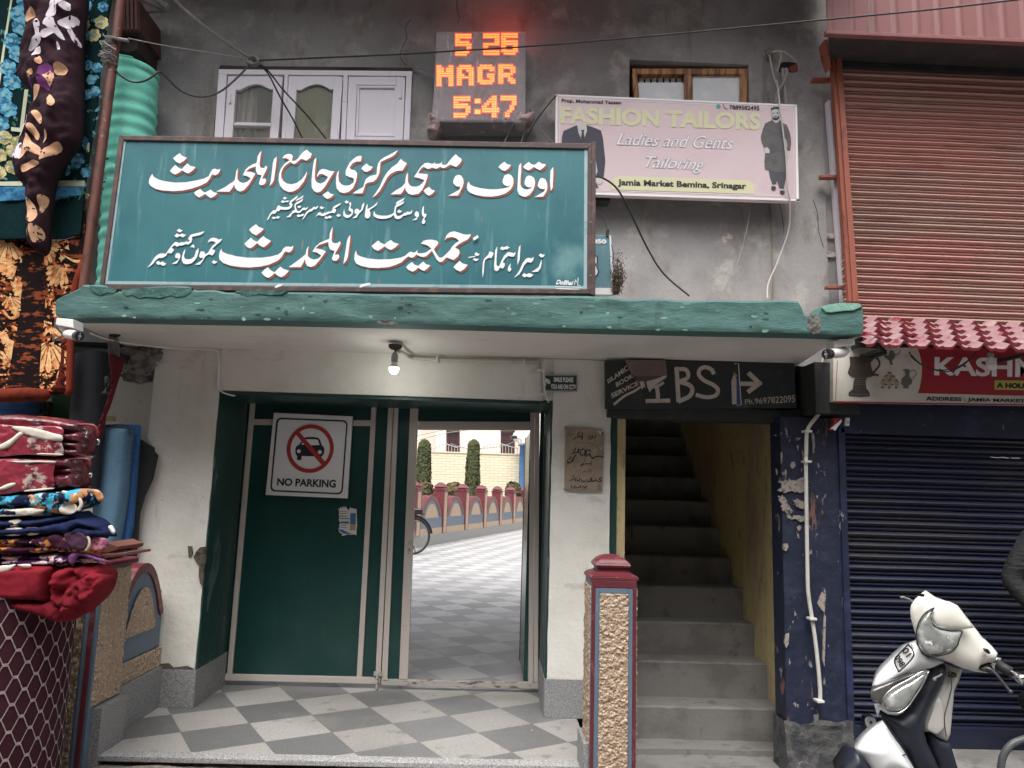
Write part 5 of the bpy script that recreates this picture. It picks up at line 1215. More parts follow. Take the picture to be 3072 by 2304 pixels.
for v, u0 in ((236, 2440), (528, 2464), (860, 2482)):
    x1 = u0 + 42
    pprism(brk, rect(u0, v - 4, x1 + 14, v + 4), 5.19, .05, .002)
bb = BM(); box(bb, 2.47, 6.6, 5.12, 5.18, 2.64, 2.70, .004)
R_parts.append(Part('roller_shutter', us, m_shutter, [Part('guide_rail', rail, m_rail), Part('bracket', brk, m_rail), Part('bottom_bar', bb, m_shutter), Part('cream_strip', wl_, m_woodwhite)], smooth=True, label='oxide red roller shutter of the upper floor'))
# projecting sheet-metal shutter hood
hd = BM(); y0, y1 = 4.80, 5.165
xs_ = np.arange(2.245, 6.6, .009)
def rib(x):
    t = ((x - 2.245) % .155) / .155
    return .012 * max(0, math.sin(t * math.pi * 2 * 1.5)) if t < .66 else 0.0
g = [(hd.verts.new((x, y0 - rib(x), 4.755)), hd.verts.new((x, y0 - rib(x), 5.75))) for x in xs_]
for a, b in zip(g, g[1:]): hd.faces.new((a[0], b[0], b[1], a[1]))
trm = BM(); box(trm, 2.235, 6.6, 4.785, 4.83, 4.728, 4.757, .004); quad3(trm, (2.246, 4.80, 4.74), (2.43, 5.165, 4.74), (2.43, 5.165, 5.75), (2.246, 4.80, 5.75))
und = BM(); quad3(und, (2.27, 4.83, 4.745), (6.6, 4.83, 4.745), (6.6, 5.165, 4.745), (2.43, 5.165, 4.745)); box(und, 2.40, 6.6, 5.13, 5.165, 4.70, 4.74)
post = BM(); pprism(post, [(2474, 118), (2490, 118), (2494, 200), (2480, 160)], 5.05, .1, .003)
R_parts.append(Part('shutter_hood', hd, m_sheet, [Part('trim', trm, m_sheet), Part('underside', und, m_darkpaint), Part('corner_post', post, m_rail)], smooth=True))
# lower navy shutter with pillar
ls = BM(); roller(ls, 2.425, 6.6, 5.20, .03, 2.08, .0745, .028)
hd2 = BM(); box(hd2, 2.40, 6.6, 5.12, 5.2, 1.96, 2.20, .004)
lb = BM(); box(lb, 2.425, 6.6, 5.15, 5.21, -.10, .035, .006)
def Zs(x, y): return (2400 + x * 672 / 1846, 1700 + y * 672 / 1846)
lk = BM()
p = at(*Zs(555, 1265), 5.14); tube(lk, [(p[0], 5.15, p[2]), (p[0], 5.10, p[2]), (p[0], 5.092, p[2])], [.042, .042, .036], 24)
kh = BM(); tube(kh, [(p[0], 5.091, p[2]), (p[0], 5.088, p[2])], .010, 12); box(kh, p[0] - .004, p[0] + .004, 5.088, 5.091, p[2] - .026, p[2] - .005)
gr = BM(); box(gr, 2.385, 2.43, 5.12, 5.2, -.1, 2.0, .004)
scr = BM()
for s in ('2972,1371 2990,1373 3010,1372 3026,1375', '3034,1374 3060,1375'): stroke(scr, pts(s), 2.4, 5.172)
R_parts.append(Part('roller_shutter', ls, m_blueshutter, [Part('hood', hd2, m_navy_clean), Part('bottom_bar', lb, m_blueshutter), Part('lock', lk, m_chrome, [], smooth=True), Part('keyhole', kh, m_black), Part('guide_rail', gr, m_navy_clean), Part('paint_scratch', scr, m_signwhite)], smooth=True, label='navy blue roller shutter of the ground floor'))
pl_ = BM(); plaster_box(pl_, 1.985, 2.385, 5.13, 5.33, .02, 2.06, .007, .03)
ft = BM(); 
nx, nz = 26, 18; g = []
for j in range(nz + 1):
    r = []
    for i in range(nx + 1):
        a, b = i / nx, j / nz; x = 1.965 + .45 * a; z = -.30 + .36 * b
        r.append(ft.verts.new((x, 5.115 - .06 * (1 - b) ** 2 + .025 * noise.fractal(Vector((x * 8, z * 8, 2)), .7, 2, 4) + (.012 if j == nz else 0), z + (.05 * noise.noise(Vector((x * 6, 3, 1))) if j == nz else 0))))
    g.append(r)
for j in range(nz):
    for i in range(nx): ft.faces.new((g[j][i], g[j][i + 1], g[j + 1][i + 1], g[j + 1][i]))
e = [[ft.verts.new((r[k].co.x, 5.33, r[k].co.z)) for r in g] for k in (0, nx)]
for k, idx in ((0, 0), (1, nx)):
    for j in range(nz): ft.faces.new((g[j][idx], g[j + 1][idx], e[k][j + 1], e[k][j]))
pk = BM()
def ZI2(x, y): return (1700 + x * 800 / 2212, 1000 + y * 800 / 2212)
for s in ('1725,840 1745,845 1738,852', '1895,862 1940,865 1935,885 1900,890', '2030,820 2050,825 2060,900 2055,980 2040,1010 2045,930', '1860,1080 1890,1060 1895,1110 1870,1130 1850,1100', '1740,1120 1752,1160 1745,1180', '1780,970 1792,1000 1786,1080 1780,1040', '1820,1120 1830,1160 1815,1200 1810,1160', '1760,1220 1810,1205 1870,1215 1960,1205 2000,1230 1990,1290 1930,1320 1860,1330 1800,1310 1760,1280', '1765,1360 1800,1350 1830,1400 1870,1470 1860,1490 1810,1480 1780,1440', '1880,1390 1930,1375 1990,1400 2000,1440 1950,1455 1890,1440', '1910,930 1930,925 1922,970', '1955,965 1968,1000 1960,1040', '1840,1510 1870,1520 1900,1510 1990,1515 1985,1560 1940,1570 1900,1540 1850,1550', '1910,1600 1950,1590 1935,1640 1915,1630', '2070,1350 2085,1345 2082,1380', '1990,1260 2010,1280 1998,1300'):
    px = [ZI2(*p) for p in pts(s)]; n = len(px)
    cc = (sum(p[0] for p in px) / n, sum(p[1] for p in px) / n); q = []
    for i in range(n):
        a, b = px[i], px[(i + 1) % n]
        for k in range(5):
            t = k / 5; x = a[0] + (b[0] - a[0]) * t; y = a[1] + (b[1] - a[1]) * t
            f_ = 1 + rnd.uniform(-.35, .25); q.append((cc[0] + (x - cc[0]) * f_, cc[1] + (y - cc[1]) * f_))
    pprism(pk, q, 5.119, .02)
for s in ('2350,1632 2362,1630 2366,1642 2358,1654 2350,1648', '2466,1776 2478,1782 2474,1838 2464,1828 2452,1810', '2472,1840 2478,1850 2474,2000 2468,1980 2470,1900', '2358,1905 2368,1900 2366,1930 2360,1945 2354,1930'):
    pprism(pk, pts(s), 5.119, .02)
db = BM(); box(db, 2.17, 2.47, 4.98, 5.31, 2.075, 2.425); R_parts.append(Part('recess_shade_block', db, m_darkpaint))  # dark block added above the pillar, recess shade painted as its colour
R_parts.append(Part('pillar', pl_, m_navy, [Part('bare_foot', ft, m_pillarfoot, smooth=True), Part('flaked_patch', pk, M('flaked_pale_plaster', (.34, .30, .275, 1), .95, [('noise', 40, .5, .62, (.15, .13, .13, 1))]))], smooth=True, label='navy blue pillar with flaking paint'))
# tiled sheet awning
aw = BM(); lips = BM(); x0a, x1a = 2.46, 6.4; NXA = 340; NR = 5
def wv(x, k):
    q = ((x - 2.40 + .06 * k) % .168) / .168
    return .034 * math.exp(-((q - .30) / .15) ** 2) + .007 * max(0, math.sin((q - .62) * 16.5)) * (q > .62)
for k in range(NR):
    ya, yb = 5.10 - .112 * k, 5.10 - .112 * (k + 1) - .012; za, zb = 2.768 - .063 * k, 2.768 - .063 * (k + 1) + .010
    rows = []
    for y, z, a in ((ya, za - .012, .9), ((ya + yb) / 2, (za + zb) / 2, 1), (yb, zb, 1.05)):
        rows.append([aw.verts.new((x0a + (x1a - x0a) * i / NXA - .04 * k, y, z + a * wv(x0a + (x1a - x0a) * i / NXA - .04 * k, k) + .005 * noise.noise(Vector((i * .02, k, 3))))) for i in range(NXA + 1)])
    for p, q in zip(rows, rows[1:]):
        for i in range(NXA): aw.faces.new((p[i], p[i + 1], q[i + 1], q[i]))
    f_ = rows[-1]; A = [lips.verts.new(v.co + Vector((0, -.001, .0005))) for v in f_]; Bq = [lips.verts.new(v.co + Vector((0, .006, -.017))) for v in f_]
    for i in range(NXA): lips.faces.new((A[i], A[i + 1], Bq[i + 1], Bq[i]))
torn = BM()
pprism(torn, pts('2600,1002 2640,1006 2655,1020 2650,1032 2640,1028 2648,1014 2630,1008'), 4.56, .01)
fr = BM(); box(fr, 2.52, 2.55, 4.75, 5.2, 2.45, 2.48); box(fr, 2.45, 6.4, 4.95, 5.2, 2.47, 2.49)
for x in (2.46, 3.4, 4.4): box(fr, x, x + .03, 4.66, 5.1, 2.455, 2.475)
br = BM()
pprism(br, [(2560, 1018), (2600, 1008), (2650, 1020), (2650, 1040), (2600, 1034), (2572, 1044)], 4.85, .12)
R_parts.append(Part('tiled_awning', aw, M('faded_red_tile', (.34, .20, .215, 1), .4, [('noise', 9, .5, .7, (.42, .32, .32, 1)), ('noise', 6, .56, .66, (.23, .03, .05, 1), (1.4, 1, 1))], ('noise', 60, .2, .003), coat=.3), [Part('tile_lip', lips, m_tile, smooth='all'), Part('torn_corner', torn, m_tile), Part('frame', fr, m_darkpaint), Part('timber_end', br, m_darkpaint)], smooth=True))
# ledge line between awning and upper shutter
lg = BM(); box(lg, 2.47, 6.6, 5.10, 5.32, 2.60, 2.645); R_parts.append(Part('ledge', lg, M('pale_mortar', (.45, .40, .38, 1), .9)))
thing('shop_building', 'shop front at the right with oxide red and navy shutters and a tiled awning', 'building', R_parts)

# red and white shop sign under the awning
KY = 4.93
def Zr(x, y): return (2400 + x * 672 / 2212, 900 + y * 672 / 2212)
def zrq(s): return [Zr(*p) for p in pts(s)]
pn = BM(); pprism(pn, [Zr(330, 470), Zr(2980, 470), Zr(2980, 1040), Zr(325, 1000)], KY, .10, .003)
rd = BM(); arc = [Zr(1205 - 50 * ((y - 700) / 240.0) ** 2 * .98, y) for y in range(470, 941, 30)]
pflat(rd, arc + [Zr(2980, 965), Zr(2980, 470)], KY - .002)
rb = BM(); pflat(rb, zrq('345,1002 2980,1040 2980,1050 345,1016'), KY - .002); stroke(rb, zrq('370,600 350,990'), 1.8, KY - .002)
kl = BM(); text(kl, 'KASHMIR', zrq('1330,560 2650,580 2650,772 1325,745'), KY - .004, .03)
yb = BM(); pflat(yb, rounded(zrq('1922,792 2900,810 2900,905 1920,885'), 3), KY - .004)
yl = BM(); text(yl, 'A HOU', zrq('1940,815 2215,822 2212,875 1938,868'), KY - .006, .06)
al = BM(); text(al, 'ADDRESS : JAMIA MARKET', zrq('1245,952 2225,980 2222,1022 1243,1004'), KY - .004, .03)
sm = BM(); pflat(sm, zrq('490,560 700,560 700,640 715,700 740,745 700,760 660,770 650,800 655,870 690,920 692,950 600,958 480,945 480,915 520,880 530,800 545,775 490,745 470,720 495,640'), KY - .003); stroke(sm, zrq('700,600 735,570 775,590 785,640 750,690 720,730 770,742'), 6, KY - .0035, True)
sh_ = BM(); 
for y in (795, 815, 835): stroke(sh_, zrq('540,%d 652,%d' % (y, y + 2)), 1.2, KY - .005)
stroke(sh_, zrq('500,760 560,772 640,772 690,755'), 1.5, KY - .005); stroke(sh_, zrq('490,925 580,938 685,932'), 1.5, KY - .005)
j1 = BM(); pflat(j1, zrq('885,500 920,498 945,540 930,580 910,600 920,640 890,640 880,600 830,560 832,548 880,545'), KY - .003); stroke(j1, zrq('940,545 980,530 992,500'), 2, KY - .0035, True)
pflat(j1, zrq('1040,682 1072,682 1085,700 1078,750 1110,790 1100,830 1070,850 1080,872 1015,872 1025,850 1000,830 1002,780 1040,745 1035,705 1010,690'), KY - .003); stroke(j1, zrq('1085,705 1130,695 1148,730 1110,775'), 2, KY - .0035, True)
cups = BM()
for x, y in ((885, 735), (855, 770), (920, 770), (820, 825), (885, 825), (955, 825)): pflat(cups, zrq('%d,%d %d,%d %d,%d %d,%d' % (x - 26, y - 24, x + 26, y - 24, x + 16, y + 40, x - 16, y + 40)), KY - .003 - .0001 * (x % 7))
cd_ = BM()
for x, y in ((885, 718), (855, 748), (920, 750), (820, 790), (885, 790), (955, 790), (848, 832), (915, 832), (812, 868), (880, 868), (948, 868)): pflat(cd_, [Zr(x + 13 * math.cos(t), y + 6 * math.sin(t)) for t in [k * .63 for k in range(10)]], KY - .006)
thing('shop_sign', 'red and white shop sign reading KASHM under the red tiled awning, with pots pictured', 'signboard',
      [Part('panel', pn, M('cream_sign_panel', (.62, .59, .52, 1), .5, [('noise', 4, .5, .75, (.5, .46, .40, 1))])), Part('red_field', rd, M('shop_sign_red', (.34, .02, .03, 1), .5)), Part('red_edge', rb, M('shop_sign_red_edge', (.30, .02, .03, 1), .5)),  # cream panel colour with random duller blotches
       Part('title_lettering', kl, m_signwhite), Part('yellow_band', yb, M('shop_sign_yellow', (.50, .46, .10, 1), .5), [Part('band_lettering', yl, m_ink)]), Part('address_lettering', al, m_ink),
       Part('samovar_picture', sm, M('samovar_print', (.07, .055, .05, 1), .5), [Part('highlight', sh_, M('samovar_light', (.22, .19, .17, 1), .5))]), Part('jug_picture', j1, M('jug_print', (.12, .13, .12, 1), .5)), Part('cup_picture', cups, M('cup_print', (.40, .34, .22, 1), .5), [Part('cup_rim', cd_, m_ink)])])
# small bulb hanging from the awning
HY = 4.75
def lamp2():
    p = at(*Zr(1888, 695), HY); zt = at(*Zr(1885, 505), HY)[2]; h = zt - p[2]
    a = BM(); tube(a, [(p[0], HY, p[2] + h * .8), (p[0], HY, 2.44)], .005, 8)
    b = BM(); lathe(b, (p[0], HY, p[2] + h * .66), [(.020, 0), (.022, .01), (.020, h * .2), (.010, h * .28)], 16)
    n = BM(); lathe(n, (p[0], HY, p[2] + h * .34), [(.029, 0), (.026, h * .12), (.016, h * .22), (.016, h * .34)], 18)
    c = BM(); lathe(c, (p[0], HY, p[2]), [(.004, 0), (.018, .004), (.027, .014), (.031, h * .26), (.030, h * .345)], 20)
    thing('light_bulb', 'unlit white bulb hanging below the red tiled awning', 'light bulb', [Part('cord', a, m_cable), Part('holder', b, m_holder), Part('neck', n, m_camwhite, smooth='all'), Part('globe', c, M('bulb_globe', (.75, .75, .74, 1), .4), smooth='all')], 'bulbs along the front')
lamp2()
wr = BM()
for s in ('1080,510 1110,570 1200,640 1300,680 1420,692 1560,660 1680,580 1740,510', '1100,545 1190,630 1330,690 1470,705 1600,650 1700,560 1735,505'):
    tube(wr, catmull([at(*Zr(x, y), 4.78) for x, y in pts(s)], 4), .004, 6)
solo('sagging_wire', wr, m_cable, 'black twin wire sagging across the red shop sign', 'wire', 'cables strung across the front', True)
bm = BM(); pprism(bm, zrq('330,1165 410,1160 412,1220 385,1232 340,1290 300,1275 330,1240 340,1200'), 5.02, .05, .004); w2 = BM(); pflat(w2, zrq('300,1270 410,1180 412,1200 345,1292 330,1275'), 5.015)
thing('torn_packet', 'torn red and white plastic scrap on the navy pillar under the shop sign', 'packet', [Part('packet', bm, M('red_packet', (.30, .03, .03, 1), .4)), Part('white_edge', w2, m_signwhite)])
bm = BM(); pprism(bm, zrq('455,1162 494,1162 488,1242 450,1240'), 5.02, .02, .003); w2 = BM(); pflat(w2, zrq('465,1195 482,1195 480,1222 464,1222'), 5.018)
thing('wall_switch', 'small white switch plate on the navy shutter hood', 'switch', [Part('plate', bm, m_camwhite), Part('rocker', w2, M('grey_rocker', (.35, .35, .33, 1), .5))])

# ------------------------------------------------------------------ free-standing red and pebbledash post by the stair
def pebble_sheet(bm, o, ux, uz, nrm, w_, h_, step, amp, seed=0):
    nu, nv = max(2, int(w_ / step)), max(2, int(h_ / step)); g = []
    for j in range(nv + 1):
        r = []
        for i in range(nu + 1):
            a, b = i / nu, j / nv
            p = Vector(o) + Vector(ux) * w_ * a + Vector(uz) * h_ * b
            q = p * 42 + Vector((seed, seed, seed))
            hgt = amp * (.55 + .55 * noise.noise(q) + .35 * noise.noise(q * 2.1)) * (0.15 if i in (0, nu) or j in (0, nv) else 1)
            jx = .35 * step * noise.noise(q * 1.7 + Vector((9, 0, 0)))
            r.append(bm.verts.new(p + Vector(nrm) * hgt + Vector(ux) * jx + Vector(uz) * jx * .5))
        g.append(r)
    for j in range(nv):
        for i in range(nu): bm.faces.new((g[j][i], g[j][i + 1], g[j + 1][i + 1], g[j + 1][i]))
    return bm
px0, px1, py0, py1 = .562, .812, 4.20, 4.47
core = BM(); box(core, px0, px1, py0, py1, -.3, 1.025, .008)
fr1 = BM()   # red outer band and blue inner band on the front
for a, b in ((px0 + .003, px0 + .022), (px1 - .022, px1 - .003)): box(fr1, a, b, py0 - .006, py0 + .01, -.3, .985, .003)
box(fr1, px0 + .003, px1 - .003, py0 - .007, py0 + .01, .985, 1.024, .003)
bl = BM()
for a, b in ((px0 + .0225, px0 + .046), (px1 - .044, px1 - .0225)): box(bl, a, b, py0 - .004, py0 + .01, -.3, .984, .002)
box(bl, px0 + .0465, px1 - .0445, py0 - .0045, py0 + .01, .955, .984, .002)
pf = BM(); pebble_sheet(pf, (px0 + .0465, py0 - .001, -.3), (1, 0, 0), (0, 0, 1), (0, -1, 0), px1 - .0445 - px0 - .0465, 1.254, .0048, .013)
psd = BM(); pebble_sheet(psd, (px0 + .001, py1 - .01, .16), (0, -1, 0), (0, 0, 1), (-1, 0, 0), py1 - py0 - .02, .83, .007, .012, 4)
psd2 = BM(); pebble_sheet(psd2, (px1 - .001, py0 + .012, -.3), (0, 1, 0), (0, 0, 1), (1, 0, 0), py1 - py0 - .02, 1.29, .007, .012, 8)
gsk = BM(); box(gsk, px0 - .028, px0 + .002, py0 + .02, py1 + .03, -.06, .17, .003)
cp = BM()
cx, cy = (px0 + px1) / 2, (py0 + py1) / 2
def ring4(bm, hx, hy, z): return [bm.verts.new((cx + sx * hx, cy + sy * hy, z)) for sx, sy in ((-1, -1), (1, -1), (1, 1), (-1, 1))]
R4 = [ring4(cp, *q) for q in ((.133, .143, 1.026), (.133, .143, 1.044), (.112, .122, 1.056), (.082, .092, 1.066), (.082, .092, 1.082), (.100, .110, 1.094), (.098, .108, 1.106), (.070, .078, 1.136), (.036, .042, 1.152), (.012, .015, 1.155))]
for a, b in zip(R4, R4[1:]):
    for k in range(4): cp.faces.new((a[k], a[(k + 1) % 4], b[(k + 1) % 4], b[k]))
cp.faces.new(R4[-1])
bmesh.ops.bevel(cp, geom=cp.edges[:], offset=.005, segments=2, affect='EDGES')
thing('gate_post', 'short pebbledash post with red and blue edging and red cap before the stairs', 'post',
      [Part('core', core, m_bluegrey), Part('red_edging', fr1, m_red), Part('blue_edging', bl, m_bluegrey), Part('pebbledash_front', pf, m_pebble, smooth=True), Part('pebbledash_side', psd, m_pebble, smooth=True), Part('pebbledash_side', psd2, m_pebble, smooth=True), Part('granite_base', gsk, m_granite), Part('cap', cp, m_red, smooth=True)])

# ------------------------------------------------------------------ arched garden walls
def arch_curve(w_, z0, zs, za, n=18):
    """outline of a parabolic-topped panel from 0 to w_"""
    o = [(0, z0), (0, zs)]
    for k in range(1, n):
        t = k / n; o.append((w_ * t, zs + (za - zs) * (1 - abs(2 * t - 1) ** 2.2)))
    return o + [(w_, zs), (w_, z0)]
def wall_frame(o, d):
    d = Vector((d[0], d[1], 0)).normalized(); nrm = Vector((d.y, -d.x, 0))
    def f(t, z, out=0.0):
        p = Vector((o[0], o[1], 0)) + d * t + nrm * out; return (p.x, p.y, z)
    return f
def lprism(bm, f, outl, o0, o1):
    n = len(outl); A = [bm.verts.new(f(t, z, o1)) for t, z in outl]; Bv = [bm.verts.new(f(t, z, o0)) for t, z in outl]
    bm.faces.new(A); bm.faces.new(Bv[::-1])
    for i in range(n):
        j = (i + 1) % n; bm.faces.new((A[i], A[j], Bv[j], Bv[i]))
def lbox(bm, f, t0, t1, o0, o1, z0, z1): lprism(bm, f, [(t0, z0), (t1, z0), (t1, z1), (t0, z1)], o0, o1)
def lcap(bm, f, t0, t1, o0, o1, z0, h):
    tc, oc = (t0 + t1) / 2, (o0 + o1) / 2; prev = None
    for k, zz in ((1.12, z0), (1.12, z0 + h * .22), (.80, z0 + h * .26), (.80, z0 + h * .36), (.98, z0 + h * .42), (.94, z0 + h * .52), (.55, z0 + h * .85), (.15, z0 + h)):
        r = [bm.verts.new(f(tc + (t0 - tc) * k * s, zz, oc + (o0 - oc) * k * q)) for s, q in ((1, 1), (-1, 1), (-1, -1), (1, -1))]
        if prev:
            for i in range(4): bm.faces.new((prev[i], prev[(i + 1) % 4], r[(i + 1) % 4], r[i]))
        prev = r
    bm.faces.new(prev)
def arched_wall(label, o, d, L, posts, H, pw, out_post=.03):
    """H: base, band, spring, apex, inset0, inset1, post, cap"""
    f = wall_frame(o, d); parts = []
    b = BM(); lbox(b, f, 0, L, -.27, .02, 0, H['base']); parts.append(Part('granite_base', b, m_granite))
    b = BM(); lbox(b, f, 0, L, -.25, .008, H['base'], H['band']); parts.append(Part('pebbledash_band', b, m_pebble))
    for (t0, t1) in zip(posts, posts[1:]):
        a, c = t0 + pw / 2, t1 - pw / 2
        if c - a < .2: continue
        w_ = c - a; sh = lambda pt: [(a + x, z) for x, z in pt]
        body = BM(); lprism(body, f, sh(arch_curve(w_, H['band'], H['spring'], H['apex'])), -.24, 0)
        o1 = arch_curve(w_, H['spring'] * .98, H['spring'], H['apex'] + .012)[1:-1]; rim = BM(); th = .055 * w_ / .8
        outer = [(a + x, z + .004) for x, z in o1]; inner = [(a + w_ / 2 + (x - w_ / 2) * (1 - 2 * th / w_), z - th * .9 if 0 < i < len(o1) - 1 else z) for i, (x, z) in enumerate(o1)]
        for i in range(len(outer) - 1): lprism(rim, f, [outer[i], outer[i + 1], inner[i + 1], inner[i]], -.245, .012)
        ins = BM(); iw = w_ * .56; x_ = a + (w_ - iw) / 2
        lprism(ins, f, [(x_ + x, z) for x, z in arch_curve(iw, H['in0'], H['in0'] + (H['in1'] - H['in0']) * .12, H['in1'])], -.01, .012)
        parts.append(Part('arch_panel', body, m_bluegrey, [Part('red_rim', rim, m_red), Part('pebbledash_inset', ins, m_pebble)]))
    for t in posts:
        p = BM(); lbox(p, f, t - pw / 2, t + pw / 2, -.30, out_post, H['base'], H['post'])
        s_ = BM(); lbox(s_, f, t - pw * .30, t + pw * .30, 0, out_post + .008, H['base'] + .01, H['post'] - .06)
        c = BM(); lcap(c, f, t - pw / 2, t + pw / 2, -.30, out_post, H['post'], H['cap'] - H['post'])
        parts.append(Part('post', p, m_red, [Part('pebbledash_strip', s_, m_pebble), Part('cap', c, m_red)]))
    return thing('arched_wall', label, 'wall', parts)
# far wall along the courtyard; bays found from the cap positions
o_far, d_far = (-2.9, 16.15), (1.512 + 1.763, 32.66 - 20.397)
dl = math.hypot(*d_far); d_far = (d_far[0] / dl, d_far[1] / dl)
# wall line through the traced base points
o_far = (-1.763 - d_far[0] * 10, 20.397 - d_far[1] * 10)
def t_on(u):
    dd = _dir(u, 1470); # intersect the ray (plan view) with the wall line
    a = np.array([[dd[0], -d_far[0]], [dd[1], -d_far[1]]]); r_ = np.linalg.solve(a, np.array([o_far[0], o_far[1]])); return r_[1]
tp0 = [t_on(u) for u in (1256, 1325, 1390, 1444, 1497, 1543)]
bay = (tp0[-1] - tp0[0]) / 5
posts = [tp0[0] + bay * k for k in range(-3, 11)]
arched_wall('long arched garden wall with red caps across the tiled courtyard behind the gate', o_far, d_far, posts[-1] + .2, posts, dict(base=.29, band=.46, spring=.75, apex=1.33, in0=.74, in1=1.12, post=1.50, cap=1.72), .36)
# near wall on the left of the forecourt, hand-placed
f = wall_frame((-2.20, 5.32), (0, -1))      # t runs towards the street, out = +x? checked below
def fN(t, z, out=0.0): return (-2.20 + out, 5.318 - t, z)
Np = []
b = BM(); lbox(b, fN, 0, .90, -.20, .035, 0, .262); lbox(b, fN, .66, .955, -.20, .115, -.05, .25); Np.append(Part('granite_base', b, m_granite))
b = BM(); pebble_sheet(b, (-2.19, 4.62, .262), (0, 1, 0), (0, 0, 1), (1, 0, 0), .697, .13, .007, .012, 3); lbox(b, fN, 0, .70, -.2, -.012, .262, .392); Np.append(Part('pebbledash_band', b, m_pebble, smooth=True))
w_ = .66
body = BM(); lprism(body, fN, [(.02 + x, z) for x, z in arch_curve(w_, .392, .60, .955)], -.22, 0)
rim = BM(); o1 = arch_curve(w_, .58, .60, .955)[1:-1]
outer = [(.02 + x, z + .014) for x, z in o1]; inner = [(.02 + w_ / 2 + (x - w_ / 2) * .90, z - .045 if 0 < i < len(o1) - 1 else z) for i, (x, z) in enumerate(o1)]
for i in range(len(outer) - 1): lprism(rim, fN, [outer[i], outer[i + 1], inner[i + 1], inner[i]], -.225, .012)
ins = BM(); lprism(ins, fN, [(.135 + x, z) for x, z in arch_curve(.40, .535, .57, .815)], -.01, .004)
insp = BM()
aw_ = arch_curve(.40, .535, .57, .815, 24)
for (ta, za), (tb, zb) in zip(aw_[1:-1], aw_[2:-1]):
    pass
nr = 60
for i in range(nr):           # rough cast inside the little arch
    ta, tb = .40 * i / nr, .40 * (i + 1) / nr
    def top_(t): return .57 + (.815 - .57) * (1 - abs(2 * t / .40 - 1) ** 2.2)
    ha, hb = max(.54, top_(ta)), max(.54, top_(tb)); m_ = 40
    for j in range(m_):
        def pt(t, h, k):
            z = .535 + (h - .535) * k / m_; q = Vector((2.2, t, z)) * 42
            return fN(.135 + t, z, .006 + .010 * (.55 + .55 * noise.noise(q) + .35 * noise.noise(q * 2.1)))
        quad3(insp, pt(ta, ha, j), pt(tb, hb, j), pt(tb, hb, j + 1), pt(ta, ha, j + 1))
bmesh.ops.remove_doubles(insp, verts=insp.verts[:], dist=.0005)
Np.append(Part('arch_panel', body, m_bluegrey, [Part('red_rim', rim, m_red), Part('pebbledash_inset', insp, m_pebble, smooth=True)]))
pst = BM(); box(pst, -2.46, -2.135, 4.33, 4.655, -.3, 1.0, .006)
ps1 = BM(); pebble_sheet(ps1, (-2.136, 4.335, .26), (0, 1, 0), (0, 0, 1), (1, 0, 0), .315, .73, .0055, .014, 5)
ps2 = BM(); pebble_sheet(ps2, (-2.43, 4.329, -.3), (1, 0, 0), (0, 0, 1), (0, -1, 0), .215, 1.28, .0065, .016, 7)
e1 = BM(); box(e1, -2.184, -2.156, 4.318, 4.34, -.3, .97, .004); box(e1, -2.50, -2.472, 4.318, 4.34, -.3, .97, .004)
e2 = BM(); box(e2, -2.205, -2.1845, 4.321, 4.34, -.3, .96, .003); box(e2, -2.1555, -2.137, 4.321, 4.34, -.3, .97, .003)
cp2 = BM(); box(cp2, -2.49, -2.11, 4.29, 4.69, 1.0, 1.035, .01); box(cp2, -2.43, -2.17, 4.36, 4.63, 1.035, 1.10, .02)
Np.append(Part('post', pst, m_bluegrey, [Part('pebbledash_side', ps1, m_pebble, smooth=True), Part('pebbledash_front', ps2, m_pebble_dark, smooth=True), Part('red_edging', e1, m_red), Part('blue_edging', e2, m_bluegrey), Part('cap', cp2, m_red)]))
thing('arched_wall', 'short arched pebbledash wall with blue panel at the left of the forecourt, behind the stacked blankets', 'wall', Np)

# ------------------------------------------------------------------ courtyard background
def brick_mat(name, c1, c2, mortar, scale):
    m = bpy.data.materials.new(name); m.use_nodes = True; n = m.node_tree.nodes; L = m.node_tree.links; b = n['Principled BSDF']
    tc = n.new('ShaderNodeTexCoord'); s = n.new('ShaderNodeSeparateXYZ'); c = n.new('ShaderNodeCombineXYZ'); L.new(tc.outputs['Object'], s.inputs[0])
    L.new(s.outputs[0], c.inputs[0]); L.new(s.outputs[2], c.inputs[1])
    t = n.new('ShaderNodeTexBrick'); t.inputs['Color1'].default_value = c1; t.inputs['Color2'].default_value = c2; t.inputs['Mortar'].default_value = mortar
    t.inputs['Scale'].default_value = scale; t.inputs['Brick Width'].default_value = .42; t.inputs['Row Height'].default_value = .125; t.inputs['Mortar Size'].default_value = .011; t.inputs['Mortar Smooth'].default_value = .3
    L.new(c.outputs[0], t.inputs[0]); L.new(t.outputs['Color'], b.inputs['Base Color']); b.inputs['Roughness'].default_value = .85
    bn = n.new('ShaderNodeBump'); bn.inputs['Strength'].default_value = .8; bn.inputs['Distance'].default_value = .03; L.new(t.outputs['Fac'], bn.inputs['Height']); bn.invert = True; L.new(bn.outputs[0], b.inputs['Normal'])
    return m
BYK = 36.0
def zw(v, u=1420, Y=BYK): return at(u, v, Y)[2]
bw = BM(); xr = at(1557, 1400, BYK)[0]
box(bw, -9, xr, BYK, BYK + .3, 0, zw(1361))
box(bw, xr + 2.2, 18, BYK, BYK + .3, 0, zw(1361)); cpg = BM(); box(cpg, -9, xr, BYK - .04, BYK + .34, zw(1361), zw(1361) + .06)
thing('brick_wall', 'cream painted brick wall across the far side of the courtyard', 'wall', [Part('brickwork', bw, brick_mat('cream_brick', (.74, .66, .48, 1), (.68, .60, .43, 1), (.52, .45, .32, 1), 1.0)), Part('coping', cpg, M('cream_coping', (.62, .55, .40, 1), .9))])
bp = BM(); xb0, xb1 = at(1559, 1400, BYK - .3)[0], at(1577, 1400, BYK - .3)[0]
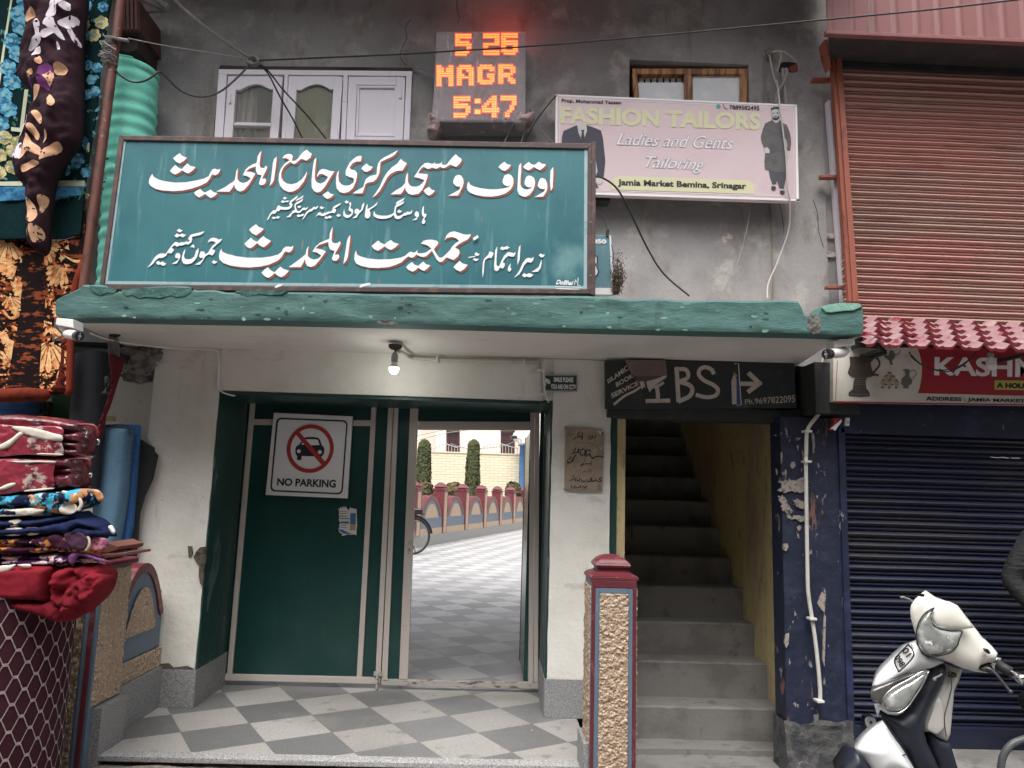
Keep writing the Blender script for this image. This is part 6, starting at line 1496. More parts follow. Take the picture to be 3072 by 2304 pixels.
box(bp, xb0, xb1 + .35, BYK - .35, BYK + .4, 0, at(1565, 1336, BYK - .3)[2])
cpp = BM(); box(cpp, xb0 - .08, xb1 + .5, BYK - .42, BYK + .45, at(1565, 1336, BYK - .3)[2], at(1565, 1328, BYK - .3)[2])
pip = BM(); xx = at(1580, 1400, BYK - .6)[0]; tube(pip, [(xx, BYK - .5, 0), (xx, BYK - .5, at(1565, 1330, BYK - .5)[2])], .10, 12)
thing('brick_pillar', 'blue painted brick gate pillar at the right of the cream brick wall', 'pillar', [Part('brickwork', bp, brick_mat('blue_brick', (.10, .22, .44, 1), (.12, .26, .50, 1), (.07, .13, .27, 1), 1.2)), Part('cap', cpp, M('pale_blue_cap', (.40, .46, .52, 1), .8)), Part('drain_pipe', pip, M('pale_blue_pipe', (.45, .58, .70, 1), .5))])
# white porch roof and floodlight at the right edge
pr = BM(); pprism(pr, [(1541, 1298), (1600, 1290), (1600, 1324), (1560, 1330), (1556, 1318), (1545, 1312)], 34.5, 2.0); fl = BM(); pprism(fl, [(1531, 1308), (1550, 1306), (1553, 1315), (1534, 1316)], 33.8, .4, .02); am = BM(); tube(am, [at(1552, 1311, 34.0), at(1562, 1318, 34.4), at(1566, 1322, 34.6)], .05, 6)
thing('porch_roof', 'white porch roof edge with a floodlight at the right side of the courtyard', 'roof', [Part('roof', pr, M('white_porch_paint', (.8, .8, .8, 1), .6)), Part('floodlight', fl, m_black), Part('arm', am, m_camwhite)])
# house behind
HYK = 40.0
hw = BM(); box(hw, -16, 18, HYK, HYK + 6, 0, 8.5)
pnk = BM(); pprism(pnk, [(1262, 1100), (1304, 1100), (1304, 1420), (1262, 1420)], HYK - .10, .12); pprism(pnk, [(1545, 1100), (1575, 1100), (1575, 1420), (1545, 1420)], HYK - .10, .12)
ds = []
m_maroonwood = M('dark_maroon_wood', (.055, .018, .018, 1), .4, [('noise', 5, .5, .7, (.09, .03, .03, 1), (6, 1, .5))])
for u0, u1 in ((1339, 1379), (1502, 1544)):
    d_ = BM(); pprism(d_, rect(u0, 1230, u1, 1420), HYK - .06, .1)
    pn_ = BM(); q_ = HYK - .09
    pprism(pn_, rect(u0 + 5, 1302, u1 - 5, 1308), q_, .05); pprism(pn_, rect(u0 + 9, 1314, u1 - 9, 1345), q_, .05); pprism(pn_, rect(u0 + 1, 1296, u1 - 1, 1299), q_ - .02, .05)
    gm = BM()
    for k in range(5):
        a = u0 + 4 + k * (u1 - u0 - 12) / 5; stroke(gm, [(a, 1298), (a + 7, 1288)], 1.2, HYK - .12); stroke(gm, [(a + 7, 1298), (a, 1288)], 1.2, HYK - .13)
    for k in range(4): stroke(gm, [(u0 + 11, 1318 + k * 7), (u1 - 11, 1318 + k * 7)], 1.0, HYK - .12)
    ds.append(Part('door', d_, m_maroonwood, [Part('panel', pn_, M('maroon_panel', (.03, .01, .012, 1), .4)), Part('grille', gm, M('maroon_grille', (.12, .06, .06, 1), .5))]))
thing('cream_house', 'cream house with dark maroon doors behind the brick wall', 'house', [Part('wall', hw, M('cream_house_wall', (.80, .72, .64, 1), .85, [('noise', .6, .4, .7, (.74, .66, .57, 1))])), Part('pink_strip', pnk, M('pinkish_house_wall', (.72, .54, .46, 1), .85))] + ds)
# metal railing with arched tops in front of the doors
rl = BM(); RY_ = 36.15
def rpt(u, v): return at(u, v, RY_)
rail = [(1290, 1344), (1305, 1344), (1320, 1336), (1336, 1331), (1352, 1336), (1370, 1342), (1380, 1338), (1390, 1341), (1400, 1346), (1415, 1348), (1440, 1348), (1455, 1338), (1475, 1332), (1495, 1330), (1520, 1336), (1555, 1346)]
tube(rl, [rpt(u, v) for u, v in rail], .022, 6)
for u in range(1292, 1556, 9):
    v = interp(rail, u); tube(rl, [rpt(u, v), rpt(u, 1361)], .014, 5)
solo('metal_railing', rl, M('white_grey_railing', (.42, .42, .40, 1), .5), 'thin metal railing with arched tops along the brick wall', 'railing')
# overhead cables far away
for k, s in enumerate(('1240,1310 1330,1290', '1250,1322 1340,1299 1470,1282', '1352,1330 1400,1345 1500,1340 1552,1320')):
    wb = BM(); tube(wb, catmull([at(u, v, 35.2 - k * .4) for u, v in pts(s)], 4), .016, 5)
    solo('overhead_wire', wb, m_cable_grey, ['thin upper grey wire over the courtyard by the cream house', 'thin lower grey wire over the courtyard by the cream house', 'pale wire dropping to the floodlight in the courtyard'][k], 'wire', 'wires over the courtyard', True)
# topiary
def leaf_crown(bm, samples, size, seed):
    r = random.Random(seed)
    for p, nrm, s in samples:
        n_ = (Vector(nrm) + Vector((r.uniform(-.7, .7), r.uniform(-.7, .7), r.uniform(-.3, .9)))).normalized()
        a = n_.orthogonal().normalized(); a.rotate(__import__('mathutils').Quaternion(n_, r.uniform(0, 6.28))); b = n_.cross(a)
        q = Vector(p); s_ = size * s * r.uniform(.6, 1.3)
        bm.faces.new([bm.verts.new(q + a * s_ * x + b * s_ * y) for x, y in ((-.5, 0), (0, .45), (.5, 0), (0, -.45))])
m_cyp = M('clipped_cypress_foliage', (.055, .07, .025, 1), .9, [('noise', 5, .45, .6, (.085, .085, .03, 1)), ('noise', 9, .58, .68, (.15, .11, .045, 1), (1, 1, 1), .7), ('noise', 3, .5, .7, (.03, .042, .018, 1))])
m_bark = M('bark', (.09, .07, .05, 1), .95)
def cypress(u0, u1, vt, vb, Y, label, seed):
    r = random.Random(seed); cx_ = at((u0 + u1) / 2, 1450, Y)[0]; R = (at(u1, 1450, Y)[0] - at(u0, 1450, Y)[0]) / 2; zt = at((u0 + u1) / 2, vt, Y)[2]
    S_ = []
    for k in range(5200):
        z = r.uniform(.35, zt); h = (z - .35) / (zt - .35); a = r.uniform(0, 6.283)
        rad = R * (1.02 if h < .5 else 1.02 - .25 * ((h - .5) / .5)) * (1 if h < .93 else math.sqrt(max(0, 1 - ((h - .93) / .07) ** 2)))
        rad *= 1 + .10 * noise.noise(Vector((math.cos(a) * 2, math.sin(a) * 2, z * 1.3 + seed))) + r.uniform(-.16, .05)
        S_.append(((cx_ + rad * math.cos(a), Y + rad * math.sin(a), z), (math.cos(a), math.sin(a), .3), 1))
    c = BM(); leaf_crown(c, S_, .12, seed); core_ = BM(); lathe(core_, (cx_, Y, .3), [(R * .5, 0), (R * .8, .3), (R * .82, (zt - .3) * .55), (R * .6, (zt - .3) * .9), (R * .2, (zt - .3) * .97)], 14)
    tk = BM(); tube(tk, [(cx_, Y, 0), (cx_, Y, .8)], [.12, .08], 8)
    thing('cypress_tree', label, 'tree', [Part('crown', c, m_cyp, [Part('inner_foliage', core_, M('deep_foliage', (.02, .026, .012, 1), 1))]), Part('trunk', tk, m_bark)], 'clipped cypress trees in the courtyard')
cypress(1246, 1291, 1320, 1600, 33.2, 'clipped column cypress partly hidden by the gate stile', 3)
cypress(1396, 1438, 1320, 1600, 33.6, 'clipped column cypress standing clear in the middle of the opening', 9)
m_bush = M('bush_foliage', (.075, .065, .03, 1), .9, [('noise', 6, .45, .6, (.15, .11, .05, 1)), ('noise', 10, .55, .65, (.05, .06, .025, 1))])
def bush(u, v, du, dv, Y, label, seed, autumn=False):
    r = random.Random(seed); c0 = at(u, v, Y); rx = du * Y / FPX; rz = dv * Y / FPX; S_ = []
    for k in range(1800):
        d_ = Vector((r.gauss(0, 1), r.gauss(0, 1), r.gauss(0, 1))).normalized()
        q = 1 + .16 * noise.noise(d_ * 3 + Vector((seed, 0, 0))) + r.uniform(-.25, .06)
        S_.append(((c0[0] + d_.x * rx * q, Y + d_.y * rx * q, c0[2] + d_.z * rz * q), d_, 1))
    c = BM(); leaf_crown(c, S_, .11, seed); tk = BM(); tube(tk, [(c0[0], Y, 0), (c0[0], Y, c0[2])], [.06, .04], 7)
    co_ = BM(); blob(co_, c0, 1, (rx * .75, rx * .75, rz * .75), .1, 2, 2, seed)
    thing('round_bush', label, 'bush', [Part('crown', c, m_bush, [Part('inner_foliage', co_, MATS['deep_foliage'])]), Part('stem', tk, m_bark)], 'round bushes behind the arched wall')
bush(1272, 1478, 26, 36, 24.5, 'large brownish bush beside the gate stile over the arched wall', 1)
bush(1364, 1474, 26, 26, 26.5, 'yellow green round bush left of the middle cypress over the arched wall', 2)
bush(1539, 1472, 23, 25, 32.5, 'small green round bush at the foot of the blue brick pillar', 3)

# bicycle standing behind the gate, only its rear shows
def bicycle():
    # rear wheel seen obliquely; frame runs away to the left
    bx_, by_ = atz(1236, 1664, 0)[0], atz(1243, 1664, 0)[1]
    dirv = Vector((-.90, -.42, 0)).normalized()              # from rear wheel to front wheel
    def L(t, z, s=0.0):
        n_ = Vector((-dirv.y, dirv.x, 0)); p = Vector((bx_, by_, 0)) + dirv * t + n_ * s; return (p.x, p.y, z)
    R = .40
    m_yel = M('yellow_bike_frame', (.62, .40, .04, 1), .35); m_tyre = M('tyre_rubber', (.02, .02, .02, 1), .8)
    def wheel(t0):
        ty = BM(); tube(ty, [L(t0 + R * math.cos(a), R + .02 + R * math.sin(a)) for a in [2 * math.pi * k / 40 for k in range(41)]], .026, 8, False)
        rm = BM(); tube(rm, [L(t0 + (R - .045) * math.cos(a), R + .02 + (R - .045) * math.sin(a)) for a in [2 * math.pi * k / 40 for k in range(41)]], .012, 6, False)
        sp_ = BM()
        for k in range(18):
            a = 2 * math.pi * k / 18; tube(sp_, [L(t0, R + .02), L(t0 + (R - .045) * math.cos(a), R + .02 + (R - .045) * math.sin(a))], .0035, 4)
        tube(sp_, [L(t0, R + .02, -.05), L(t0, R + .02, .05)], .025, 10)
        return Part('wheel', ty, m_tyre, [Part('rim', rm, m_cable_grey), Part('spokes', sp_, m_cable_grey)], smooth=True)
    fr = BM(); bb_ = L(.48, .36); st_ = L(.36, .85); hd_ = L(1.0, .95); ra = L(0, R + .02, .04)
    for a, b in ((bb_, st_), (bb_, hd_), (st_, hd_)): tube(fr, [a, b], .026, 10)
    for s in (-.045, .045): tube(fr, [L(0, R + .02, s), bb_], .016, 8); tube(fr, [L(0, R + .02, s), st_], .014, 8); tube(fr, [hd_, L(1.12, R + .02, s)], .018, 8)
    sd = BM(); blob(sd, L(.30, .97), .13, (1.1, 1.0, .38), .05, 1, 3, 2)
    mg = BM()
    A_ = [L((R + .06) * math.cos(a), R + .02 + (R + .06) * math.sin(a)) for a in [math.radians(d) for d in range(20, 175, 8)]]; tube(mg, A_, .03, 6)
    rk = BM(); tube(rk, [L(-.25, .93, .06), L(.30, .93, .06)], .012, 6); tube(rk, [L(-.25, .93, -.06), L(.30, .93, -.06)], .012, 6); box(rk, L(-.1, .9)[0] - .12, L(-.1, .9)[0] + .12, by_ - .1, by_ + .1, .94, 1.06, .03)
    ks = BM(); tube(ks, [L(.05, .38, -.05), L(-.16, .02, -.20)], .014, 6); tube(ks, [L(-.10, .02, -.20), L(-.24, .02, -.20)], .014, 6)
    hb_ = BM(); tube(hb_, [L(1.0, 1.08, -.3), L(1.0, 1.1, 0), L(1.0, 1.08, .3)], .016, 8); tube(hb_, [hd_, L(1.0, 1.1)], .018, 8)
    thing('bicycle', 'yellow framed bicycle standing in the courtyard half hidden by the gate', 'bicycle', [Part('frame', fr, m_yel, smooth=True), wheel(0), wheel(1.12), Part('saddle', sd, m_black, smooth=True), Part('mudguard', mg, m_black, smooth=True), Part('carrier', rk, m_black), Part('kickstand', ks, m_black), Part('handlebar', hb_, m_black)])
bicycle()

# ------------------------------------------------------------------ left stall: hanging carpets, rolls, blankets
KZ = 768 / 1659
def T1(x, y): return (x * KZ, y * KZ)                 # enlarged views of the left edge of the photograph
def T2(x, y): return (x * KZ, 768 + y * KZ)
def T3(x, y): return (x * KZ, 1536 + y * KZ)
def T4(x, y): return (x * 500 / 1276, 1150 + y * 500 / 1276)
def q1(s): return [T1(*p) for p in pts(s)]
def q2(s): return [T2(*p) for p in pts(s)]
def q3(s): return [T3(*p) for p in pts(s)]
def q4(s): return [T4(*p) for p in pts(s)]

# neighbouring stall shell
bm = BM(); box(bm, -7, -3.0, 7.2, 7.4, -.3, 5.6); box(bm, -7, -2.62, 5.75, 5.95, 2.42, 5.6); SLW = Part('back_wall', bm, M('stall_wall', (.62, .60, .57, 1), .9, [('noise', 2, .4, .7, (.5, .48, .45, 1))]))
sb = BM(); box(sb, -2.99, -2.60, 5.5, 7.3, -.3, 2.4)
sl = BM(); box(sl, -7, -2.6, 5.05, 7.2, 2.30, 2.36)
lg = BM(); box(lg, -7, -2.45, 5.4, 6.6, 1.70, 1.74)
thing('neighbour_stall', 'dim cloth stall behind the hanging carpets at the left edge', 'stall', [SLW, Part('side_wall', sb, m_white), Part('ceiling_board', sl, m_darkpaint), Part('shelf', lg, m_darkpaint)])
# things on the stall shelf
YS_ = 5.85
bm = BM(); c = at(30, 1235, YS_); lathe(bm, (c[0], c[1], 1.74), [(.19, 0), (.20, .02), (.20, .2), (.205, .21), (.205, .23), (.195, .25), (.195, .30), (.205, .31), (.2, .335), (.02, .34)], 28)
solo('drum', bm, M('blue_drum', (.10, .26, .62, 1), .35), 'blue plastic drum on the stall shelf behind the blankets', 'drum', smooth=True)
bm = BM(); c = at(105, 1235, 6.1); box(bm, c[0] - .11, c[0] + .11, 6.0, 6.3, 1.74, 2.10, .01); solo('carton', bm, M('marbled_carton', (.45, .43, .40, 1), .8, [('noise', 30, .45, .55, (.18, .17, .16, 1))]), 'speckled grey carton on the stall shelf', 'box')
bm = BM(); blob(bm, (at(160, 1233, 5.8)[0], 5.8, 1.80), .09, (1.7, 1, .55), .25, 2, 3, 2); blob(bm, (at(170, 1255, 5.7)[0], 5.7, 1.77), .07, (1.9, 1, .4), .25, 2, 3, 5); solo('sack', bm, M('silver_sack', (.55, .52, .46, 1), .35, [('noise', 14, .45, .6, (.3, .27, .2, 1))]), 'crumpled silvery sack on the stall shelf', 'sack', 'sacks on the stall shelf', True)
bm = BM(); blob(bm, (at(208, 1228, 5.8)[0], 5.85, 1.84), .10, (1.2, 1, .9), .3, 2, 3, 7); solo('sack', bm, M('pale_sack', (.6, .58, .5, 1), .4, [('noise', 10, .5, .6, (.36, .32, .2, 1))]), 'pale knotted sack beside the black roll on the stall shelf', 'sack', 'sacks on the stall shelf', True)
bm = BM(); c = at(195, 1212, 6.2); box(bm, c[0] - .09, c[0] + .09, 6.15, 6.3, 1.95, 2.2, .01); solo('packet', bm, M('green_packet', (.14, .36, .16, 1), .5), 'green packet at the back of the stall shelf', 'packet')

# hanging carpets: wavy cloth with woven motifs
def cloth(bm, px, Y, yf, step=10, thick=.015):
    return pillow(bm, px, Y, 0.0, thick, step, yfun=yf, smooth_edge=False)
def motif(bm, px, Y, yf, lift):
    P = XZ(px, Y); 
    f = bm.faces.new([bm.verts.new((x, Y + yf(x, z) - lift, z)) for x, z in P])
    return f
def yf_blue(x, z): return .022 * math.sin(x * 9 + z * .8) + .01 * math.sin(x * 23)
CYB = 4.80
blue = BM(); cloth(blue, pts('-60,-40 345,-40 330,40 305,200 292,340 268,470 250,600 240,700 180,712 90,716 -60,720'), CYB, yf_blue, 11)
r = random.Random(4)
fl_b = BM(); fl_c = BM(); lf_g = BM(); bd = BM(); ctr = BM(); fl_y = BM(); blb = BM()
def flower(bm, bm2, u, v, R, n=6, lift=.004):
    a0 = r.uniform(0, 6.28)
    for k in range(n):
        a = a0 + 2 * math.pi * k / n
        cx_, cy_ = u + math.cos(a) * R * .62, v + math.sin(a) * R * .62
        motif(bm, [(cx_ + (R * .52) * math.cos(t) * (1 if True else 0), cy_ + (R * .46) * math.sin(t)) for t in [2 * math.pi * q / 9 for q in range(9)]], CYB, yf_blue, lift + .0003 * k)
    motif(bm2, [(u + R * .28 * math.cos(t), v + R * .28 * math.sin(t)) for t in [2 * math.pi * q / 8 for q in range(8)]], CYB, yf_blue, lift + .004)
def leafm(bm, u, v, R, a, lift=.003):
    c_, s_ = math.cos(a), math.sin(a)
    motif(bm, [(u + c_ * x * R - s_ * y * R, v + s_ * x * R + c_ * y * R) for x, y in ((0, 0), (.35, .28), (.8, .22), (1.1, 0), (.8, -.22), (.35, -.28))], CYB, yf_blue, lift)
for u, v in [T1(x, y) for x, y in ((180, 45), (135, 110), (150, 190), (95, 285), (130, 365), (70, 455), (95, 545), (45, 635), (70, 720), (25, 820), (500, 1040), (400, 1090))]: flower(fl_b, ctr, u, v, 23)
for u, v in [T1(x, y) for x, y in ((570, 40), (680, 60), (560, 230), (575, 430), (600, 525), (640, 450), (575, 620), (625, 600), (560, 1120), (545, 920))]: flower(fl_b, ctr, u, v, 15, 6)
for u, v in [T1(x, y) for x, y in ((670, 160), (620, 240), (545, 165))]: flower(fl_c, ctr, u, v, 19, 6)
for u, v in [T1(x, y) for x, y in ((45, 905), (100, 985), (15, 1020), (95, 1090), (10, 1130), (130, 930))]: flower(fl_c, ctr, u, v, 20, 7)
for k in range(240):
    u, v = r.uniform(0, 325), r.uniform(0, 580)
    if 95 < u - (v - 300) * -.05 < 240 and v < 300: pass
    leafm(lf_g if k % 3 else blb, u, v, r.uniform(9, 16), r.uniform(0, 6.28), .0022 + .0004 * r.random())
for s in ('42,0 48,0 -2,330 -14,330', '76,270 86,270 72,390 62,390', '40,386 128,392 126,404 40,398', '200,440 272,430 270,458 198,462'):
    motif(bd, pts(s), CYB, yf_blue, .0045)
motif(bd, q1('0,1190 120,1180 320,1168 552,1172 550,1210 320,1200 0,1215'), CYB, yf_blue, .0045)
bz = BM(); motif(bz, q1('0,1222 552,1212 540,1265 330,1290 0,1315'), CYB, yf_blue, .0038)
for k in range(7):
    u = 10 + k * 38; stroke_pts = [(u, 600), (u + 14, 574), (u + 28, 600)]
    for a, b in zip(stroke_pts, stroke_pts[1:]):
        motif(lf_g, [(a[0] - 3, a[1]), (a[0] + 3, a[1]), (b[0] + 3, b[1] - 6), (b[0] - 3, b[1] - 6)], CYB, yf_blue, .0052)
m_carp = M('dark_teal_pile', (.004, .019, .022, 1), .95, [('noise', 60, .4, .7, (.006, .028, .030, 1))], ('noise', 160, .4, .006), spec=.1)
thing('floral_carpet', 'dark teal plush carpet with light blue and cream flowers hanging at the upper left', 'carpet',
      [Part('pile', blue, m_carp, smooth=True), Part('blue_flowers', fl_b, M('woven_blue', S(112, 178, 200), .95, [('noise', 26, .42, .58, S(48, 104, 140))], spec=.1)), Part('cream_flowers', fl_c, M('woven_cream', S(212, 196, 150), .95, [('noise', 26, .42, .58, S(136, 138, 96))], spec=.1)),
       Part('flower_centres', ctr, M('woven_centre', S(130, 170, 176), .95, spec=.1)), Part('leaves', lf_g, M('woven_leaf', S(58, 104, 84), .95, spec=.1)), Part('small_leaves', blb, M('woven_pale_blue', S(92, 140, 158), .95, spec=.1)), Part('border_bands', bd, M('woven_border', S(196, 200, 172), .95, spec=.1)), Part('blue_band', bz, M('woven_blue_band', S(74, 134, 168), .95, [('noise', 20, .45, .6, S(44, 92, 132))], spec=.1))], 'carpets hung up for sale')
# brown carpet below / behind
def yf_br(x, z): return .03 * math.sin(x * 8 + 1) + .012 * math.sin(x * 21 + z)
CYR = 4.84
def motif2(bm, px, lift):
    bm.faces.new([bm.verts.new((x, CYR + yf_br(x, z) - lift, z)) for x, z in XZ(px, CYR)])
br = BM(); cloth(br, [(-60, 690)] + q1('0,1530 150,1545 330,1570 490,1540 520,1440 545,1290 560,1245') + q2('560,30 540,140 480,240') + q2('360,300 330,600 345,880 150,885 -120,890'), CYR, yf_br, 11)
g1 = BM(); g2 = BM(); g3 = BM()
def palmette(u, v, R, a, n=9, sp=1.9):
    R *= 1.25; sp *= 1.15; n = max(6, n - 1)
    for k in range(n):
        t = a + sp * (k / (n - 1) - .5); c_, s_ = math.cos(t), math.sin(t); L_ = R * (1 - .22 * abs(k / (n - 1) - .5) * 2)
        out = []
        for x, y in ((.2, .02), (.6, .075), (.86, .11), (1.0, .05), (1.0, -.05), (.86, -.11), (.6, -.075), (.2, -.02)): out.append((u + (c_ * x - s_ * y) * L_, v + (s_ * x + c_ * y) * L_))
        motif2(g1 if k % 2 else g2, out, .004 + .0003 * k)
for x, y, R, a in ((110, 45, 105, 2.7), (180, 170, 100, 2.4), (280, 230, 110, 2.2)): palmette(*T2(x, y), R * .46, a, 8, 1.3)
palmette(*T2(330, 555), 78, 1.75, 9, 1.9); palmette(*T1(560, 1250), 20, 1.57, 7, 1.5)
palmette(*T2(420, 330), 34, 2.3, 8, 1.5); palmette(*T2(60, 260), 36, 1.2, 8, 1.7); palmette(*T2(230, 420), 30, 2.9, 7, 1.5); palmette(*T2(60, 690), 40, -1.5, 8, 1.9); palmette(*T2(60, -110), 60, 2.0, 9, 1.8); palmette(*T2(260, -90), 58, 1.2, 9, 1.8); palmette(*T2(420, 60), 60, 2.2, 8, 1.4); palmette(*T2(210, 760), 40, -1.3, 8, 1.8)
def scroll(s, w_, bmx):
    P = catmull([(u, v, 0) for u, v in q2(s)], 5)
    for i in range(len(P) - 1):
        t = i / len(P); w1 = w_ * (1 - .7 * abs(2 * t - 1)); d = (P[i + 1] - P[i]); 
        if d.length < 1e-6: continue
        n_ = Vector((-d.y, d.x)).normalized() * w1 / 2
        a, b = P[i], P[i + 1]; motif2(bmx, [(a.x + n_.x, a.y + n_.y), (b.x + n_.x, b.y + n_.y), (b.x - n_.x, b.y - n_.y), (a.x - n_.x, a.y - n_.y)], .0046 + .00001 * i)
scroll('70,450 120,500 100,570 40,560 20,500 0,520', 26, g1); scroll('100,560 170,580 160,640 110,660 60,640 70,580 120,560', 22, g1); scroll('290,450 260,480 280,510 305,490 300,470', 12, g2); scroll('300,500 350,480 405,520', 14, g1); scroll('20,350 60,400 100,380 90,340 60,340', 12, g2)
scroll('350,20 380,80 480,95', 12, g2); scroll('420,0 500,40 560,30', 10, g1)
for s in ('90,330 220,400 340,440', '20,700 200,690 340,720', '0,770 160,760 340,780'):
    P = catmull([(u, v, 0) for u, v in q2(s)], 8)
    for i, p in enumerate(P): motif2(g2 if i % 2 else g1, [(p.x + 3.4 * math.cos(t), p.y + 3.4 * math.sin(t)) for t in [k * 1.05 for k in range(6)]], .0055)
for k in range(760):
    u, v = r.uniform(0, 215), r.uniform(715, 1175)
    if v > 1080 or r.random() < .62:
        a = r.uniform(0, 6.28); R = r.uniform(3, 8); motif2((g3, g1, g2, g3)[k % 4], [(u + R * math.cos(a + t) * (1.4 if q % 2 else .5), v + R * math.sin(a + t) * (1.2 if q % 2 else .6)) for q, t in enumerate([j * 1.05 for j in range(6)])], .003 + .0004 * r.random())
rl = BM(); tube(rl, [(at(u, v, CYR - .04)[0], CYR - .05 + .01 * math.sin(u * .05), at(u, v, CYR - .04)[2]) for u, v in q2('-130,905 0,905 100,903 200,900 300,905 316,920')], [.045, .046, .047, .046, .04, .02], 10)
eg = BM(); P = [at(u, v, CYR - .03) for u, v in q2('545,30 500,150 470,290 458,500 455,700 452,860 440,905')]; tube(eg, P, .022, 8)
fold = BM(); pillow(fold, q2('400,540 445,540 440,700 450,870 470,880 330,900 330,860 370,760 385,640'), CYR - .005, .02, .02, 8)
thing('brown_carpet', 'black and rust plush carpet with orange fan motifs hanging below the teal one', 'carpet',
      [Part('pile', br, M('black_brown_pile', (.012, .007, .007, 1), .95, [('noise', 12, .52, .60, (.24, .06, .025, 1), (1, 1, 2.4))], ('noise', 160, .4, .006), spec=.1), smooth=True), Part('cream_motifs', g1, M('woven_sand', S(232, 192, 142), .95, [('noise', 30, .42, .68, S(214, 140, 84))], spec=.1)), Part('orange_motifs', g2, M('woven_orange', S(224, 172, 116), .95, [('noise', 30, .42, .68, S(180, 90, 50))], spec=.1)), Part('rust_motifs', g3, M('woven_rust', S(172, 84, 46), .95, spec=.1)),
       Part('rolled_hem', rl, M('rust_hem', S(104, 42, 28), .9, [('noise', 10, .5, .7, S(74, 28, 22))], spec=.1), smooth='all'), Part('rust_edging', eg, M('rust_edging', S(120, 50, 36), .9, spec=.1), smooth='all'), Part('folded_back', fold, M('rust_back', S(92, 34, 28), .95, [('noise', 18, .45, .6, S(40, 16, 16), (1, 1, 2))], spec=.1), smooth='all')], 'carpets hung up for sale')
# dark plum blanket hung as a twisted hank in front of the teal carpet
HYB = 4.66
out = q1('200,-60 530,-60 530,200 525,480 525,700 515,880 480,960 400,1060 345,1180 325,1320 310,1480 300,1600 262,1645 205,1590 192,1480 190,1330 180,1240 120,1150 118,1080 160,880 200,740 240,620 130,520 140,400 180,200')
hank = BM(); pillow(hank, out, HYB, .13, .05, 8, .05, 5.0, power=2.4)
from mathutils.bvhtree import BVHTree
tree_h = BVHTree.FromBMesh(hank)
def project(bm, px, tree, lift=.004, Y0=3.0, step=5):
    """a printed patch laid on a rounded cloth surface"""
    P = XZ([(p.x, p.y) for p in catmull([(u, v, 0) for u, v in px], 3, True)], HYB)
    n = len(P); cx_ = sum(p[0] for p in P) / n; cz = sum(p[1] for p in P) / n
    rings = []
    for k in (1.0, .66, .33):
        ring = []
        for x, z in P:
            xx, zz = cx_ + (x - cx_) * k, cz + (z - cz) * k
            h = tree.ray_cast(Vector((xx, Y0, zz)), Vector((0, 1, 0)))
            ring.append(bm.verts.new((xx, (h[0].y if h[0] else HYB) - lift, zz)))
        rings.append(ring)
    for a, b in zip(rings, rings[1:]):
        for i in range(n): bm.faces.new((a[i], a[(i + 1) % n], b[(i + 1) % n], b[i]))
    try: bm.faces.new(rings[-1])
    except ValueError: pass
pw_, pc_, pp_ = BM(), BM(), BM()
for s in ('400,0 420,0 430,40 460,60 470,0 500,0 490,60 450,110 430,170 410,190 370,180 390,120 400,60', '480,80 510,90 505,130 470,130 455,110', '525,145 525,185 500,220 530,290 530,315 505,300 480,240 440,225 460,180', '370,190 420,195 430,230 470,300 475,320 440,305 420,285 370,320 345,315 350,280 400,250 355,235', '310,200 340,230 335,290 345,300 330,350 260,380 240,375 260,340 300,310 300,230', '330,370 325,410 290,425 268,415 290,385', '432,330 447,375 435,383 426,375', '190,800 240,795 225,850 190,920 160,930 165,880', '205,975 200,1080 130,1060 120,1080 140,1010 160,985'): project(pw_, q1(s), tree_h)
for s in ('255,0 295,0 290,30 270,38', '215,120 265,112 285,140 270,170 220,180 195,160', '410,480 450,468 485,490 475,530 430,540 405,515', '360,540 400,515 405,580 385,620 370,580 342,550', '320,425 340,460 325,480 300,465', '275,615 320,608 300,670 262,690', '385,670 420,700 440,740 425,765 400,755 380,710', '290,765 340,800 355,850 340,870 300,820 275,785', '240,850 280,860 320,920 310,960 270,920 240,880', '225,905 260,960 330,1010 328,1060 260,1040 215,1090 200,1075 215,1000', '370,900 375,930 345,980 355,930', '430,960 435,990 380,1050 330,1090 340,1030 390,970', '330,1110 300,1130 230,1170 218,1140 250,1110 300,1095', '325,1290 318,1350 300,1400 290,1340 300,1300', '230,1320 260,1340 290,1420 270,1480 240,1450 225,1390', '300,1500 300,1570 270,1600 255,1540 260,1490', '195,1490 215,1500 235,1560 205,1550', '205,1245 200,1280 180,1290 185,1255', '250,520 280,512 275,540 245,560'): project(pc_, q1(s), tree_h)
for s in ('320,490 400,490 385,640 345,620 310,600', '240,570 265,560 260,600 232,610'): project(pp_, q1(s), tree_h, .003)
thing('hanging_blanket', 'dark plum blanket with white and peach leaf print hung before the teal carpet', 'blanket', [Part('cloth', hank, M('plum_velvet', (.032, .014, .020, 1), .9, [('noise', 6, .45, .7, (.02, .010, .014, 1))], ('noise', 90, .3, .004), spec=.15), smooth='all'), Part('white_print', pw_, M('white_print', S(204, 194, 204), .9), smooth='all'), Part('peach_print', pc_, M('peach_print', S(206, 160, 128), .9), smooth='all'), Part('purple_print', pp_, M('purple_print', S(98, 34, 96), .9), smooth='all')], 'carpets hung up for sale')
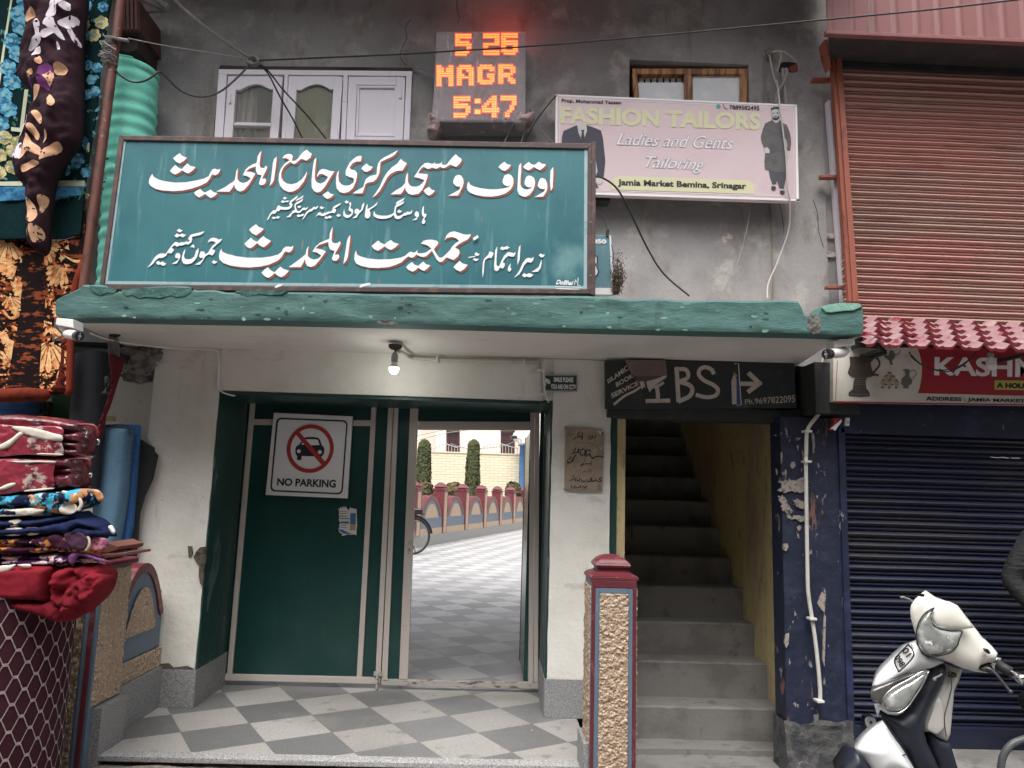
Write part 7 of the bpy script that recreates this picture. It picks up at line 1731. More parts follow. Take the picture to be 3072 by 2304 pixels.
# rusty pipe, teal foam roll, timber bracket
bm = BM(); a, b = at(366, -20, 4.72), at(252, 860, 4.72); tube(bm, [(a[0] + .01, 4.72, a[2] + .3), a, tuple((Vector(a) + Vector(b)) / 2), b, (b[0] - .01, 4.72, 2.50)], .030, 12)
jb = BM(); r = random.Random(5)
for k in range(16):
    c = at(322 + r.uniform(-6, 10), 120 + k * 4.5, 4.68); R = r.uniform(.02, .05)
    tube(jb, catmull([(c[0] + R * r.uniform(-1.3, 1.3), 4.68 + r.uniform(-.04, .03), c[2] + R * r.uniform(-1, 1)) for _ in range(6)], 4), .0032, 5)
rd_ = BM(); tube(rd_, [at(330, 113, 4.68), at(385, 122, 4.68)], .012, 8)
thing('rusty_pole', 'rusty brown pipe pole between the hanging carpets and the turquoise foam roll', 'pole', [Part('pipe', bm, m_rust, smooth='all'), Part('wire_tangle', jb, m_cable_grey), Part('rod', rd_, m_cable_grey)])
YR = 5.0
prof = []
zt, zb = at(400, 205, YR)[2], 2.60
ct, cbm = at(406, 200, YR), at(368, 870, YR)
bm = BM(); nseg = 110; rings = []
for i in range(nseg + 1):
    t = i / nseg; z = zt - .012 * 0 + (zb - zt) * t; cxx = ct[0] + (cbm[0] - ct[0]) * t
    rr = .155 + .0045 * math.sin(i / nseg * (zt - zb) / .088 * 2 * math.pi) + .003 * math.sin(i * .9)
    if i == 0: rr *= .97
    ring = []
    for k in range(36):
        a = 2 * math.pi * k / 36; ring.append(bm.verts.new((cxx + rr * math.cos(a), YR + rr * math.sin(a), z + (.018 * -math.cos(a) if i < 4 else 0) + .004 * noise.noise(Vector((k, i * .1, 0))))))
    rings.append(ring)
for a_, b_ in zip(rings, rings[1:]):
    for k in range(36): bm.faces.new((a_[k], a_[(k + 1) % 36], b_[(k + 1) % 36], b_[k]))
bm.faces.new(rings[0][::-1]); bm.faces.new(rings[-1])
ov = BM(); tube(ov, [(rings[0][k].co.x * 1, rings[0][k].co.y, rings[0][k].co.z) for k in range(10, 30)], .009, 6)
thing('foam_roll', 'tall ribbed turquoise foam roll standing behind the left end of the teal board', 'roll', [Part('roll', bm, M('turquoise_foam', S(112, 200, 180), .7, [('noise', 3, .45, .65, S(94, 184, 164)), ('noise', 24, .66, .70, S(60, 130, 112), (1, 1, 1.5))], ('noise', 40, .25, .005)), smooth='all'), Part('loose_end', ov, MATS['turquoise_foam'], smooth='all')])
bm = BM(); pprism(bm, q1('755,0 900,0 905,200 860,208 750,200'), 4.95, .35, .006); b2 = BM()
for k in range(5): pprism(b2, q1('%d,0 %d,0 %d,190 %d,190' % (762 + k * 27, 780 + k * 27, 782 + k * 27, 764 + k * 27)), 4.935, .02, .004)
b3 = BM(); pprism(b3, q1('750,205 905,205 890,320 830,340 760,330'), 5.0, .3, .004)
thing('timber_bracket', 'carved dark brown timber bracket under the eave at the top left', 'bracket', [Part('block', bm, M('dark_brown_timber', S(80, 52, 48), .7, [('noise', 6, .5, .7, S(58, 38, 36), (4, 1, .5))])), Part('moulding', b2, M('dark_brown_moulding', S(92, 60, 54), .7)), Part('lower_block', b3, M('dark_timber_block', S(54, 42, 42), .8))])
tb = BM(); tube(tb, [at(*T1(930, -10), 5.1), at(*T1(1010, 30), 5.1), at(*T1(1075, 60), 5.1)], .022, 8); tube(tb, [at(*T1(1020, -10), 5.05), at(*T1(1090, 50), 5.05)], .022, 8); tube(tb, [at(*T1(940, 72), 5.12), at(*T1(1080, 66), 5.12)], .018, 8)
solo('iron_bracket', tb, m_cable_grey, 'bent grey iron bars under the eave right of the timber bracket', 'bracket', smooth=True)

# upright black roll, blue foam sheets, black sheet
def vroll(u0, u1, vt, vb, Y, mat, name, label, cat, lean=0, oval=1.0, group=None):
    a = at(u0, vt, Y); b = at(u1, vt, Y); c0 = at(u0 + lean, vb, Y); c1 = at(u1 + lean, vb, Y); bm = BM(); rings = []
    for i in range(13):
        t = i / 12; x0 = a[0] + (c0[0] - a[0]) * t; x1 = b[0] + (c1[0] - b[0]) * t; z = a[2] + (c0[2] - a[2]) * t; rr = (x1 - x0) / 2
        rings.append([bm.verts.new(((x0 + x1) / 2 + rr * math.cos(q), Y + rr * oval * math.sin(q), z + .01 * math.cos(q) + .004 * noise.noise(Vector((q, t * 5, u0))))) for q in [2 * math.pi * k / 30 for k in range(30)]])
    for p, q in zip(rings, rings[1:]):
        for k in range(30): bm.faces.new((p[k], p[(k + 1) % 30], q[(k + 1) % 30], q[k]))
    bm.faces.new(rings[0][::-1]); bm.faces.new(rings[-1])
    return solo(name, bm, mat, label, cat, group, True)
vroll(*(T2(500, 0)[0] + 0, T2(715, 0)[0]), T2(0, 632)[1], 1500, 5.02, M('black_mat_roll', (.010, .012, .018, 1), .75, [('noise', 60, .5, .7, (.018, .02, .028, 1))], ('noise', 80, .3, .003)), 'mat_roll', 'upright black mat roll under the left end of the canopy', 'roll', -40, .9)
mar = BM(); pillow(mar, q2('705,640 760,650 790,660 770,740 740,830 700,960 665,1050 640,1180 630,1190 640,1090 690,940 720,820'), 4.85, .02, .04, 6); solo('maroon_cloth', mar, M('maroon_cloth', (.11, .02, .025, 1), .9, spec=.1), 'narrow maroon cloth hanging along the black mat roll', 'cloth', smooth=True)
sh1 = BM(); pprism(sh1, q4('800,315 895,312 1055,318 1055,345 1030,700 1000,1100 950,1330 860,1330 700,1330 740,800'), 5.20, .05, .004)
solo('foam_sheet', sh1, M('blue_foam_sheet', S(56, 104, 164), .8, [('noise', 60, .5, .7, S(66, 116, 176))]), 'bright blue foam sheet leaning behind the grey blue one', 'sheet', 'foam sheets leaning in the corner')
sh1 = BM(); pillow(sh1, q4('780,335 860,332 940,340 995,352 985,520 950,900 905,1180 850,1330 690,1330 720,900 755,560'), 5.12, .05, .06, 9, power=2.6); ed_ = BM(); tube(ed_, [at(u, v, 5.10) for u, v in q4('790,330 870,322 960,338 998,348 995,395')], .006, 6)
thing('foam_sheet', 'grey blue curled foam sheet in front of the bright blue one', 'sheet', [Part('sheet', sh1, M('greyblue_foam', S(88, 122, 146), .85, [('noise', 3, .45, .65, S(74, 106, 130), (2, 1, .5)), ('noise', 60, .55, .7, S(100, 136, 156))]), smooth='all'), Part('dark_edge', ed_, M('dark_teal_edge', S(40, 66, 72), .8))], 'foam sheets leaning in the corner')
bm = BM(); pprism(bm, q4('1050,415 1170,490 1172,520 1200,548 1160,730 1100,860 1060,1000 1045,1200 1030,1380 960,1380 955,1300 1000,900'), 5.25, .03, .003); solo('black_sheet', bm, M('black_rubber_sheet', (.016, .018, .016, 1), .8), 'ragged black rubber sheet leaning against the left white pillar', 'sheet')
bm = BM(); pprism(bm, q4('800,255 860,250 862,288 800,288'), 5.3, .05, .004); solo('timber_offcut', bm, M('pale_timber', (.55, .42, .25, 1), .8), 'small pale timber offcut on top of the blue foam sheets', 'timber')
# wire bundle below the canopy, left
wb = BM()
for k in range(7):
    P = [at(335 + k * 3 - 6, 1000, 4.95), at(326 + k * 5, 1030, 4.92), at(330 + k * 4 + (k % 3) * 4, 1080, 4.9), at(336 + k * 3, 1130, 4.9), at(330 - k * 4 + (k % 2) * 18, 1180, 4.9)]
    tube(wb, catmull(P, 4), .004, 5)
jx = BM(); blob(jx, at(345, 1002, 4.93), .03, (1.2, .8, .7), .6, 3, 3, 4); blob(jx, at(330, 1150, 4.9), .035, (1, .7, 1.6), .6, 3, 3, 9)
thing('wire_bundle', 'tangle of old wires dropping from the canopy beside the black mat roll', 'wires', [Part('wires', wb, m_cable_grey, smooth='all'), Part('joint', jx, m_cable)])
# wall peg near the arched wall
pg = BM(); p = at(*T3(1020, 492), 5.30); tube(pg, [(p[0], 5.32, p[2]), (p[0], 5.22, p[2])], .012, 8); tube(pg, [(p[0] + .02, 5.24, p[2] - .012), (p[0] + .055, 5.24, p[2] - .012)], .010, 8)
solo('tap', pg, M('pale_tap', (.35, .42, .42, 1), .4), 'small pale tap stub beside the arched wall on the white pillar', 'tap', smooth=True)

# stacked blankets on a lattice-covered bundle
YB = 3.72
m_latt = M('maroon_velvet', (.045, .012, .020, 1), .9, [('noise', 4, .4, .7, (.06, .018, .026, 1))], ('noise', 120, .3, .003), spec=.2)
m_lattline = M('beige_lattice', S(168, 150, 148), .8, [('noise', 60, .4, .7, S(130, 112, 112))])
Rb = .40; xc = at(212, 2000, YB)[0] - Rb - .105; yc = YB + .12
bm = BM(); rings = []
for i in range(30):
    z = -.3 + 1.28 * i / 29
    rings.append([bm.verts.new((xc + (Rb + .006 * noise.noise(Vector((k * .5, z * 4, 0)))) * math.cos(q), yc + Rb * math.sin(q) * .95, z)) for k, q in enumerate([2 * math.pi * k / 60 for k in range(60)])])
for p, q in zip(rings, rings[1:]):
    for k in range(60): bm.faces.new((p[k], p[(k + 1) % 60], q[(k + 1) % 60], q[k]))
bm.faces.new(rings[-1])
lat = BM(); kn = BM()
pu, pv = .046, .118
def cyl(s, z, lift=.006):
    a = -math.pi / 2 + s / Rb; return Vector((xc + (Rb + lift) * math.cos(a), yc + (Rb * .95 + lift) * math.sin(a), z))
def rib_(a, b, w_, bm):
    n = 6; d = (b - a); l = d.length; t_ = Vector((-d.y, d.x)) / l * w_ / 2; prev = None
    for i in range(n + 1):
        p = a + d * i / n; cur = [bm.verts.new(cyl(p.x + t_.x, p.y + t_.y)), bm.verts.new(cyl(p.x - t_.x, p.y - t_.y))]
        if prev: bm.faces.new((prev[0], cur[0], cur[1], prev[1]))
        prev = cur
for i in range(-14, 18):
    for j in range(-4, 10):
        s = i * pu; z = j * pv + (pv / 2 if i % 2 else 0); 
        if z > 1.0 or z < -.32: continue
        a, b = Vector((s - .009, z)), Vector((s + .009, z))
        for e, sg in ((a, -1), (b, 1)):
            for up in (-1, 1):
                zz = z + up * pv / 2
                if -.36 < zz < 1.02: rib_(e, Vector((s + sg * (pu - .009), zz)), .005, lat) if sg == 1 else None
        rib_(a - Vector((.002, 0)), b + Vector((.002, 0)), .014, kn)
thing('lattice_bundle', 'upright maroon bundle with pale diamond lattice pattern at the lower left corner', 'bundle', [Part('cloth', bm, m_latt, smooth='all'), Part('lattice', lat, m_lattline, smooth='all'), Part('lattice_knots', kn, m_lattline, smooth='all')])

GB = 'blankets stacked for sale at the left edge'
def blanket(label, outl, Y, bulge, thick, mat, wob=.02, wsc=7, extra=(), power=2.8, name='folded_blanket', cat='blanket', step=5, cr=(), sm=True):
    vc = sum(p[1] for p in outl) / len(outl); outl = [(u, vc + (v - vc) * 1.09) for u, v in outl]
    b = BM(); pillow(b, outl, Y, bulge, .18, step, wob * .5, wsc, power=power, falloff=24, taper=.42, creases=[q4(c) for c in cr], smooth_edge=sm)
    ps = [Part('cloth', b, mat, smooth='all')]
    for nm, mt, fn in extra: ps.append(Part(nm, fn(), mt, smooth='all'))
    return thing(name, label, cat, ps, GB)
def seam(s, Y, rr=.006, f=T4):
    def g():
        b = BM(); tube(b, catmull([at(*f(*p), Y) for p in pts(s)], 4), rr, 6); return b
    return g
def patch(polys, Y, wob=.01):
    def g():
        b = BM()
        for s in polys: pillow(b, q4(s), Y, .005, .006, 5, wob, 14)
        return b
    return g
# two zip packs
m_whiteplush = M('white_plush', (.62, .56, .48, 1), .95)
m_pack = M('maroon_pack_plastic', (.15, .012, .022, 1), .14, [('noise', 8, .45, .62, (.07, .008, .016, 1)), ('noise', 16, .62, .70, (.28, .07, .09, 1), (1, 1, 1.8), .7)], ('noise', 9, .7, .025, (1, 1, 1.5)), coat=.6)  # pale streaks in the colour stand in for highlights on the plastic
m_clear = M('clear_pack_window', (.26, .03, .05, 1), .08, [('noise', 7, .57, .61, (.52, .42, .38, 1), (1, 1, 1.3)), ('noise', 8, .55, .66, (.10, .01, .02, 1)), ('noise', 18, .66, .71, (.62, .55, .57, 1), (.35, 1, 2.5), .7)], ('noise', 10, .5, .02, (.8, 1, 1.6)), coat=.8)  # pale streaks are painted glare, blotches are the cloth inside
m_piping = M('maroon_piping', (.14, .012, .022, 1), .4)
blanket('upper maroon plastic zip pack with a blanket inside, top of the stack', q4('-120,290 60,268 250,262 480,278 640,300 722,318 740,360 752,430 735,500 722,545 690,568 480,562 200,552 -120,556'), YB, .16, .45, m_pack, .016, 6, sm=False, cr=['-110,500 300,490 700,512', '470,380 600,395 740,380', '470,470 600,455 740,470'], extra=
        [('clear_window', m_clear, patch(['-110,330 200,330 465,335 470,440 465,552 200,545 -110,550'], YB - .165, .006)), ('white_cloth', m_whiteplush, patch(['90,334 190,332 300,352 400,380 469,398 469,440 380,436 290,420 210,396 150,374', '-60,500 30,455 90,420 150,372 180,385 120,440 60,490 -20,510', '300,535 465,540 465,550 300,546'], YB - .172, .004)), ('piping', m_piping, seam('-110,318 200,318 480,320 715,322 748,400', YB - .13)), ('zip_pull', m_chrome, seam('748,430 752,450 748,470', YB - .10, .008))], name='blanket_pack', cat='blanket pack')
blanket('lower maroon plastic zip pack with a blanket inside, second in the stack', q4('-120,570 200,566 560,570 672,574 685,640 692,700 698,780 680,800 560,812 380,822 200,838 -120,860'), YB, .16, .45, m_pack, .016, 6, sm=False, cr=['-110,715 300,705 690,695', '410,640 540,660 690,650'], extra=
        [('white_cloth', m_whiteplush, patch(['100,595 400,594 400,612 300,606 200,612 130,606', '-40,820 60,770 120,762 110,785 30,815', '200,818 390,800 392,812 210,830'], YB - .172, .004)), ('clear_window', m_clear, patch(['-110,600 200,592 402,592 405,700 395,800 200,822 -110,845'], YB - .165, .006)), ('piping', m_piping, seam('-110,590 200,585 500,582 670,580 690,640', YB - .13)), ('zip_pull', m_chrome, seam('688,690 694,705 690,718', YB - .10, .010))], name='blanket_pack', cat='blanket pack')
m_navyfl = M('navy_floral_plush', (.010, .014, .045, 1), .9, [('noise', 9, .52, .55, (.05, .34, .50, 1)), ('noise', 8, .57, .60, (.50, .24, .10, 1), (1, 1, 1.4)), ('noise', 14, .60, .63, (.66, .60, .50, 1)), ('noise', 11, .62, .65, (.008, .01, .03, 1))], ('noise', 90, .3, .004), spec=.15)
def roll_end(s0, Y, rads):
    def g():
        b = BM(); 
        for (x, y, rr) in s0: pillow(b, [(T4(x, y)[0] + rr * math.cos(t), T4(x, y)[1] + rr * .8 * math.sin(t)) for t in [k * .45 for k in range(14)]], Y, .03, .02, 4)
        return b
    return g
blanket('navy floral blanket with turquoise leaves and a rolled end, third in the stack', q4('-120,860 100,850 300,838 480,826 600,828 680,812 750,815 785,850 788,890 760,925 720,945 640,965 590,995 500,1010 300,1020 100,1025 -120,1030'), YB, .18, .42, m_navyfl, .03, 8, cr=['-110,965 200,945 400,945 560,1000', '600,830 640,900 620,960'], extra=
        [('white_roll', m_whiteplush, patch(['470,930 520,905 570,920 590,960 570,990 520,1005 470,995 450,965', '-80,985 100,965 300,955 330,985 200,1012 -80,1020'], YB - .17)), ('white_stripe', m_whiteplush, seam('480,832 560,850 610,890 622,930 600,975', YB - .165, .008)), ('orange_fold', M('orange_plush', (.42, .17, .06, 1), .95, [('noise', 30, .45, .6, (.62, .40, .26, 1))]), patch(['690,812 750,818 785,855 786,895 755,905 725,860', '455,900 480,860 530,850 560,875 510,900 470,925'], YB - .13))])
m_navypl = M('navy_plush', (.014, .022, .075, 1), .9, [('noise', 5, .45, .65, (.008, .012, .04, 1), (1, 1, 2)), ('noise', 7, .6, .72, (.03, .05, .14, 1), (1, 1, 2))], ('noise', 90, .3, .004), spec=.2)
blanket('plain navy blanket with a small white tag, fourth in the stack', q4('-120,1040 120,1032 400,1022 560,1005 680,985 720,1015 800,1040 850,1080 875,1110 895,1165 850,1160 800,1195 740,1190 660,1160 500,1150 300,1160 100,1172 -120,1180'), YB, .17, .42, m_navypl, .035, 7, cr=['-110,1098 200,1095 420,1085 600,1050 720,1020', '680,1120 740,1080 860,1120'], extra=
        [('white_tag', m_signwhite, patch(['828,1100 855,1088 880,1135 858,1152'], YB - .10, 0)), ('white_pattern', m_whiteplush, patch(['20,1130 60,1110 110,1105 170,1110 180,1135 150,1162 80,1168 30,1160', '200,1105 240,1100 300,1105 310,1130 280,1158 210,1160', '62,1060 100,1042 150,1040 160,1065 130,1090 80,1095'], YB - .155))])
m_plumfl = M('plum_floral_plush', (.035, .008, .022, 1), .9, [('noise', 11, .53, .56, (.50, .18, .04, 1)), ('noise', 14, .58, .61, (.62, .50, .50, 1)), ('noise', 10, .62, .65, (.02, .006, .014, 1))], ('noise', 90, .3, .004), spec=.15)
blanket('plum floral blanket with a pink rolled end, fifth in the stack', q4('-120,1180 100,1175 300,1165 480,1150 560,1132 640,1150 720,1175 800,1185 828,1210 820,1260 780,1290 640,1285 520,1270 400,1290 200,1300 -120,1300'), YB, .17, .42, m_plumfl, .03, 8, cr=['-110,1235 200,1228 500,1232'], extra=
        [('plum_roll', M('plum_plush', (.045, .012, .035, 1), .9), patch(['490,1160 560,1135 630,1150 670,1195 660,1250 620,1282 560,1270 520,1230'], YB - .17)), ('pink_end', M('pink_plush', (.42, .16, .20, 1), .95, [('noise', 34, .45, .6, (.20, .05, .10, 1))]), patch(['670,1165 740,1178 810,1190 826,1225 800,1272 740,1285 680,1275 690,1220'], YB - .13)), ('white_stripe', m_whiteplush, seam('655,1155 680,1195 680,1240 655,1280', YB - .16, .007))])
blanket('purple floral blanket with a lilac turned edge, sixth in the stack', q4('-120,1300 100,1290 300,1300 500,1290 600,1280 680,1310 760,1330 835,1362 800,1372 700,1360 560,1388 400,1382 200,1380 -120,1388'), YB, .16, .42, M('purple_floral_plush', (.04, .008, .045, 1), .9, [('noise', 12, .52, .55, (.58, .46, .52, 1)), ('noise', 12, .59, .62, (.55, .18, .04, 1))], ('noise', 90, .3, .004), spec=.15), .03, 8, cr=['-110,1340 300,1335 520,1332'], extra=
        [('lilac_edge', M('lilac_plush', (.16, .05, .17, 1), .9), patch(['520,1330 560,1296 620,1288 700,1322 780,1345 830,1362 760,1362 660,1330 600,1325 560,1385 530,1375'], YB - .15))])
m_redpl = M('red_fleece', (.20, .012, .022, 1), .92, [('noise', 4, .45, .65, (.13, .008, .016, 1)), ('noise', 9, .6, .75, (.27, .03, .035, 1), (1, 1, 1), .6)], ('noise', 70, .3, .004), spec=.15)
def red_piece(o, dy, bg, w=.02, step=6):
    return lambda: pillow(BM(), q3(o), YB - dy, bg, .14, step, w, 9, power=2.6, falloff=30, taper=.3)
blanket('big red fleece blanket rolled at its right end, at the bottom of the stack', [T3(x, y) for x, y in pts('-120,345 100,338 300,331 430,334 458,350 442,420 428,500 415,548 300,542 100,534 -120,540')], YB, .19, .3, m_redpl, .016, 6,
        [('lower_fold', m_redpl, red_piece('-120,536 100,528 300,540 430,550 520,560 600,600 535,660 510,690 460,698 380,672 300,640 160,618 60,612 -120,608', .01, .16)),
         ('rolled_end', m_redpl, red_piece('425,400 470,350 560,330 640,330 702,355 716,400 700,480 665,560 600,640 540,650 480,600 432,548 414,490', .02, .15, .05)),
         ('rolled_core', m_redpl, red_piece('545,430 600,395 668,420 655,490 600,570 550,560 520,500', .15, .06, .06, 5)),
         ('loose_ruffle', m_redpl, red_piece('440,590 500,585 540,620 525,670 480,695 440,680 420,640', .13, .06, .05, 5)),
         ('white_print', m_whiteplush, lambda: (lambda b: [pillow(b, [T3(x, y) for x, y in pts(s)], YB - .186, .004, .006, 5) for s in ('0,350 50,345 100,340 60,380 5,392 -20,380', '110,342 150,338 192,338 195,358 150,358')] and b)(BM()))])
# brown shelf boards behind the stack
bm = BM(); pprism(bm, q4('780,1310 960,1298 962,1318 800,1342'), 4.15, .3, .004); solo('shelf_board', bm, M('reddish_board', (.16, .06, .045, 1), .7), 'reddish brown board resting on the pebbledash post behind the blankets', 'board', 'brown boards behind the blankets')
bm = BM(); pprism(bm, q4('815,1215 905,1250 900,1275 830,1298 770,1300'), 4.2, .3, .004); solo('shelf_board', bm, MATS['reddish_board'], 'short brown board with a slanting end lying above the other board', 'board', 'brown boards behind the blankets')

# ------------------------------------------------------------------ cables on the facade
GW = 'cables strung across the front'
def cable(label, P, r_, mat, k=6):
    b = BM(); tube(b, catmull([at(u, v, Y) for u, v, Y in P], k), r_, 7); return solo('cable', b, mat, label, 'cable', GW, True)
def cable2(label, P, r_, mat): return cable(label, P, r_, mat)
cable('thick pale cable running from the top left down to the knot above the white window', [(480, -60, 4.2), (530, 5, 4.4), (560, 35, 4.5), (640, 100, 4.75), (720, 155, 4.95), (757, 178, 5.02)], .009, m_cable_grey)
cable('long thin cable from the knot to the upper right crossing the LED clock', [(757, 182, 5.02), (900, 176, 4.98), (1200, 163, 4.92), (1360, 153, 4.88), (1600, 138, 4.80), (2000, 104, 4.65), (2400, 66, 4.5), (2800, 28, 4.35), (3110, -8, 4.2)], .006, m_cable)
cable('thin cable from the rusty pole to the knot above the white window', [(384, 115, 4.7), (500, 138, 4.8), (640, 160, 4.95), (757, 180, 5.02)], .004, m_cable_grey)
cable('black cable drooping from the knot past the turquoise roll to the rusty pole', [(752, 188, 5.02), (720, 225, 5.0), (660, 275, 4.95), (600, 290, 4.9), (540, 270, 4.85), (490, 222, 4.78), (475, 217, 4.76), (440, 240, 4.75), (400, 246, 4.75), (360, 225, 4.72), (335, 195, 4.7)], .007, m_cable)
cable('black cable from the knot down across the left casement', [(760, 188, 5.02), (800, 215, 5.05), (840, 290, 5.1), (880, 360, 5.15), (912, 425, 5.18)], .006, m_cable)
cable('black cable from the knot down across the middle casement', [(762, 186, 5.02), (800, 208, 5.05), (850, 270, 5.1), (920, 345, 5.15), (985, 425, 5.18)], .006, m_cable)
bm = BM()
for k in range(4): 
    c = at(757, 180, 5.0); tube(bm, [(c[0] + (.035 + .006 * k) * math.cos(t + k), 5.0 + .01 * k, c[2] + .03 * math.sin(t + k)) for t in [q * .5 for q in range(13)]], .005, 6)
solo('cable_knot', bm, m_cable_grey, 'coiled knot of cable hanging above the white window', 'cable', GW, True)
cable('black cable curving down from behind the teal board across the right of the wall', [(1782, 530, 4.62), (1810, 535, 4.66), (1850, 565, 4.75), (1885, 625, 4.85), (1940, 740, 4.95), (1990, 820, 5.0), (2068, 888, 5.02)], .0065, m_cable)
cable('thin dark cable from the pink sign down to the canopy', [(2250, 600, 5.2), (2246, 660, 5.22), (2222, 760, 5.22), (2190, 840, 5.15), (2158, 895, 5.0)], .0035, m_cable_grey)
cable('pale thin cable falling over the printed man and down to the canopy', [(2330, 240, 5.27), (2336, 280, 5.15), (2340, 330, 5.09), (2346, 370, 5.09), (2358, 470, 5.09), (2362, 560, 5.09), (2370, 610, 5.12), (2366, 690, 5.2), (2335, 780, 5.22), (2305, 850, 5.15), (2302, 895, 5.0)], .0055, m_cable_pale)
cable('thick grey cable leaving the brick hole to the left behind the pink sign', [(2352, 214, 5.31), (2358, 208, 5.25), (2360, 222, 5.24), (2350, 250, 5.24), (2334, 275, 5.24), (2326, 310, 5.24)], .013, M('dusty_grey_conduit', (.33, .31, .29, 1), .7))
cable('thick grey cable dropping straight from the brick hole behind the pink sign', [(2344, 214, 5.31), (2348, 208, 5.26), (2350, 225, 5.25), (2354, 260, 5.25), (2358, 315, 5.25)], .013, MATS['dusty_grey_conduit'])
cable('dark cable rising beside the small brown window', [(2292, 312, 5.28), (2295, 240, 5.28), (2296, 170, 5.28), (2304, 160, 5.26)], .007, m_cable_grey)
cable('pale cable loop from the wire knot into the brick hole', [(2308, 156, 5.24), (2340, 153, 5.22), (2362, 162, 5.22), (2390, 186, 5.27)], .006, m_cable_pale)
cable('short loose pale cable end hanging by the brick hole', [(2312, 158, 5.24), (2338, 154, 5.2), (2343, 168, 5.2), (2338, 196, 5.22), (2330, 214, 5.24)], .005, m_cable_pale)
cable('pale cable from the wire knot down to the crossing', [(2308, 162, 5.25), (2313, 190, 5.25), (2320, 225, 5.25), (2334, 265, 5.24)], .006, m_cable_pale)
bm = BM(); blob(bm, at(2310, 156, 5.25), .03, (1.2, .8, .9), .6, 3, 3, 3); solo('cable_joint', bm, m_cable_grey, 'taped cable joint above the brick hole at the upper right', 'cable', GW, True)
cable('thin twin wires from the white window to the LED clock, upper one', [(1236, 203, 5.28), (1270, 209, 5.25), (1302, 216, 5.2)], .004, m_cable_grey)
cable('thin twin wires from the white window to the LED clock, lower one', [(1238, 208, 5.28), (1270, 220, 5.25), (1302, 229, 5.2)], .004, m_cable_grey)
cable('pale wire hanging from the lower right knot of the LED clock', [(1590, 345, 5.1), (1580, 375, 5.18), (1572, 400, 5.22), (1562, 430, 5.2)], .004, m_cable_pale)
cable('thin wire slanting left from the LED clock down to the teal board', [(1552, 352, 5.1), (1530, 390, 5.2), (1512, 430, 5.2)], .004, m_cable_pale)
cable('dark wire slanting from the pink sign to behind the teal board', [(1668, 288, 5.1), (1640, 320, 5.2), (1600, 375, 5.22), (1576, 425, 5.2)], .0045, m_cable)
cable('thin wire from the LED clock knot crossing down to the pink sign', [(1588, 325, 5.1), (1606, 362, 5.22), (1640, 410, 5.22), (1664, 430, 5.2)], .0035, m_cable_grey)
cable('pair of dark wires dropping behind the teal board to the small sign clamp', [(1786, 615, 5.2), (1800, 640, 5.15), (1816, 670, 5.0), (1822, 694, 4.93)], .004, m_cable)
cable('black wire on the small teal sign, from its right edge', [(1834, 735, 4.9), (1840, 755, 4.88), (1841, 775, 4.88), (1836, 790, 4.9)], .003, m_cable)

# dry weed growing beside the small sign
wd_ = BM(); r = random.Random(12)
for k in range(26):
    u0 = 1846 + r.uniform(-6, 8); P = [(u0, 884, 4.9)]; u, v = u0, 884
    L_ = r.uniform(.4, 1)
    for i in range(6):
        u += r.uniform(-6, 9); v -= 20 * L_ * r.uniform(.6, 1.3); P.append((u, v, 4.9 + r.uniform(-.05, .05)))
    Q = [at(*p) for p in P]; tube(wd_, Q, [.0035, .003, .0028, .0024, .002, .0016, .001], 4)
    for q in Q[1:]:
        for _ in range(3): blob(wd_, (q[0] + r.uniform(-.02, .02), q[1] + r.uniform(-.02, .02), q[2] + r.uniform(-.02, .02)), 0.0042, amp=.3, sub=1, seed=k)
solo('dry_weed', wd_, M('dry_weed', (.10, .065, .05, 1), .95), 'dry brown weed sprouting beside the small teal sign', 'weed')

# litter by the steps
bm = BM(); p = atz(2218, 2262, -.258); tube(bm, [(p[0] - .03, p[1] - .03, -.252), (p[0] + .03, p[1] + .05, -.25)], [.009, .012], 6); solo('paper_scrap', bm, m_signwhite, 'small twisted white paper scrap lying on the concrete before the stairs', 'paper', 'litter on the ground')
bm = BM(); r = random.Random(3)
for k in range(46):
    u, v = r.uniform(2330, 2520), 0; v = 2212 + (u - 2330) * .18 + r.uniform(-6, 34) + 6
    p = atz(u, v, -.262); s_ = r.uniform(.004, .014); blob(bm, (p[0], min(p[1], 5.04), -.258), s_, (1.4, 1, .6), .4, 2, 1, k)
solo('rubble', bm, M('dark_rubble', (.10, .09, .08, 1), .95, [('noise', 20, .5, .6, (.2, .18, .16, 1))]), 'dirt and small rubble along the foot of the navy pillar', 'rubble')
bpy.data.objects['rubble']['kind'] = 'stuff'
for k, (u, v) in enumerate(((1526, 2184), (1596, 2193))):
    p = atz(u, v, .002); bm = BM(); lathe(bm, (p[0], p[1], .0), [(.014, 0), (.014, .004), (.011, .009), (.004, .011)], 12); solo('bottle_cap', bm, m_cable_grey, ['flat dark bottle cap on the light tile, nearer the gate middle', 'flat dark bottle cap on the light tile nearer the right pillar'][k], 'cap', 'litter on the ground')

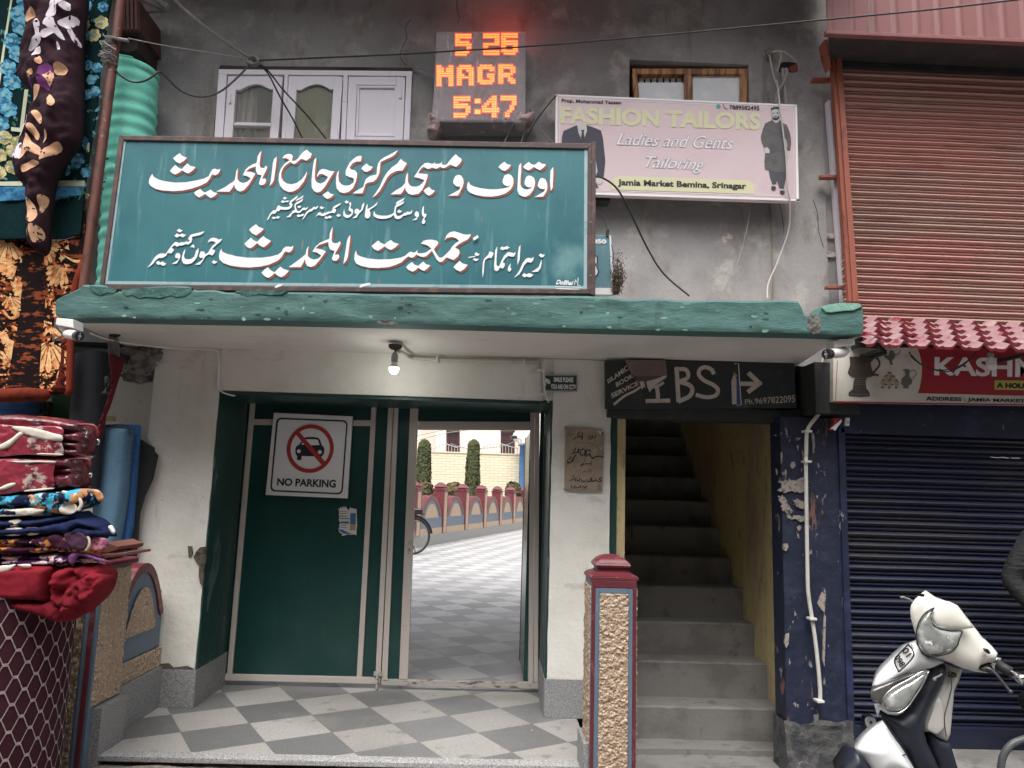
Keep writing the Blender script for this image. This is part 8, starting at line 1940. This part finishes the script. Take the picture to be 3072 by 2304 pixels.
# ------------------------------------------------------------------ parked scooter
YV = 3.95
def q5(s): return [Zs(*p) for p in pts(s)]
m_cream = M('cream_scooter_paint', (.80, .79, .71, 1), .22, [('noise', 3, .5, .8, (.76, .75, .67, 1)), ('noise', 14, .66, .72, (.6, .57, .5, 1), (1, 1, 2), .5)], coat=.5)
m_whitep = M('white_scooter_paint', (.80, .81, .82, 1), .22, [('noise', 20, .66, .72, (.42, .40, .37, 1), (1, 1, 2), .7), ('noise', 4, .55, .75, (.68, .68, .67, 1))], coat=.5)
m_greyp = M('grey_scooter_panel', (.50, .49, .46, 1), .35, [('noise', 6, .5, .7, (.42, .41, .38, 1))], coat=.2)
m_darkp = M('dark_blue_scooter_plastic', (.014, .018, .030, 1), .42, [('noise', 60, .5, .7, (.02, .024, .036, 1))])
m_lens = M('clear_headlight_lens', (.27, .28, .265, 1), .06, [('noise', 8, .45, .62, (.15, .155, .145, 1)), ('noise', 11, .55, .64, (.44, .45, .43, 1)), ('noise', 18, .62, .68, (.85, .85, .85, 1))], ('noise', 14, .25, .02), coat=1.0, spec=.8)  # white patches in the colour stand in for highlights on the glass
m_smoke = M('smoked_trim', (.085, .082, .075, 1), .28, [('noise', 12, .5, .65, (.15, .145, .135, 1))], coat=.6)
m_seam = M('dark_seam_rubber', (.02, .02, .02, 1), .6)
sc_parts = []
def panel(name, s, mat, dy, bulge, thick=.06, power=2.0, step=7, fall=None, subs=(), label=None, soft=False):
    b = BM(); pillow(b, q5(s), YV + dy, bulge * .55, thick, step, power=1.7, falloff=fall and fall * 1.5, taper=.35, smooth_edge=soft); return Part(name, b, mat, list(subs), smooth='all', label=label)
def line(s, dy, rr, mat, name='seam'):
    b = BM(); tube(b, catmull([at(*Zs(*p), YV + dy) for p in pts(s)], 4), rr, 6); return Part(name, b, mat, smooth='all')
plq = BM(); pprism(plq, q5('893,640 938,732 826,856 808,852 780,768 868,662'), YV - .135, .012, .003)
plt = BM(); text(plt, '01', q5('845,690 888,660 908,725 868,762'), YV - .140, .02); text(plt, '098', q5('784,745 830,790 826,842 790,790'), YV - .140, .02)
plt.free(); plt = BM()
def rtext(body, c, ang, w_, h_):
    ca, sa = math.cos(ang), math.sin(ang)
    def P(x, y): return Zs(c[0] + x * ca - y * sa, c[1] + x * sa + y * ca)
    text(plt, body, [P(-w_ / 2, -h_ / 2), P(w_ / 2, -h_ / 2), P(w_ / 2, h_ / 2), P(-w_ / 2, h_ / 2)], YV - .140, .02)
rtext('01', (880, 704), .98, 70, 56); rtext('098', (822, 776), .98, 100, 52); rtext('NDA', (926, 660), 1.0, 44, 20)
plb = line('893,640 938,732 826,856 808,852 780,768 868,662 893,640', -.136, .0035, m_seam, 'plate_rim')
sc_parts.append(panel('front_apron', '958,600 900,650 840,702 780,760 690,850 630,920 592,990 600,1002 700,965 860,905 1000,855 1060,845 1130,812 1200,795 1130,755 1050,745 995,700 968,650', m_whitep, 0, .10, .10, subs=[Part('number_plate', plq, m_signwhite), Part('plate_characters', plt, m_ink), plb]))
hl = panel('headlight', '1105,338 1080,350 1030,385 985,450 962,530 966,620 1000,690 1060,728 1130,735 1230,708 1290,660 1315,590 1333,527 1240,524 1150,508 1102,478 1080,430 1084,385', m_lens, -.135, .055, .03, fall=22)

hl_ring = line('1105,338 1082,385 1080,430 1102,480 1150,510 1240,526 1333,528 1315,592 1290,662 1230,712 1130,738 1060,732 1000,692 964,620 960,530 985,448 1032,382 1105,338', -.145, .0032, m_seam)
h1 = BM(); pflat(h1, q5('990,222 1030,228 1022,250 992,246'), YV - .12); pprism(h1, q5('1528,678 1552,680 1575,712 1560,722 1536,704'), YV - .115, .02, .002); pprism(h1, q5('992,222 1030,226 1022,250 990,246'), YV - .115, .02, .002)
peak = panel('cowl_peak', '1112,335 1160,290 1230,285 1300,320 1350,385 1400,450 1430,505 1333,520 1240,515 1150,500 1108,472 1086,430 1090,385', m_cream, -.125, .035, .02, fall=26)
cw_ = panel('handlebar_cowl', '1035,195 1062,212 1100,240 1150,262 1215,285 1285,320 1340,372 1385,430 1440,500 1500,578 1560,630 1624,700 1615,745 1604,778 1540,796 1480,815 1464,836 1478,852 1520,864 1556,878 1500,872 1440,866 1340,838 1240,795 1160,760 1120,750 1050,735 985,690 962,620 958,575 935,500 912,420 908,350 918,310 950,265 990,225', m_cream, -.03, .10, .10, subs=[Part('mirror_mount_hole', h1, m_black), hl_ring], fall=32)
sc_parts += [cw_, hl, peak]
sc_parts.append(panel('smoked_trim', '590,1005 578,1040 582,1075 600,1105 668,1132 690,1082 760,1012 880,932 1045,852 1000,850 860,902 700,962', m_smoke, -.085, .03, .05))
ind = panel('indicator_lamp', soft=True, s='1058,868 1000,875 900,935 765,1012 694,1088 692,1150 735,1190 815,1196 880,1150 930,1080 1000,975', mat=m_lens, dy=-.10, bulge=.045, thick=.03, fall=16)
ind.subs = [line('1062,862 1000,868 900,928 760,1005 688,1085 686,1155 735,1200 820,1204 888,1155 940,1082 1008,978 1062,862', -.118, .0035, m_chrome, 'bezel')]
sc_parts.append(ind)
sc_parts.append(panel('indicator_lip', '640,1125 690,1140 686,1165 735,1205 820,1208 870,1178 850,1208 790,1226 720,1216 660,1180 640,1240 610,1130', m_whitep, -.02, .03, .04, step=5))
sc_parts.append(panel('leg_shield', '1112,812 1198,818 1198,880 1165,970 1105,1080 1055,1180 1025,1280 1022,1360 1045,1450 1100,1560 1160,1700 960,1700 860,1520 760,1380 690,1270 640,1165 700,1212 800,1228 880,1175 955,1070 1064,870', m_darkp, 0, .10, .16))
hk = BM(); pprism(hk, q5('1245,882 1262,878 1268,890 1280,890 1285,878 1296,882 1292,912 1250,920 1246,908 1258,905 1258,895'), YV - .02, .03, .003)
sc_parts.append(panel('inner_side_panel', '1200,800 1260,828 1340,842 1315,930 1272,1028 1256,1200 1240,1380 1212,1440 1145,1412 1085,1362 1020,1362 1020,1290 1050,1185 1105,1085 1168,965', m_greyp, .03, .05, .10, subs=[Part('bag_hook', hk, m_seam), line('1225,810 1240,900 1250,990 1220,1120 1190,1250 1205,1400', -.015, .003, m_smoke)]))
sc_parts.append(panel('inner_recess', '1140,1078 1170,1120 1190,1230 1195,1330 1130,1390 1060,1358 1040,1330 1070,1250 1110,1140', m_greyp, -.012, .012, .02, step=6))
sc_parts.append(panel('footboard_tunnel', '1040,1352 1140,1412 1215,1442 1235,1440 1270,1560 1310,1700 1150,1700 1092,1560', m_darkp, .04, .06, .3))
sc_parts.append(panel('front_fender', '680,1265 570,1370 452,1493 520,1580 600,1700 960,1700 850,1512 760,1385', m_whitep, -.06, .14, .12, power=2.2))
sc_parts.append(panel('fender_tip', '450,1495 392,1568 300,1700 600,1700 520,1582', m_darkp, -.06, .11, .12))
# steering, grips, lever, loose mirror stub
gp = BM(); tube(gp, [at(*Zs(1600, 790), YV - .02), at(*Zs(1760, 880), YV - .10)], [.026, .024], 14)
ch_ = BM(); tube(ch_, [at(*Zs(1592, 782), YV - .015), at(*Zs(1632, 806), YV - .035)], [.036, .036], 16); tube(ch_, [at(*Zs(1750, 872), YV - .095), at(*Zs(1835, 925), YV - .135), at(*Zs(1850, 932), YV - .14)], [.027, .027, .030], 16)
lv = BM(); tube(lv, catmull([at(*Zs(x, y), YV - .05 - .0003 * (x - 1500)) for x, y in ((1500, 850), (1545, 838), (1610, 880), (1680, 965), (1730, 1025))], 5), [.009] * 8 + [.007] * 12 + [.009], 8); blob(lv, at(*Zs(1735, 1030), YV - .125), .011, amp=0, sub=2)
hv = BM(); pillow(hv, q5('1470,835 1485,818 1604,780 1598,850 1560,872 1500,860'), YV - .03, .01, .05, 6)
st = BM(); tube(st, catmull([at(*Zs(x, y), YV - .01) for x, y in ((930, 292), (900, 268), (870, 258), (835, 250))], 4), .005, 6); blob(st, at(*Zs(845, 252), YV - .01), .009, (1.6, 1, .7), .2, 2, 2)
clm = BM(); tube(clm, [at(*Zs(1150, 780), YV + .12), at(*Zs(1000, 1500), YV + .12)], .05, 12)
ca_ = BM(); tube(ca_, catmull([at(*Zs(x, y), YV - .10) for x, y in ((1105, 925), (1115, 915), (1140, 905), (1170, 885))], 4), .005, 6); blob(ca_, at(*Zs(1108, 928), YV - .105), .01, amp=0, sub=1)
sc_parts += [Part('hand_grip', gp, m_seam, [Part('chrome_ring', ch_, m_chrome, smooth='all')], smooth='all'), Part('brake_lever', lv, M('dull_lever_metal', (.09, .09, .095, 1), .4, metal=.6), smooth='all'), Part('switch_housing', hv, m_black, smooth='all'), Part('mirror_stub', st, m_cable_grey, smooth='all'), Part('steering_column', clm, m_seam, smooth='all'), Part('loose_cable', ca_, m_cable_grey)]
# the rest of the scooter, behind and below what the photograph shows
gz_ = -.27
whl = BM(); c = at(*Zs(700, 1900), YV + .0); fx_, fy_ = c[0], YV + .02
def wheel2(bm, x, y, z, R, rr, d):
    d = Vector((d[0], d[1], 0)).normalized()
    tube(bm, [(x + d.x * R * math.cos(a), y + d.y * R * math.cos(a), z + R * math.sin(a)) for a in [2 * math.pi * k / 32 for k in range(33)]], rr, 10, False)
wheel2(whl, fx_, fy_, gz_ + .24, .18, .055, (.9, .3)); hub = BM(); lathe(hub, (fx_, fy_, gz_ + .18), [(.02, 0), (.1, .03), (.1, .09), (.02, .12)], 16)
fk = BM(); tube(fk, [at(*Zs(1080, 1300), YV + .1), (fx_ + .07, fy_ + .04, gz_ + .24)], .03, 10)
bx2, by2 = at(*Zs(1250, 1600), YV)[0], YV + .1
D_ = Vector((.995, .10, 0))
def Lr(t, z, s=0): return (bx2 + D_.x * t - D_.y * s, by2 + D_.y * t + D_.x * s, z)
fbm = BM()
A = [Lr(-.15, gz_ + .26, -.17), Lr(.85, gz_ + .26, -.18), Lr(.85, gz_ + .26, .18), Lr(-.15, gz_ + .26, .17)]; Bq = [(x, y, z + .06) for x, y, z in A]
va = [fbm.verts.new(p) for p in A]; vb = [fbm.verts.new(p) for p in Bq]; fbm.faces.new(va[::-1]); fbm.faces.new(vb)
for i in range(4): fbm.faces.new((va[i], va[(i + 1) % 4], vb[(i + 1) % 4], vb[i]))
seat = BM(); b_ = bmesh.new(); rear = BM()
for bmx, t0, ln_, z0, hh, ww in ((rear, .62, .95, gz_ + .28, .40, .20), (seat, .545, .95, gz_ + .66, .13, .15)):
    rg_ = []
    for i in range(13):
        t = i / 12; w2 = ww * (1 - .35 * (2 * t - 1) ** 4); zz = z0 + (.10 * t if bmx is rear else .04 * math.sin(t * 5)); h2 = hh * (1 - .25 * t if bmx is rear else 1)
        rg_.append([bmx.verts.new(Lr(t0 + ln_ * t, zz + h2 * (.5 + .5 * math.sin(a)), w2 * math.cos(a))) for a in [2 * math.pi * k / 16 for k in range(16)]])
    for p, q in zip(rg_, rg_[1:]):
        for k in range(16): bmx.faces.new((p[k], p[(k + 1) % 16], q[(k + 1) % 16], q[k]))
    bmx.faces.new(rg_[0][::-1]); bmx.faces.new(rg_[-1])
b_.free()
rw = BM(); p = Lr(1.38, gz_ + .24); wheel2(rw, p[0], p[1], p[2], .18, .055, (.995, .10)); rh = BM(); tube(rh, [(p[0] + .004, p[1] - .045, p[2]), (p[0] - .004, p[1] + .045, p[2])], .14, 20); tl_ = BM(); blob(tl_, Lr(1.68, gz_ + .62), .07, (1, 1, .6), 0, 1, 2)
gd = BM()
def Zg(x, y): return (2860 + x * 212 / 500, 1600 + y * 704 / 1659)
tube(gd, catmull([at(*Zg(x, y), YV + .15) for x, y in ((335, 1690), (345, 1600), (370, 1540), (415, 1490), (470, 1465), (540, 1450), (620, 1470))], 5), .019, 10)
sms = BM()
for q_ in ('690,1275 780,1390 870,1530 960,1690', '705,1640 760,1600 830,1560 880,1545', '600,1002 700,965 860,905 1000,855'): tube(sms, catmull([at(*Zs(*p), YV - .11) for p in pts(q_)], 4), .003, 5)
sc_parts.append(Part('panel_seam', sms, m_seam))
sc_parts += [Part('front_wheel', whl, MATS['tyre_rubber'], [Part('hub', hub, m_cable_grey)], smooth='all'), Part('fork', fk, m_black, smooth='all'), Part('footboard', fbm, m_darkp), Part('rear_body', rear, m_darkp, [Part('tail_lamp', tl_, m_red, smooth='all')], smooth='all'), Part('seat', seat, m_black, smooth='all'), Part('rear_wheel', rw, MATS['tyre_rubber'], [Part('hub', rh, m_cable_grey)], smooth='all'), Part('crash_guard', gd, M('dusty_steel_tube', (.09, .095, .10, 1), .45, [('noise', 20, .6, .7, (.4, .4, .4, 1))]), smooth='all')]
thing('parked_scooter', 'white and dark blue scooter with cream handlebar cowl parked before the navy shutter', 'scooter', sc_parts)

# ------------------------------------------------------------------ the person whose elbow shows at the right edge
def skinned(J, E, root=0, sub=2):
    """one continuous surface grown round a skeleton of joints with radii"""
    me = bpy.data.meshes.new('body'); me.from_pydata([j[0] for j in J], E, []); o = bpy.data.objects.new('body', me); COL.objects.link(o)
    mo = o.modifiers.new('s', 'SKIN'); o.modifiers.new('d', 'SUBSURF').levels = sub
    for v, j in zip(me.skin_vertices[0].data, J): v.radius = (j[1], j[2] if len(j) > 2 else j[1])
    me.skin_vertices[0].data[root].use_root = True
    dg = bpy.context.evaluated_depsgraph_get(); dg.update(); m2 = bpy.data.meshes.new_from_object(o.evaluated_get(dg))
    b = BM(); b.from_mesh(m2); bpy.data.objects.remove(o); bpy.data.meshes.remove(m2); return b
hx, hy, hz = 3.61, 4.74, -.10
def W(x, y, z): return (hx + x, hy + y, hz + z)
J = [(W(0, 0, .96), .10, .08), (W(0, 0, 1.18), .10, .08), (W(0, .01, 1.38), .12, .085), (W(0, 0, 1.47), .06), (W(0, -.01, 1.53), .062), (W(0, -.02, 1.62), .092, .105), (W(0, -.01, 1.71), .088, .10)]
E_ = [(0, 1), (1, 2), (2, 3), (3, 4), (4, 5), (5, 6)]
for sx in (-1, 1):
    n = len(J); J += [(W(sx * .18, .01, 1.40), .058), (W(sx * .31, .05, 1.13), .045), (W(sx * .21, -.07, .94), .032), (W(sx * .18, -.10, .90), .034, .022)]; E_ += [(2, n), (n, n + 1), (n + 1, n + 2), (n + 2, n + 3)]
    n = len(J); J += [(W(sx * .09, 0, .86), .088), (W(sx * .10, -.01, .48), .058), (W(sx * .10, .01, .10), .042), (W(sx * .11, -.14, .035), .038, .03)]; E_ += [(0, n), (n, n + 1), (n + 1, n + 2), (n + 2, n + 3)]
body = skinned(J, E_)
JJ = [(W(0, 0, .74), .17, .14), (W(0, 0, .92), .165, .135), (W(0, 0, 1.16), .15, .12), (W(0, .01, 1.38), .165, .12), (W(0, 0, 1.47), .075)]; JE = [(0, 1), (1, 2), (2, 3), (3, 4)]
for sx in (-1, 1):
    n = len(JJ); JJ += [(W(sx * .185, .01, 1.39), .078), (W(sx * .32, .05, 1.12), .066), (W(sx * .215, -.065, .95), .050)]; JE += [(3, n), (n, n + 1), (n + 1, n + 2)]
jk = skinned(JJ, JE)
JT = [(W(0, 0, .93), .145, .12)]; TE = []
for sx in (-1, 1):
    n = len(JT); JT += [(W(sx * .09, 0, .84), .10), (W(sx * .10, -.01, .48), .075), (W(sx * .10, .01, .09), .066)]; TE += [(0, n), (n, n + 1), (n + 1, n + 2)]
tr = skinned(JT, TE)
hair = BM(); blob(hair, W(0, .022, 1.70), .108, (.93, 1.05, .86), .05, 3, 3, 4)
fcx = BM(); tube(fcx, [W(0, -.118, 1.665), W(0, -.142, 1.635)], [.008, .014], 8)
for sx in (-1, 1): blob(fcx, W(sx * .092, -.01, 1.645), .022, (.4, .8, 1.3), 0, 2, 2)
eye = BM(); 
for sx in (-1, 1): blob(eye, W(sx * .034, -.112, 1.665), .011, (1.3, .6, .7), 0, 2, 2)
box(eye, hx - .026, hx + .026, hy - .120, hy - .105, hz + 1.590, hz + 1.597)
shoe = BM()
for sx in (-1, 1): blob(shoe, W(sx * .11, -.07, .045), .05, (.95, 2.5, .9), .03, 2, 3, 2)
fgr = BM()
for sx in (-1, 1):
    for k in range(4): tube(fgr, [W(sx * (.185 - .012 * k), -.105, .905), W(sx * (.17 - .012 * k), -.135 + .004 * k, .875), W(sx * (.155 - .011 * k), -.125, .845 + .006 * (k == 3))], [.009, .0085, .007], 7)
    tube(fgr, [W(sx * .20, -.10, .90), W(sx * .185, -.14, .89), W(sx * .165, -.155, .875)], [.010, .009, .007], 7)
m_skin = M('skin', (.42, .26, .18, 1), .55)
thing('person', 'person in a dark jacket standing at the right edge behind the scooter, elbow out', 'person', [Part('body', body, m_skin, [Part('face_feature', fcx, m_skin, smooth='all'), Part('eyes_and_mouth', eye, m_ink, smooth='all'), Part('fingers', fgr, m_skin, smooth='all')], smooth='all'), Part('jacket', jk, M('dark_jacket_cloth', (.012, .012, .014, 1), .85, [('noise', 5, .45, .65, (.019, .019, .02, 1), (1, 1, 2))], ('noise', 9, .9, .03, (.6, 1, 2.2))), smooth='all'), Part('trousers', tr, M('black_trousers', (.015, .015, .017, 1), .9, bump=('noise', 10, .6, .02)), smooth='all'), Part('hair', hair, m_ink, smooth='all'), Part('shoe', shoe, m_black, smooth='all')])
